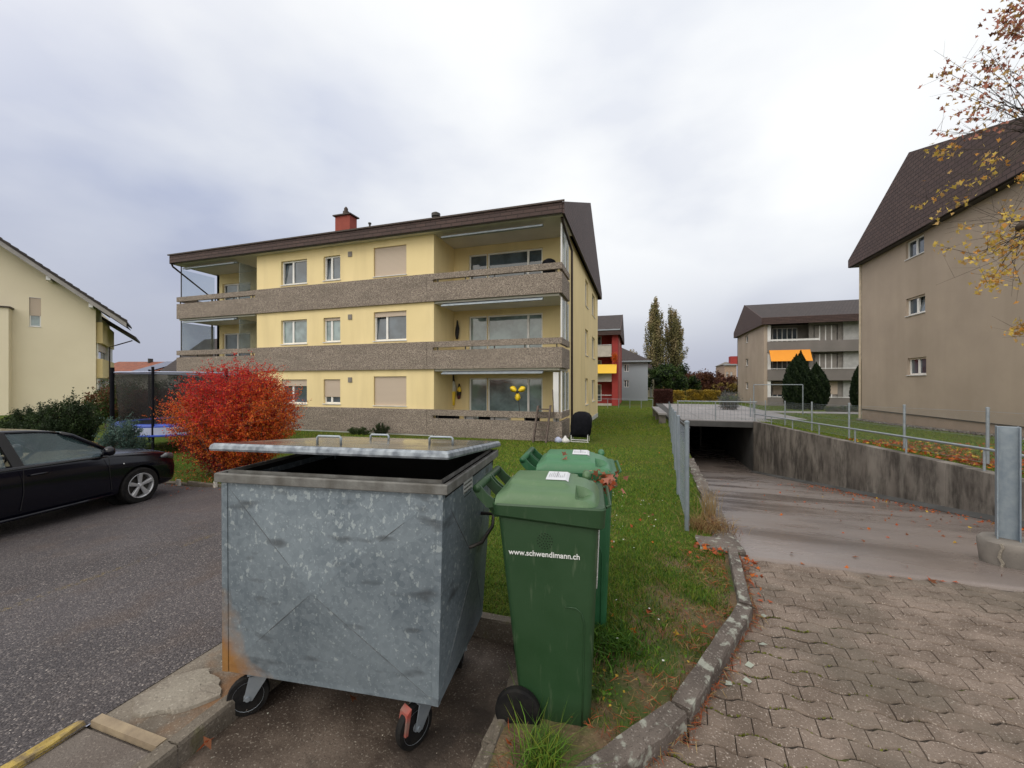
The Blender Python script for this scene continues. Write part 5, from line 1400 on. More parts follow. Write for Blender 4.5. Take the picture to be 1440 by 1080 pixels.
# cabin: roof panel, pillars, glass
def cab(l):                                          # (half width, height) of the roof edge along the car
    return lerpt(l, [(-3.0,.60),(-2.55,.62),(-2.0,.63),(-1.2,.62),(-.95,.60)]), lerpt(l, [(-3.0,1.29),(-2.6,1.39),(-2.1,1.435),(-1.6,1.45),(-1.2,1.425),(-.95,1.375)])
mb = MB(); rings = []
for l in (-3.0,-2.8,-2.55,-2.3,-2.0,-1.6,-1.3,-1.1,-.95):
    w,z = cab(l); r_ = []
    for k in range(9): u = -1+2*k/8; r_.append((u*(w+.03), l, z+.03*(1-u*u)-(.012 if abs(u) == 1 else 0)))
    for k in range(8,-1,-1): u = -1+2*k/8; r_.append((u*(w-.01), l, z-.035+.03*(1-u*u)))
    rings.append(r_)
mb.loft(rings); mb.build('roof_panel', MT['carpaint'], car, smooth=True)
BZ = .975
for s in (-1,1):
    P0 = lambda l,z=None: (s*.845, l, BZ-.03)
    def T(l): w,z = cab(l); return (s*(w+.012), l, z-.015)
    mb = MB()
    mb.tube([(s*.80,-.36,.95),(s*.745,-.62,1.14),(s*.68,-.86,1.31),T(-.98)], [.028,.03,.03,.03], 8); mb.build('front_pillar', MT['carpaint'], car, smooth=True)
    mb = MB(); mb.hexa([(s*.855,-1.62,BZ-.06),(s*.855,-1.50,BZ-.06),(s*.82,-1.50,BZ-.06),(s*.82,-1.62,BZ-.06)],[(s*.655,-1.73,1.445),(s*.655,-1.62,1.447),(s*.62,-1.62,1.445),(s*.62,-1.73,1.445)]); mb.build('centre_pillar', MT['trim'], car)
    mb = MB(); mb.hexa([(s*.85,-3.25,BZ+.01),(s*.85,-2.72,BZ-.02),(s*.80,-2.72,BZ-.02),(s*.80,-3.25,BZ+.01)],[(s*.62,-3.0,1.30),(s*.65,-2.55,1.385),(s*.60,-2.55,1.385),(s*.57,-3.0,1.30)]); mb.build('rear_pillar', MT['carpaint'], car, bevel=.01)
    # window glass follows the tumblehome
    def gp(l, f): # f 0 belt,1 roof
        w,z = cab(max(-3,min(-.95,l))); return (s*(.842+(w+.004-.842)*f), l, BZ-.035+(z-.02-BZ+.035)*f)
    mb = MB(); cols = [-.55,-.75,-.95,-1.2,-1.5,-1.62]
    def topf(l): return 1 if l < -.98 else max(.05,(-l-.42)/(.56))
    vs = []; 
    for l in cols: vs += [gp(l,0),gp(l,topf(l)*.5),gp(l,topf(l))]
    mb.add(vs, [(3*i+a,3*i+3+a,3*i+4+a,3*i+1+a) for i in range(len(cols)-1) for a in (0,1)]); mb.build('side_window', MT['carglass'], car, smooth=True, recalc=False)
    mb = MB(); cols = [-1.70,-2.0,-2.35,-2.62]; vs = []
    for l in cols: vs += [gp(l,0),gp(l,.5),gp(l,1 if l > -2.5 else .9)]
    mb.add(vs, [(3*i+a,3*i+3+a,3*i+4+a,3*i+1+a) for i in range(len(cols)-1) for a in (0,1)]); mb.build('side_window', MT['carglass'], car, smooth=True, recalc=False)
    # mirror
    mb = MB(); rings = []
    for (o_,r_) in ((0,.03),(.03,.06),(.07,.075),(.10,.07),(.13,.04)):
        rings.append([(s*(.95+math.cos(a)*r_*1.35), -.62+o_, 1.02+math.sin(a)*r_*1.05) for a in [2*math.pi*k/14 for k in range(14)]])
    mb.loft(rings); mb.tube([(s*.82,-.56,.955),(s*.90,-.57,.98)], .025, 8); mi_ = mb.build('wing_mirror', MT['carpaint'], car, smooth=True)
    # door handle, shut lines, skirt highlight
    mb = MB(); mb.tube([(s*.905,-1.50,.83),(s*.93,-1.47,.835),(s*.93,-1.33,.835),(s*.905,-1.30,.83)], .013, 8); mb.build('door_handle', MT['carpaint'], car, smooth=True)
    mb = MB()
    mb.tube([(s*.914,-1.57,.93),(s*.918,-1.57,.6),(s*.912,-1.60,.36)], .0035, 5); mb.build('door_seam', MT['trim'], car); mb = MB(); mb.tube([(s*.912,-.52,.9),(s*.913,-.50,.6),(s*.905,-.47,.36)], .0035, 5); mb.build('door_seam', MT['trim'], car)
    mb = MB(); mb.tube([(s*.905,-2.2,.27),(s*.918,-1.6,.27),(s*.918,-.9,.275),(s*.90,-.45,.285)], .022, 8); mb.build('sill_trim', MT['carpaint'], car, smooth=True)
    mb = MB(); mb.tube([(s*.862,-2.7,BZ-.03),(s*.87,-1.6,BZ-.035),(s*.872,-.9,BZ-.042),(s*.85,-.5,BZ-.06)], .010, 6); mb.build('window_trim', MT['trim'], car, smooth=True)
    # headlight
    mb = MB(); rings = []
    for (l,x,z,w,h) in ((.36,.845,.755,.02,.02),(.50,.800,.765,.05,.05),(.66,.725,.715,.06,.065),(.76,.62,.67,.05,.05)):
        rings.append([(s*(x+math.cos(a)*w), l+.03, z+math.sin(a)*h) for a in [2*math.pi*k/12 for k in range(12)]])
    mb.loft(rings); mb.build('headlight', mat('headlight_glass', (.13,.14,.15), (.05,.055,.06), 14, .08), car, smooth=True)
    mb = MB(); mb.lathe([(.012,0),(.006,.008)], (s*.895,-.28,.76), 'x', 10); mb.build('side_repeater', MT['white'], car)
mb = MB(); mb.hexa([(-.78,-.40,.965),(.78,-.40,.965),(.78,-.42,.955),(-.78,-.42,.955)],[(-.60,-.95,1.385),(.60,-.95,1.385),(.60,-.97,1.37),(-.60,-.97,1.37)]); mb.build('windscreen', MT['carglass'], car)
mb = MB(); mb.hexa([(-.72,-3.38,1.02),(.72,-3.38,1.02),(.72,-3.36,1.0),(-.72,-3.36,1.0)],[(-.58,-2.98,1.30),(.58,-2.98,1.30),(.58,-2.95,1.28),(-.58,-2.95,1.28)]); mb.build('rear_window', MT['carglass'], car)
mb = MB(); mb.prism([(x,.868,z) for x,z in ((-.35,.5),(.35,.5),(.4,.62),(-.4,.62))], (0,.03,0)); mb.build('grille', MT['trim'], car)
# inside
INT = mat('pale_grey_upholstery', (.26,.28,.28), (.2,.22,.22), 4, .8)
for (x_,l_) in ((.37,-1.75),(-.37,-1.75)):
    mb = MB(); mb.hexa([(x_-.24,l_-.02,.55),(x_+.24,l_-.02,.55),(x_+.24,l_+.12,.55),(x_-.24,l_+.12,.55)],[(x_-.19,l_-.30,1.12),(x_+.19,l_-.30,1.12),(x_+.19,l_-.20,1.12),(x_-.19,l_-.20,1.12)])
    mb.box(x_-.12,x_+.12,l_-.31,l_-.22,1.14,1.30); mb.build('seat', INT, car, bevel=.04)
mb = MB(); mb.box(-.6,.6,-3.0,-2.6,.6,1.0); mb.build('rear_seat', INT, car, bevel=.05)
mb = MB(); mb.tube([(-.37+.18*math.cos(a),-1.10-.06*math.sin(a),.98+.18*math.sin(a)) for a in [2*math.pi*k/24 for k in range(25)]], .014, 6); mb.tube([(-.54,-1.1,.98),(-.20,-1.1,.98)], .02, 6); mb.build('steering_wheel', MT['trim'], car)
mb = MB(); mb.hexa([(-.78,-.9,.80),(.78,-.9,.80),(.78,-.45,.80),(-.78,-.45,.80)],[(-.76,-.86,.95),(.76,-.86,.95),(.76,-.45,.955),(-.76,-.45,.955)]); mb.build('dashboard', INT, car, bevel=.02)
def carwheel(l, s):
    mb = MB(); mb.lathe([(.215,-.10),(.29,-.10),(.312,-.085),(.318,-.05),(.318,.05),(.312,.085),(.29,.10),(.215,.10)], (s*.80,l,.318), 'x', 44, cap=False)
    tw = mb.build('wheel', MT['black'], car); 
    mb = MB(); mb.lathe([(.222,.092*s),(.218,.102*s),(.205,.100*s),(.198,.07*s),(.198,-.09*s)], (s*.80,l,.318), 'x', 44, cap=False); r_ = mb.build('rim', MT['alloy'], tw, smooth=True)
    mb = MB(); xo = s*.80
    for k in range(5):
        a = R(90+72*k); ca, sa = math.cos(a), math.sin(a)
        def q(rad, off, d_): return (xo+s*d_, l+ca*rad-sa*off, .318+sa*rad+ca*off)
        mb.hexa([q(.03,-.024,.062),q(.03,.024,.062),q(.206,.050,.058),q(.206,-.050,.058)],[q(.03,-.018,.085),q(.03,.018,.085),q(.206,.030,.098),q(.206,-.030,.098)])
    mb.build('spokes', MT['alloy'], r_, bevel=.006)
    mb = MB(); mb.lathe([(0,.088*s),(.03,.086*s),(.055,.078*s),(.058,.05*s)], (xo,l,.318), 'x', 20); mb.build('hub_cap', MT['alloy'], r_, smooth=True)
    mb = MB(); mb.lathe([(.19,.02*s),(.05,.03*s),(.05,-.03*s),(.19,-.02*s)], (xo,l,.318), 'x', 30); mb.build('brake_disc', MT['darkmetal'], tw)
for l in (0,-2.60):
    for s in (-1,1): carwheel(l, s)

# low markers on the kerb in front of the car
mb = MB()
for a,b in ((-12,-10.5),(-10.49,-9),(-8.99,-7.5),(-7.49,-6),(-5.99,-4.5),(-4.49,-3),(-2.99,-2.65)): 
    rough_block(mb, (a,5.99), (b,5.99), .08, lotz(a)-.3, (lotz(a)+lotz(b))/2+.05, 6, .004)
struct(mb.build('car_park_kerb', MT['kerb_dk']))
for px,w_,lb in ((251,.10,'white kerb marker stone by the nose of the black car'),(303,.07,'narrow white kerb marker right of the red bush')):
    x,_ = onY(px,680,5.92); mb = MB(); zz = lotz(x); mb.hexa([(x-w_/2,5.89,zz),(x+w_/2,5.89,zz),(x+w_/2,5.945,zz),(x-w_/2,5.945,zz)],[(x-w_/2+.01,5.895,zz+.13),(x+w_/2-.01,5.895,zz+.13),(x+w_/2-.01,5.94,zz+.13),(x-w_/2+.01,5.94,zz+.13)])
    tag(mb.build('marker_stone', mat('chipped_white_paint', (.55,.53,.48), (.3,.28,.25), 30, .8), bevel=.005), lb, 'marker')
# ================= street furniture, fences =================
# steel post in its concrete foot
bx_, by_ = 3.40, 5.14; zb_ = rz(by_)
t = thing('steel_post', 'thick galvanised steel post set in a round cracked concrete foot on the ramp', 'post', (bx_,by_,zb_))
mb = MB(); h_ = 1.27-zb_
w_, f_ = .075, .075
prof = [(-w_,-f_),(w_,-f_),(w_,-f_+.012),(.012,-f_+.012),(.012,f_-.012),(w_,f_-.012),(w_,f_),(-w_,f_),(-w_,f_-.012),(-.012,f_-.012),(-.012,-f_+.012),(-w_,-f_+.012)]
a_ = R(62)
pp = [(bx_+x*math.cos(a_)-y*math.sin(a_), by_+x*math.sin(a_)+y*math.cos(a_), zb_+.2) for x,y in prof]
mb.prism(pp, (0,0,1.29-zb_-.2)); mb.build('post', mat('blue_grey_galvanised', (.22,.27,.32), (.29,.34,.385), 14, .45, metal=.35, bump=.15, bscale=90, streak=((.16,.21,.27),9)), t, bevel=.003)
mb = MB(); rings = []
for (z,r_) in ((-.1,.205),(.0,.215),(.05,.22),(.17,.232),(.225,.228),(.245,.21),(.25,.1)):
    rings.append([(bx_+.03+math.cos(a)*r_*(1+.03*math.sin(4*a+z*9))+rnd.gauss(0,.002), by_+math.sin(a)*r_*.95*(1+.03*math.cos(3*a)), zb_+z) for a in [2*math.pi*k/36 for k in range(36)]])
mb.loft(rings); ft = mb.build('concrete_foot', MT['conc'], t, smooth=True); ft.data.set_sharp_from_angle(angle=R(40))
mb = MB(); fc = math.atan2(-by_,-bx_)-.28
cr = [(z, fc+.06*math.sin(z*40)) for z in (0,.05,.1,.15,.2,.235)]
for (z0,a0),(z1,a1) in zip(cr,cr[1:]):
    r0, r1 = .236, .237
    mb.hexa([(bx_+.03+math.cos(a0-.04)*r0,by_+math.sin(a0-.04)*r0*.95,zb_+z0),(bx_+.03+math.cos(a0+.05)*r0,by_+math.sin(a0+.05)*r0*.95,zb_+z0),(bx_+.03+math.cos(a0+.05)*.2,by_+math.sin(a0+.05)*.2,zb_+z0),(bx_+.03+math.cos(a0-.04)*.2,by_+math.sin(a0-.04)*.2,zb_+z0)],
            [(bx_+.03+math.cos(a1-.03)*r1,by_+math.sin(a1-.03)*r1*.95,zb_+z1),(bx_+.03+math.cos(a1+.04)*r1,by_+math.sin(a1+.04)*r1*.95,zb_+z1),(bx_+.03+math.cos(a1+.04)*.2,by_+math.sin(a1+.04)*.2,zb_+z1),(bx_+.03+math.cos(a1-.03)*.2,by_+math.sin(a1-.03)*.2,zb_+z1)])
mb.build('filled_crack', MT['lightconc'], ft)

def wire_fence(t, pts, hts, step=.055, r_=.0013, m_=None, name='wire_mesh'):
    """chain-link between posts: pts = [(x,y,zground)], hts = heights"""
    mb = MB()
    for (p,q,h0,h1) in zip(pts, pts[1:], hts, hts[1:]):
        p, q = Vector(p), Vector(q); L = (q-p).length; n_ = int(L/step); hh = (h0+h1)/2-.08
        for k in range(-int(hh/step), n_):
            for s in (1,-1):
                a0, a1 = k*step, k*step+hh
                if s < 0: a0, a1 = a1, a0
                lo, hi = min(a0,a1), max(a0,a1)
                c0, c1 = max(lo,0), min(hi,L)
                if c1-c0 < .02: continue
                def at(a): 
                    f = (a-a0)/(a1-a0); b = p.lerp(q, a/L); return b+Vector((0,0,.05+f*hh))
                A, B = at(c0), at(c1); d = (B-A).normalized(); nn = d.cross(Vector((0,0,1))).normalized()*r_*(1 if s > 0 else 1)
                u = nn.cross(d).normalized()*r_
                mb.add([A+nn,A-nn*.5+u,A-nn*.5-u,B+nn,B-nn*.5+u,B-nn*.5-u], [(0,1,4,3),(1,2,5,4),(2,0,3,5)])
    return mb.build(name, m_ or MT['metal'], t, recalc=False)
# left fence down the ramp
LP = []
for (px,py,Y) in ((966,593,4.66),(953.8,579.7,6.4),(949.6,571,8.7),(946.5,565.5,11.4),(944.6,562,14.4),(943,560,17.6),(941,558.5,20.6)):
    x,y = c2w((px-720)/F*Y, Y); LP.append((x,y,g(x,y)))
t = thing('wire_fence', 'wire mesh fence with grey steel posts along the left side of the garage ramp', 'fence', LP[0])
for (x,y,z) in LP:
    mb = MB(); mb.lathe([(.026,-.1),(.026,1.24),(.03,1.242),(.03,1.262),(.012,1.275)], (x,y,z), n=14); mb.build('post', MT['bluepost'] if 'bluepost' in MT else MT.setdefault('bluepost', mat('blue_grey_post', (.20,.24,.28), (.26,.30,.34), 9, .45, metal=.4)), t, smooth=False)
wire_fence(t, LP, [1.2]*len(LP), .06, .0011, MT['bluepost'])
mb = MB()
for zz in (.06,.62,1.19): mb.tube([(x+.03,y,z+zz) for x,y,z in LP], .003, 5)
mb.build('tension_wire', MT['metal'], t)
# guard rail over the portal
t = thing('guard_railing', 'grey steel mesh railing across the top of the garage entrance', 'railing', (4,24.3,-.3))
mb = MB(); mb.tube([(LX+.05,24.32,.74),(RX+.2,24.32,.74)], .03, 8); mb.build('handrail', MT['metal'], t)
mb = MB()
for k in range(22): xx = LX+.1+k*(RX-LX)/21.5; mb.tube([(xx,24.32,-.25),(xx,24.32,.72)], .006, 5)
for zz in (-.2,.05,.3,.52): mb.tube([(LX+.05,24.32,zz),(RX+.2,24.32,zz)], .005, 5)
mb.build('mesh_panel', MT['metal'], t)
for k in range(3):
    xx = LX+.1+k*(RX-LX)/2.0; mb = MB(); mb.tube([(xx,24.30,-.45),(xx,24.30,.74)], .025, 8); mb.build('post', MT['metal'], t)
# low tube rail on the right wall
t = thing('low_handrail', 'low single tube handrail mounted on top of the right ramp wall', 'railing', (RX+.1,12,0))
ys_ = [5.2,7.3,9.4,11.6,13.9,16.3,18.8,21.5,24.3]
mb = MB(); mb.tube([(RX+.1,y,gr(y)+.40) for y in ys_], .026, 8); mb.build('handrail', MT['metal'], t, smooth=True)
for y in ys_: mb = MB(); mb.tube([(RX+.1,y,gr(y)+.0),(RX+.1,y,gr(y)+.385)], .02, 8); mb.build('post', MT['metal'], t)
# chain link fence behind it
FP = [(6.42,y,gr(y)) for y in (4.9,7.5,10.15,12.7,15.5,18.4,21.4,24.4,27.4)]
t = thing('chain_link_fence', 'chain link fence on grey round posts between the ramp wall and the brown block', 'fence', FP[0])
for (x,y,z) in FP:
    mb = MB(); mb.lathe([(.027,-.1),(.027,1.10),(.032,1.102),(.032,1.13),(.01,1.14)], (x,y,z), n=14); mb.build('post', MT['metal'], t)
wire_fence(t, FP, [1.05]*len(FP), .06, .0012)
mb = MB()
for zz in (.05,.55,1.05): mb.tube([(x+.03,y,z+zz) for x,y,z in FP], .003, 5)
mb.build('tension_wire', MT['metal'], t)
# bench beside the fence
p = atd(921,571,33); q = atd(938,581,22.4)
t = thing('concrete_bench', 'low pale concrete bench at the far end of the lawn by the fence', 'bench', (q.x,q.y,g(q.x,q.y)))
d = Vector((p.x-q.x,p.y-q.y,0)).normalized(); n_ = Vector((-d.y,d.x,0))
A = Vector((q.x,q.y,0)); B = A+d*7; zt = .06
mb = MB(); mb.hexa([tuple(v+Vector((0,0,zt-.1))) for v in (A,A+n_*.45,B+n_*.45,B)],[tuple(v+Vector((0,0,zt))) for v in (A,A+n_*.45,B+n_*.45,B)]); mb.build('seat', MT['conc_far'], t)
for k in (0.2,3.3,6.4):
    c_ = A+d*k; mb = MB(); mb.hexa([tuple(v+Vector((0,0,-.7))) for v in (c_+n_*.05,c_+n_*.4,c_+n_*.4+d*.4,c_+n_*.05+d*.4)],[tuple(v+Vector((0,0,zt-.101))) for v in (c_+n_*.05,c_+n_*.4,c_+n_*.4+d*.4,c_+n_*.05+d*.4)]); mb.build('leg', MT['conc'], t)
# thin mesh fence beyond the lawn, in front of the red block
x0 = -7; x1 = onY(918,560,40)[0]
t = thing('garden_fence', 'thin wire fence along the far edge of the lawn before the red block', 'fence', (x1,40,-.65))
mb = MB(); mb.tube([(x0,40,.25),(x1,40,.25)], .02, 6); mb.build('rail', MT['metal'], t)
for k in range(9):
    xx = x0+(x1-x0)*k/8; mb = MB(); mb.tube([(xx,40,-.7),(xx,40,.25)], .025, 6); mb.build('post', MT['metal'], t)
# carpet beating frame
pa, pb_ = atd(1060,541,28), atd(1129,541,28); 
x0,_ = onY(1060,541,pa.y); x1,_ = onY(1129,541,pa.y); yq = pa.y
t = thing('carpet_frame', 'thin grey steel carpet beating frame on the lawn before the far brown block', 'frame', (x0,yq,-.35))
mb = MB(); mb.tube([(x0,yq,1.65),(x1,yq,1.65)], .03, 8); mb.build('crossbar', MT['metal'], t)
for xx in (x0,x1): mb = MB(); mb.tube([(xx,yq,-.5),(xx,yq,1.65)], .035, 8); mb.build('post', MT['metal'], t)
# path and gravel bed behind
mb = MB(); mb.box(6.7,30,33,35,-.5,-.33); struct(mb.build('footpath', MT['conc_far']))

# trampoline
c = atd(262,600,13.6); tx, ty = c.x, c.y; tg = g(tx,ty)
t = thing('trampoline', 'round garden trampoline with blue edge pad and tall black safety net beside the red bush', 'trampoline', (tx,ty,tg))
TR = 1.68; th_ = .86
mb = MB(); rings = []
for k in range(41):
    a = 2*math.pi*k/40; ca, sa = math.cos(a), math.sin(a)
    rings.append([(tx+ca*r_,ty+sa*r_,tg+z) for r_,z in ((TR-.16,th_-.03),(TR-.14,th_+.03),(TR+.08,th_+.03),(TR+.12,th_-.02),(TR+.12,th_-.09),(TR+.1,th_-.09),(TR+.09,th_-.04))])
mb.loft(rings, True, False); mb.build('edge_pad', MT['blue'], t, smooth=True)
mb = MB()
for k in range(40):
    a, b = 2*math.pi*k/40, 2*math.pi*(k+1)/40
    mb.quad((tx+math.cos(a)*(TR+.125),ty+math.sin(a)*(TR+.125),tg+th_-.30),(tx+math.cos(b)*(TR+.125),ty+math.sin(b)*(TR+.125),tg+th_-.30),(tx+math.cos(b)*(TR+.128),ty+math.sin(b)*(TR+.128),tg+th_-.06),(tx+math.cos(a)*(TR+.128),ty+math.sin(a)*(TR+.128),tg+th_-.06))
mb.build('skirt', MT['padwhite'], t)
mb = MB(); mb.tube([(tx+math.cos(2*math.pi*k/40)*(TR+.135),ty+math.sin(2*math.pi*k/40)*(TR+.135),tg+th_-.31) for k in range(41)], .03, 6); mb.build('lower_band', MT['blue'], t)
mb = MB(); mb.lathe([(TR-.16,th_-.01),(TR-.16,th_-.005)], (tx,ty,tg), n=40); mb.build('mat', MT['blackcloth'], t)
for k in range(6):
    a = 2*math.pi*(k+.35)/6-.35; x_, y_ = tx+math.cos(a)*(TR+.1), ty+math.sin(a)*(TR+.1); mb = MB(); mb.tube([(x_,y_,tg+.02),(x_,y_,tg+2.6)], .055 if k % 2 == 0 else .035, 8); mb.build('pole', MT['blackcloth'], t)
m, nt, b = nodes('black_safety_net'); b.inputs['Base Color'].default_value = (.008,.008,.01,1); b.inputs['Alpha'].default_value = .52; MT['net'] = m
mb = MB()
for k in range(40):
    a, b = 2*math.pi*k/40, 2*math.pi*(k+1)/40; r0, r1 = TR-.05, TR+.05
    mb.quad((tx+math.cos(a)*r0,ty+math.sin(a)*r0,tg+th_),(tx+math.cos(b)*r0,ty+math.sin(b)*r0,tg+th_),(tx+math.cos(b)*r1,ty+math.sin(b)*r1,tg+2.45),(tx+math.cos(a)*r1,ty+math.sin(a)*r1,tg+2.45))
mb.build('safety_net', MT['net'], t, smooth=True)
mb = MB(); mb.tube([(tx+math.cos(2*math.pi*k/40)*(TR+.05),ty+math.sin(2*math.pi*k/40)*(TR+.05),tg+2.45) for k in range(41)], .02, 6); mb.build('net_band', MT['padwhite'], t)

# ================= vegetation =================
def twiggy(name, label, cat, x, y, rx, ry, h, nst, ntw, nlf, size, mats, pick, bark='bark_pale', flare=.9, base=.05, z=None, group=None, up=.3, th=.014, fol='foliage', minf=.25):
    """shrub: stems fan out from the foot, twigs leave them, leaves sit along the twigs"""
    z = g(x,y) if z is None else z
    t = thing(name, label, cat, (x,y,z), group=group)
    mb = MB(); P_ = []; 
    for i in range(nst):
        a = rnd.uniform(0, 2*math.pi); rr = math.sqrt(rnd.uniform(0,1))*flare
        hh = h*math.sqrt(max(.08,1-rr*rr*.85))*rnd.uniform(.82,1.06)
        b0 = Vector((x+rnd.gauss(0,base), y+rnd.gauss(0,base), z-.03)); tip = Vector((x+math.cos(a)*rr*rx, y+math.sin(a)*rr*ry, z+hh*.97))
        mid = b0.lerp(tip,.5)+Vector((math.cos(a)*rx*.10, math.sin(a)*ry*.10, -.04*h*rr))
        path = [b0, b0.lerp(mid,.5), mid, mid.lerp(tip,.5), tip]
        if i % 2 == 0 or nst < 60: mb.tube(path, [th,th*.85,th*.65,th*.4,th*.15], 5)
        for j in range(ntw):
            f = rnd.uniform(minf,1); k = min(3,int(f*4)); c_ = path[k].lerp(path[k+1], f*4-k)
            o_ = Vector((c_.x-x, c_.y-y, 0)); o_ = o_.normalized() if o_.length > .01 else Vector((1,0,0))
            dd = (o_*rnd.uniform(.1,1)+Vector((rnd.gauss(0,.6),rnd.gauss(0,.6),rnd.gauss(up,.35)))).normalized()
            L = h*rnd.uniform(.06,.2); e = c_+dd*L
            for q in range(nlf):
                s = rnd.uniform(.1,1.05); P_.append((c_.x+dd.x*L*s+rnd.gauss(0,size*.6), c_.y+dd.y*L*s+rnd.gauss(0,size*.6), max(z+.02,c_.z+dd.z*L*s+rnd.gauss(0,size*.6))))
            if j % 3 == 0: mb.tube([c_,e], [th*.25,th*.1], 3)
    mb.build('stems', MT[bark], t, recalc=False)
    P_ = np.array(P_); rel = np.stack([(P_[:,0]-x)/rx,(P_[:,1]-y)/ry,(P_[:,2]-z)/h],1)
    leaf_obj(fol, P_, rng.uniform(.7,1.35,len(P_))*size, mats, pick(rel, P_), t)
    return t
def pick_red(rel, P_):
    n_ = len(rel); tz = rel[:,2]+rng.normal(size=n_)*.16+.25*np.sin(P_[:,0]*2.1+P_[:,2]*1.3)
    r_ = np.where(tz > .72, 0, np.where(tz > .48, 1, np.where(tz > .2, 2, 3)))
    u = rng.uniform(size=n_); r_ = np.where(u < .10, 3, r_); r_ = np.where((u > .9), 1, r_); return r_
bc = atd(318,668,9.35)
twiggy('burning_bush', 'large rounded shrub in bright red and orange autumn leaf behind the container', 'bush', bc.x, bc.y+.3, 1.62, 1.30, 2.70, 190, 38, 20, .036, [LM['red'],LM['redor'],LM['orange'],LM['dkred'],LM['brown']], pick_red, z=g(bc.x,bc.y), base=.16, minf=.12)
def pick_mix(*w):
    w = np.array(w)/sum(w)
    return lambda rel, P_: rng.choice(len(w), size=len(rel), p=w)
def pick_clump(n0, n1, k=1.6):     # light and dark clumps
    def f(rel, P_):
        s = np.sin(P_[:,0]*k*2.1+1)*np.sin(P_[:,1]*k*1.7)*np.sin(P_[:,2]*k*2.3+.5)+rng.normal(size=len(rel))*.35
        return np.where(s > 0, n1, n0)
    return f
for i,(px,py,Y,rx,h,lb) in enumerate(((94,612,11.2,.70,1.70,'dark yew bush with upright tips, tallest of the row at the cream house'),(52,612,11.6,.75,1.45,'dark yew bush in the middle of the row behind the car roof'),(8,612,10.6,.6,1.1,'low dark yew bush at the left edge behind the car roof'))):
    c = atd(px,py,Y); twiggy('yew_bush', lb, 'bush', c.x, c.y, rx, rx, h+.0, 100, 22, 24, .045, [LM['yew'],LM['yewl']], pick_clump(0,1,3), group='yew bushes behind the parked car', up=1.9, bark='bark', fol='foliage', base=.2)
c = atd(171,628,9.6); twiggy('juniper_bush', 'blue green juniper bush beside the nose of the black car', 'bush', c.x, c.y, .45, .42, 1.35, 60, 16, 24, .032, [LM['juni'],LM['junid']], pick_clump(0,1,5), up=1.3, bark='bark', base=.08)
c = atd(146,628,10); twiggy('dry_shrub', 'small reddish dry shrub between the yew bushes and the juniper', 'bush', c.x, c.y, .4, .35, .85, 30, 10, 9, .035, [LM['straw'],LM['dkred'],LM['leafor']], pick_mix(3,3,1), base=.08)
# dark garden shrubs behind the trampoline
for i,(px,Y,rx,h,mm,lb) in enumerate(((165,19,1.3,2.3,('brown','litterb','green'),'brown shrub behind the left side of the trampoline'),(195,21,1.9,2.5,('yew','brown','green'),'dark green shrub seen through the trampoline net'),(226,20,1.6,2.1,('darkred','yewl','brown'),'dark reddish shrub behind the right side of the trampoline'),(250,24,1.6,2.6,('green','yewl','yew'),'green shrub between the trampoline and the yellow block'))):
    c = atd(px,575,Y); twiggy('garden_shrub', lb, 'bush', c.x, c.y, rx, rx, h, 60, 14, 12, .09, [LM[k] for k in mm], pick_clump(0,2,1.2), group='garden shrubs behind the trampoline', base=.3)
# bare twigs of a small tree over the farmhouse
# shrubs at the foot of the yellow block
c = atd(440,607,14.3); twiggy('low_shrub', 'low clipped green shrub at the foot of the yellow block', 'bush', c.x, YF-.55, .75, .35, .34, 40, 12, 12, .035, [LM['green'],LM['yewl']], pick_clump(0,1,4), z=g(c.x,YF)+.0)
c = atd(482,607,14.2); twiggy('low_shrub', 'dark upright little conifer right of the low clipped shrub', 'bush', c.x, YF-.6, .42, .3, .52, 40, 12, 12, .03, [LM['yew'],LM['yewl']], pick_clump(0,1,4), z=g(c.x,YF), up=1.2)
# poplars
def poplar(label, px, Y, h, w, seed, topl=0):
    c = atd(px,560,Y); x, y = c.x, c.y; z = -.7
    t = thing('poplar_tree', label, 'tree', (x,y,z), group='pair of poplars')
    mb = MB(); mb.tube([(x,y,z-.2),(x+.1,y,z+h*.4),(x,y,z+h*.97)], [.38,.22,.03], 8); P_ = []; rr = random.Random(seed)
    tops = []
    for i in range(86):
        f = rr.random()**1.1*.86+.03; a = rr.uniform(0,2*math.pi); b0 = Vector((x,y,z+h*f)); out = w*(1-f)**.75*rr.uniform(.35,1.05)
        out *= min(1, .4+f*2.4); L = h*(1-f)*rr.uniform(.30,.92)*(1-.45*out/w)
        e = b0+Vector((math.cos(a)*out, math.sin(a)*out, L)); m_ = b0.lerp(e,.4)+Vector((math.cos(a)*out*.28, math.sin(a)*out*.28, 0))
        mb.tube([b0,m_,e], [.07,.05,.012], 4)
        n_ = int(80+130*(e-b0).length/h*3)
        for q in range(n_):
            s = rr.random()**.8; p = (b0.lerp(m_,s/.4) if s < .4 else m_.lerp(e,(s-.4)/.6)); k = .46*(1-s*.80)
            P_.append((p.x+rr.gauss(0,k), p.y+rr.gauss(0,k), p.z+rr.gauss(0,.3)))
    mb.build('trunk', MT['bark'], t, recalc=False)
    P_ = np.array(P_); s = np.sin(P_[:,0]*2.2)*np.sin(P_[:,2]*.9+P_[:,1])+rng.normal(size=len(P_))*.45+(P_[:,2]-5)*.04
    leaf_obj('crown', P_, rng.uniform(.18,.34,len(P_)), [LM['popld'],LM['popl'],LM['poplb']], np.where(s < -.15,0,np.where(s < .75,1,2)), t, aspect=.7)
poplar('taller poplar with thinning olive leaves, left one of the pair', 921, 76, 19.0, 2.8, 3)
poplar('slightly shorter poplar with a pointed top, right one of the pair', 947, 77, 17.4, 3.5, 5)
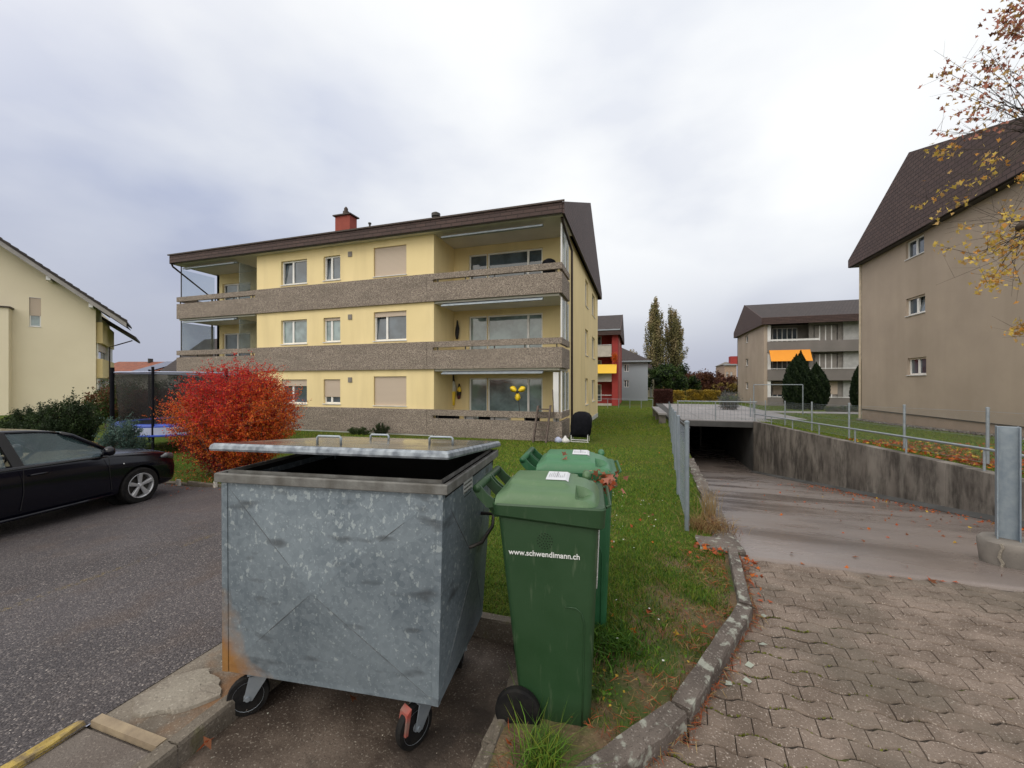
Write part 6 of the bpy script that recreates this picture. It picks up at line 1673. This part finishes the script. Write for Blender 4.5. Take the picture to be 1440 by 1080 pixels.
# thujas
def thuja(label, px0, px1, ptop, Y):
    c = atd((px0+px1)/2,575,Y); x,y = c.x,c.y; z = g(x,y)-.1; h = H+(540-ptop)/F*Y-z; r_ = (px1-px0)/2/F*Y
    t = thing('thuja_tree', label, 'tree', (x,y,z), group='dark columnar thujas')
    mb = MB(); mb.tube([(x,y,z-.1),(x,y,z+h*.85)], [.12,.02], 6); mb.build('trunk', MT['bark'], t)
    n_ = 11000; f = rng.uniform(0,1,n_); a = rng.uniform(0,2*np.pi,n_)
    prof = r_*np.clip(np.sin(np.pi*np.clip(f*.86+.16,0,1))**.85,0,1)*(1+.12*np.sin(3*a+f*5)+.07*np.sin(9*a+f*17))
    rad = prof*(1-.35*rng.random(n_)**2)
    P_ = np.stack([x+np.cos(a)*rad, y+np.sin(a)*rad, z+.1+f*(h-.1)+rng.normal(size=n_)*.04],1)
    D = np.stack([np.cos(a)*.3,np.sin(a)*.3,np.ones(n_)],1)
    leaf_obj('foliage', P_, rng.uniform(.12,.24,n_), [LM['thuja'],LM['thujal']], (np.sin(7*a+f*21)+rng.normal(size=n_)*.6 > .6).astype(int), t, dirs=D, aspect=.4)
thuja('dark thuja with two tops, left one of the trio before the far brown block', 1103, 1137, 500, 33)
thuja('tallest thuja in the middle, covering part of the orange awning', 1114, 1138, 494.5, 34)
thuja('broad rounded thuja, right neighbour of the tallest one', 1134, 1162, 511, 32.5)
thuja('dark thuja half hidden at the corner of the near brown block', 1199, 1226, 508, 34)
# hedges and background trees
def box_hedge(name, label, px0, px1, ptop, Y, mm, depth=1.2, n_=9000, size=.14, cat='hedge', z=None, rag=.06):
    a_ = atd(px0,560,Y); y = a_.y; x0 = a_.x; x1 = onY(px1,560,y)[0]; Y1 = -SY*x1+CY*y; zt = H+(540-ptop)/F*(Y+Y1)/2; z = -.75 if z is None else z
    t = thing(name, label, cat, (x0,y,z))
    P_ = np.stack([rng.uniform(x0,x1,n_), rng.uniform(0,1,n_)**2*depth+y, rng.uniform(z,zt,n_)],1); P_[:,2] += np.sin(P_[:,0]*3)*rag; P_ += rng.normal(size=P_.shape)*.05
    mb = MB(); mb.box(x0+.1,x1-.1,y+.35,y+depth-.3,z,zt-.15); mb.build('branch_core', MT['bark'], t)
    s = np.sin(P_[:,0]*2.3)*np.sin(P_[:,2]*4+P_[:,0])+rng.normal(size=n_)*.5
    leaf_obj('foliage', P_, rng.uniform(.6,1.3,n_)*size, [LM[k] for k in mm], np.where(s < .1,0,1), t, aspect=.7)
box_hedge('beech_hedge', 'clipped dark reddish brown hedge block behind the concrete bench', 920, 946, 548, 42, ('darkred','darkred'), 1.5, 16000, .09, z=-.7, rag=.01)
box_hedge('yellow_hedge', 'short yellow leaved hedge right behind the dark brown hedge block', 946, 963, 550, 52, ('hedge','hedgeb'), 1.2, 5000, .15)
box_hedge('yellow_hedge', 'long golden yellow hedge in the distance before the dark red trees', 966, 1014, 549, 54, ('hedge','hedgeb'), 1.2, 12000, .15)
def tree(name, label, px, Y, h, r_, mm, n_, size, z=-.7, trunkf=.3, flat=.8, cat='tree', group=None, thr=.0):
    c = atd(px,560,Y); x,y = c.x,c.y; t = thing(name, label, cat, (x,y,z), group=group); mb = MB(); rr = rnd
    mb.tube([(x,y,z-.2),(x+.1,y,z+h*.35),(x,y,z+h*.7)], [h*.025,h*.018,h*.006], 8); P_ = []; nb = 26
    for i in range(nb):
        f = rr.uniform(trunkf*.6,.75); a = rr.uniform(0,2*math.pi); b0 = Vector((x,y,z+h*f)); el_ = rr.uniform(.1,1.2)
        L = r_*rr.uniform(.5,1.0); e = b0+Vector((math.cos(a)*L*math.cos(el_*.7), math.sin(a)*L*math.cos(el_*.7), L*math.sin(el_)*flat)); e.z = min(e.z, z+h*.95)
        mb.tube([b0,b0.lerp(e,.5)+Vector((0,0,L*.08)),e], [h*.008,h*.005,h*.002], 4); cr_ = r_*rr.uniform(.18,.34)
        for q in range(n_//nb):
            d = Vector((rr.gauss(0,1),rr.gauss(0,1),rr.gauss(0,.75))); d = d.normalized()*cr_*rr.random()**.45; P_.append((e.x+d.x,e.y+d.y,e.z+d.z))
    mb.build('trunk', MT['bark'], t, recalc=False); P_ = np.array(P_)
    s = np.sin(P_[:,0]*1.7)*np.sin(P_[:,2]*2+P_[:,1])+rng.normal(size=len(P_))*.5
    leaf_obj('crown', P_, rng.uniform(.6,1.4,len(P_))*size, [LM[k] for k in mm], np.where(s < thr,0,1), t, aspect=.7); return t
for i,(px,Y,h,r_,mm,lb) in enumerate(((975,88,4.4,4.6,('darkred','brown'),'dark red leaved tree just right of the poplars'),(993,92,4.9,4.6,('darkred','brown'),'dark red leaved tree in the middle before the grey roof'),(1008,86,4.2,3.6,('brown','darkred'),'brownish tree at the right end of the dark red row'),
        (1020,80,2.6,2.4,('hedgeb','darkred'),'small brown bush before the distant terraced house'))):
    tree('autumn_tree', lb, px, Y, h, r_, mm, 5200, .34, flat=.5, group='dark red trees on the horizon')
for i,(px,Y,h,r_,lb) in enumerate(((928,70,5.0,2.8,'dark green tree growing at the foot of the left poplar'),(946,71,5.6,3.2,'dark green tree growing at the foot of the right poplar'),(961,73,3.6,2.6,'small green tree right of the poplars'))):
    tree('evergreen_tree', lb, px, Y, h, r_, ('thuja','green'), 5200, .3, flat=.8, group='dark green trees under the poplars')
c = atd(1026,590,31); twiggy('grey_shrub', 'pale grey leafless shrub at the left corner of the far brown block', 'bush', c.x, c.y, .9, .8, 1.8, 90, 16, 6, .045, [LM['greyb'],LM['junid']], pick_mix(3,1), base=.3, z=-.45)
c = atd(1190,572,30); twiggy('low_grey_shrub', 'low grey green ground shrub at the foot of the near brown block', 'bush', c.x, c.y, 1.6, .5, .45, 50, 10, 10, .06, [LM['greyb'],LM['green']], pick_mix(2,2), base=.8)
tree('roadside_tree', 'pale thin tree rising behind the red block roof', 887, 66, 9.3, 1.6, ('poplb','greyb'), 1500, .2, trunkf=.9)
# distant belt so the far edge never looks empty
P_ = []
for k in range(16000):
    a = rnd.uniform(-1.5,1.5); d = rnd.uniform(170,260); X, Y = math.sin(a)*d, math.cos(a)*d; x,y = c2w(X,Y)
    P_.append((x,y,-.7+abs(rnd.gauss(0,1.5))+2*math.sin(a*9)**2*rnd.random()))
leaf_obj('distant_treeline', np.array(P_), 1.6, [LM['yewl'],LM['darkred'],LM['hedgeb']], rng.integers(0,3,len(P_)), kind='stuff', aspect=.8)

# tree at the right edge, pollarded, last leaves
base = Vector((*c2w(10.6,6.9),0)); base.z = g(base.x,base.y)
t = thing('maple_tree', 'pollarded maple reaching in from the right edge with sparse pink and yellow autumn leaves', 'tree', base)
K1 = atd(1452,178,6.6); K2 = atd(1442,318,6.4); K3 = atd(1500,60,7.0); K4 = atd(1480,470,6.3)
mb = MB(); top = base+Vector((0,0,4.6))
mb.tube([base-Vector((0,0,.1)),base+Vector((.02,.03,1.5)),base+Vector((-.05,0,3)),top], [.24,.19,.16,.13], 12)
def knob(K, frm, r0):
    mb.tube([frm, frm.lerp(K,.5)+Vector((0,0,.12)), K.lerp(frm,.12), K], [r0,r0*.75,r0*.8,r0*.35], 9)
    rings = []
    for z,r_ in ((-.09,.03),(-.05,.09),(0,.12),(.05,.09),(.09,.03)):
        rings.append([K+Vector((math.cos(a)*r_*rnd.uniform(.7,1.2), math.sin(a)*r_*rnd.uniform(.7,1.2), z)) for a in [2*math.pi*k/10 for k in range(10)]])
    mb.loft(rings)
knob(K1, top, .11); knob(K2, base+Vector((-.04,0,3.2)), .085); knob(K3, top, .09); knob(K4, base+Vector((0,0,2.2)), .05)
LU, LL = [], []
def twig(K, px, py, dY, leaves, lst, spread, sag=.0, r0=.009):
    e = atd(px,py,6.5+dY); K = K+Vector((rnd.uniform(-.05,.30),rnd.uniform(-.25,.2),rnd.uniform(-.10,.10))); spread *= .8
    m_ = K.lerp(e,.5)+Vector((0,0,rnd.uniform(-.12,.10)))+Vector((rnd.gauss(0,.06),rnd.gauss(0,.06),sag+rnd.gauss(0,.04)))
    mb.tube([K,K.lerp(m_,.5)+Vector((0,0,sag*.4)),m_,m_.lerp(e,.6),e], [r0,r0*.75,r0*.55,r0*.38,r0*.2], 5)
    for j in range(5):                # side twigs
        f = rnd.uniform(.35,.95); c_ = m_.lerp(e,(f-.35)/.6) if f > .5 else K.lerp(m_,f*2)
        q = c_+Vector((rnd.gauss(0,.2),rnd.gauss(0,.2),rnd.gauss(.06,.16))); mb.tube([c_,q], [r0*.3,r0*.12], 4)
        if rnd.random() < .5 and leaves > 6: lst.append((q.x,q.y,q.z))
    for j in range(int(leaves*1.35)):
        f = 1-abs(rnd.gauss(0,.22)); c_ = m_.lerp(e,max(0,f)); lst.append((c_.x+rnd.gauss(0,spread),c_.y+rnd.gauss(0,spread),c_.z+rnd.gauss(-.03,spread)))
for (px,py,n_,s) in ((1322,95,26,.10),(1334,125,24,.10),(1350,155,34,.12),(1312,183,8,.05),(1366,165,14,.09),(1380,92,30,.11),(1392,70,26,.10),(1402,90,26,.12),(1372,118,18,.1),(1420,120,18,.12),(1362,190,6,.06),(1398,150,8,.08),(1432,100,12,.12),(1338,190,4,.05),(1385,180,8,.08),(1410,165,8,.1)):
    twig(K1, px, py, rnd.uniform(-.5,.5), n_, LU, s, .03)
for (px,py,n_,s) in ((1412,15,60,.15),(1420,40,60,.13),(1430,5,50,.16),(1438,60,14,.12),(1405,40,22,.09)): twig(K3, px, py, rnd.uniform(-.4,.4), n_, LU, s, -.1)
for (px,py,n_,s) in ((1310,212,24,.07),(1388,222,20,.08),(1290,290,14,.05),(1365,262,14,.07),(1324,262,7,.05),(1345,285,5,.06),(1308,300,5,.04),(1304,318,6,.04)): twig(K1, px, py, rnd.uniform(-.5,.3), n_, LL, s, -.12)
for (px,py,n_,s) in ((1318,345,14,.06),(1350,318,14,.08),(1395,330,40,.12),(1410,345,44,.13),(1430,350,40,.13),(1388,398,46,.11),(1400,385,30,.1),(1372,362,14,.08),(1425,300,16,.12),(1436,238,18,.1),(1400,295,10,.08),(1360,365,8,.08),(1436,400,8,.1)): twig(K2, px, py, rnd.uniform(-.5,.4), n_, LL, s, -.06)
for (px,py,n_,s) in ((1420,465,24,.07),(1432,455,24,.08),(1440,470,14,.08)): twig(K4, px, py, rnd.uniform(-.2,.3), n_, LL, s, .05)
for k in range(16): twig(K2 if k % 2 else K1, rnd.uniform(1310,1440), rnd.uniform(240,420) if k % 2 else rnd.uniform(60,300), rnd.uniform(-.4,.4), 0, LL, 0, 0, .006)
mb.build('trunk', MT['bark'], t, recalc=False, smooth=True)
down = lambda n_: np.tile([0,0,-1.0],(n_,1))+rng.normal(size=(n_,3))*.6
leaf_obj('upper_leaves', np.array(LU), rng.uniform(.05,.095,len(LU)), [LM['maple_p'],LM['maple_o'],LM['brown']], rng.choice(3,len(LU),p=[.55,.3,.15]), t, lobes=True, dirs=down(len(LU)))
leaf_obj('lower_leaves', np.array(LL), rng.uniform(.05,.095,len(LL)), [LM['maple_y'],LM['maple_yo'],LM['maple_o']], rng.choice(3,len(LL),p=[.5,.3,.2]), t, lobes=True, dirs=down(len(LL)))

# ================= grass =================
def sample(n_, x0,x1,y0,y1, ok):
    X = rng.uniform(x0,x1,n_); Y = rng.uniform(y0,y1,n_); k = np.array([ok(a,b) for a,b in zip(X,Y)]); return X[k], Y[k]
def dirt(x, y):                      # bare patches towards the kerb
    s = math.sin(x*5.1+y*2.3)*math.sin(y*4.3-x*2.1)+.5*math.sin(x*11+y*9)
    e = kx(min(y,4.4), KI)-x if y < 4.43 else .5
    k = .92-e*1.15-max(0,y-2.9)*.30+s*.36 if y < 4.43 else .25-(y-4.4)*.2+s*.3
    if y < 2.35: k = max(k, .78+s*.2-(.25 if .02 < x+.45 < .3 and y > 2.2 else 0))
    return k
def okl(x, y):
    if y < 4.43 and x > -.62:
        if x > kx(y, KI)-.005 or y < 1.35: return False
    elif y < 2.74: return False
    if y >= 4.43 and x > rampL(y)-.2: return False
    if x < -2.66 and y < 6.05: return False
    if y > YF-.1 and x < XR+.1 and y < YB: return False
    return True
def lawnpatch(n_, x0,x1,y0,y1, hmu, w_, name, ok=okl, far=False):
    X,Y_ = sample(n_, x0,x1,y0,y1, ok); keep = []; idx = []; hs = []
    for x,y in zip(X,Y_):
        d_ = dirt(x,y) if x > -.8 and y < 7 and x < 1.2 else -.2
        if rnd.random() < d_*1.15: 
            keep.append(False); idx.append(0); hs.append(0); continue
        cl_ = math.sin(x*1.3+2*math.sin(y*.7))*math.sin(y*1.1+x*.5)
        u = rnd.random()
        i = 0 if u < .48+.12*cl_ else (1 if u < .70 else 2)
        if y > 9: i = 2 if rnd.random() < .5 else i
        if rnd.random() < .05+max(0,d_)*.45: i = 3
        lush = 1.35 if (-.55 < x < -.0 and 2.35 < y < 3.3) else 1
        keep.append(True); idx.append(i); hs.append(hmu*rnd.uniform(.5,1.4)*lush*(.7 if d_ > .3 else 1))
    keep = np.array(keep); X = X[keep]; Y_ = Y_[keep]; idx = np.array(idx)[keep]; hs = np.array(hs)[keep]
    Z = np.array([g(a,b) for a,b in zip(X,Y_)])-.012
    blades(name, np.stack([X,Y_,Z],1), hs, w_, [LM['grass'],LM['grassd'],LM['grassy'],LM['straw']], idx, lean=.55)
lawnpatch(60000, -.65,1.0,1.5,4.6, .042,.0042, 'near_grass')
lawnpatch(70000, -2.7,1.1,2.7,8.0, .045,.006, 'middle_grass')
lawnpatch(60000, -7,2,6,20, .05,.014, 'far_grass')
lawnpatch(26000, -4,2.6,18,42, .06,.035, 'distant_grass')
lawnpatch(16000, -16,-2,6,14, .055,.02, 'side_grass')
okr = lambda x,y: x > RX+.26 and not (y > BY0 and x > BX-.25)
lawnpatch(60000, RX+.2,14,4.5,26, .05,.015, 'right_grass', okr)
lawnpatch(9000, 8.4,30,26,45, .06,.05, 'right_distant_grass', lambda x,y: not (x > BX-.2 and y < BY1+.2) and not (32.8 < y < 35.2))
# broad tuft by the first bin, dry tall tuft at the fence, dead grass along the kerb
def tuft(name, label, cat, x, y, n_, r_, h, w_, mats, p, lean=.6, z=None, kind=None):
    X = x+rng.normal(size=n_)*r_; Y_ = y+rng.normal(size=n_)*r_; Z = np.full(n_, g(x,y)-.01 if z is None else z)
    o = blades(name, np.stack([X,Y_,Z],1), rng.uniform(.5,1.15,n_)*h, w_, mats, rng.choice(len(mats),n_,p=p), kind=kind, lean=lean); 
    if label: tag(o, label, cat)
    return o
tuft('grass_tuft', 'lush green grass tuft growing between the bin wheel and the kerb', 'grass tuft', -.40,1.70, 260,.055,.16,.005, [LM['grass'],LM['grassd'],LM['grassy']], [.5,.3,.2], .75)
tuft('dry_grass_tuft', 'tall straw coloured dry grass tuft at the foot of the first fence post', 'grass tuft', .84,5.6, 90,.05,.52,.005, [LM['straw']], [1], .32)
tuft('dry_grass_clump', 'long dead brown grass hanging over the ramp edge behind the first post', 'grass tuft', .80,5.15, 650,.12,.17,.005, [LM['straw'],LM['brown'],LM['litterb']], [.6,.25,.15], .9)
tuft('broad_leaf_clump', 'dark green daisy leaf clump on the lawn beside the far bin', 'plant', -.22,2.65, 900,.13,.085,.010, [LM['grassd'],LM['grass']], [.7,.3], .7)
for k in range(5):
    a = (.30+.1*k, 2.05+.34*k)
pts = []; idx = []
for k in range(700):                 # rusty needles and dead stems gathered along the foot of the kerb
    f = rnd.random(); y = 1.75+2.6*f; x = kx(y,KO)+.015+abs(rnd.gauss(0,.03))*(1.4 if math.sin(f*24) > 0 else .4); pts.append((x,y,.012+abs(rnd.gauss(0,.012))))
for k in range(1500):
    y = rnd.uniform(1.6,4.4); x = kx(y,KI)-abs(rnd.gauss(0,.22)); 
    if x > -.6 and math.sin(x*7+y*4)+math.sin(y*9-x*3) > -.6: pts.append((x,y,g(x,y)+.008+rnd.random()*.02))
tag(leaf_obj('dead_plant_litter', np.array(pts), rng.uniform(.03,.09,len(pts)), [LM['litterb'],LM['litter'],LM['straw']], rng.choice(3,len(pts),p=[.45,.25,.3]), kind='stuff', aspect=.07, flat=.35), None, None)
# fallen leaves
pts = []; 
def leafzone(n_, f): 
    for _ in range(n_): pts.append(f())
leafzone(26, lambda: (.93+abs(rnd.gauss(0,.06)), rnd.uniform(4.0,4.45), .015))
leafzone(34, lambda: (.70+rnd.gauss(0,.10), 4.38+rnd.gauss(0,.10), .06))
leafzone(10, lambda: (rnd.uniform(1,2.6), 4.40+rnd.gauss(0,.05), .015))
leafzone(8, lambda: (kx(3.9,KO)+rnd.uniform(.02,.12), rnd.uniform(3.5,4.1), .015))
leafzone(22, lambda: (rnd.uniform(-.5,.8), rnd.uniform(2.6,5.2), .045))
leafzone(24, lambda: (rnd.uniform(-1,1), rnd.uniform(5,12), .0))
def onramp():
    y = rnd.uniform(4.6,16); x = RX-.1-abs(rnd.gauss(0,.30 if rnd.random() < .75 else 1.4)); return (max(rampL(y)+.1,x), y, rz(y)+.02)
leafzone(620, onramp)
leafzone(40, lambda: (lambda x,y: (x,y,rz(y)+.02))(rnd.uniform(2,5), rnd.uniform(4.6,9)))
leafzone(14, lambda: (rnd.uniform(1.5,3.5), 10+rnd.uniform(-1,1.5), rz(10.2)+.10))
P0 = np.array(pts); P0[:,2] = [max(z, (g(x,y)+.03 if (y > 4.6 and x < .9) or x > RX else (rz(y)+.015 if x > rampL(y) and y > 4.43 else z))) for x,y,z in P0]
leaf_obj('fallen_leaves', P0, rng.uniform(.03,.065,len(P0)), [LM['litter'],LM['litterb'],LM['leafor'],LM['leafy']], rng.choice(4,len(P0),p=[.45,.32,.2,.03]), kind='stuff', lobes=True, flat=.35)
pts = []
for _ in range(5200):
    y = rnd.uniform(4.6,15)**1.0; x = RX+.3+abs(rnd.gauss(0,1)) * (3.2 if y < 10 else 1.4)
    if y > 11 and rnd.random() < .6: continue
    pts.append((x,y,g(x,y)+.035))
P0 = np.array(pts); leaf_obj('leaf_carpet', P0, rng.uniform(.05,.1,len(P0)), [LM['litter'],LM['litterb'],LM['leafor'],LM['leafy']], rng.choice(4,len(P0),p=[.35,.3,.25,.1]), kind='stuff', lobes=True, flat=.4)
pts = []
for _ in range(900):
    x = rnd.uniform(-12,-4); y = 6.05+abs(rnd.gauss(0,.5)); pts.append((x,y,g(x,y)+.03))
for _ in range(500):
    x = bc.x+rnd.gauss(0,1.3); y = bc.y+rnd.gauss(-.4,.6); pts.append((x,max(5.1,y),(g(x,y) if y > 6 else lotz(x))+.03))
P0 = np.array(pts); leaf_obj('shrub_leaf_litter', P0, rng.uniform(.02,.05,len(P0)), [LM['litter'],LM['litterb'],LM['leafor']], rng.integers(0,3,len(P0)), kind='stuff', flat=.4)
# curled leaves lying alone
for (px,py,zz,s,lb) in ((289,1047,-.035,.085,'curled orange leaf lying on the bin pad by the left kerb'),(497,981,-.03,.06,'brown leaf under the middle of the metal container'),(716,1043,.05,.055,'orange crumpled leaf between the pad kerb and the grass tuft'),(912,860,.06,.05,'single orange leaf on the patchy lawn near the kerb')):
    Y = (H-zz)*F/(py-540); x,y = c2w((px-720)/F*Y, Y); pts = np.array([(x,y,zz),(x+.006,y+.004,zz+.006)])
    o = leaf_obj('autumn_leaf', pts, s, [LM['litterb' if py < 1000 and py > 900 else 'litter'],LM['litterb']], [0,1], lobes=py < 1000, flat=.3, aspect=.38); tag(o, lb, 'leaf')
# pale grey-green leaves and gravel specks
pts = [];
for (px,py) in ((1074,865),(1073,906),(1054,935),(1051,957),(1025,961)):
    Y = (H-.012)*F/(py-540); x,y = c2w((px-720)/F*Y, Y); pts.append((x,y,.012))
o = leaf_obj('pale_leaves', np.array(pts), .055, [leafmat('foliage_pale_grey', (.38,.42,.36), .1)], [0]*5, kind='stuff', aspect=.7, flat=.12)
pts = []
for _ in range(420):
    x = rnd.uniform(-2.05,-.7); y = rnd.uniform(1.1,2.65); pts.append((x,y,-.055))
for _ in range(900):
    x = rnd.uniform(-6,-2.7); y = rnd.uniform(.6,5.6); pts.append((x,y,lotz(x)+.004))
for _ in range(300):
    x = rnd.uniform(.0,4); y = rnd.uniform(1.4,4.4)
    if x > kx(y,KO)+.02: pts.append((x,y,.004))
P0 = np.array(pts); leaf_obj('gravel_specks', P0, rng.uniform(.003,.010,len(P0)), [MT['lightconc'],MT['kerb']], rng.integers(0,2,len(P0)), kind='stuff', aspect=.8)
# daisies
pts = []
for _ in range(46):
    x = -.22+rnd.gauss(0,.25) if rnd.random() < .4 else rnd.uniform(-.6,.7); y = rnd.uniform(2.5,6.5) 
    if okl(x,y) and x < .5: pts.append((x,y,g(x,y)+.06))
P0 = np.array(pts); leaf_obj('daisies', P0, .018, [LM['white']], [0]*len(P0), kind='stuff', aspect=1, flat=.3)
# clover and weeds near the bin
pts = []
for _ in range(160): pts.append((-.21+rnd.gauss(0,.07), 2.22+rnd.gauss(0,.06), .05+rnd.random()*.03))
for _ in range(200): pts.append((rnd.uniform(-.3,.35), rnd.uniform(2.3,3.3), .035+rnd.random()*.02))
P0 = np.array(pts); leaf_obj('low_weeds', P0, rng.uniform(.012,.028,len(P0)), [LM['green'],LM['grass'],LM['leafy']], rng.choice(3,len(P0),p=[.58,.38,.04]), kind='stuff', aspect=.8, flat=.5)
# moss in the paver joints next to the kerb
pts = []
for _ in range(2600):
    y = rnd.uniform(1.3,3.4); x = kx(y,KO)+abs(rnd.gauss(0,.33)); j = round((4.40-y)/PY); yy_ = 4.40-j*PY+wave(x)+rnd.gauss(0,.003)
    if math.sin(x*9+yy_*13)+math.sin(yy_*31-x*17) < .5: continue
    pts.append((x,yy_,-.004+rnd.random()*.006))
P0 = np.array(pts); leaf_obj('joint_moss', P0, rng.uniform(.006,.014,len(P0)), [leafmat('foliage_moss', (.13,.14,.02))], [0]*len(P0), kind='stuff', aspect=.9)
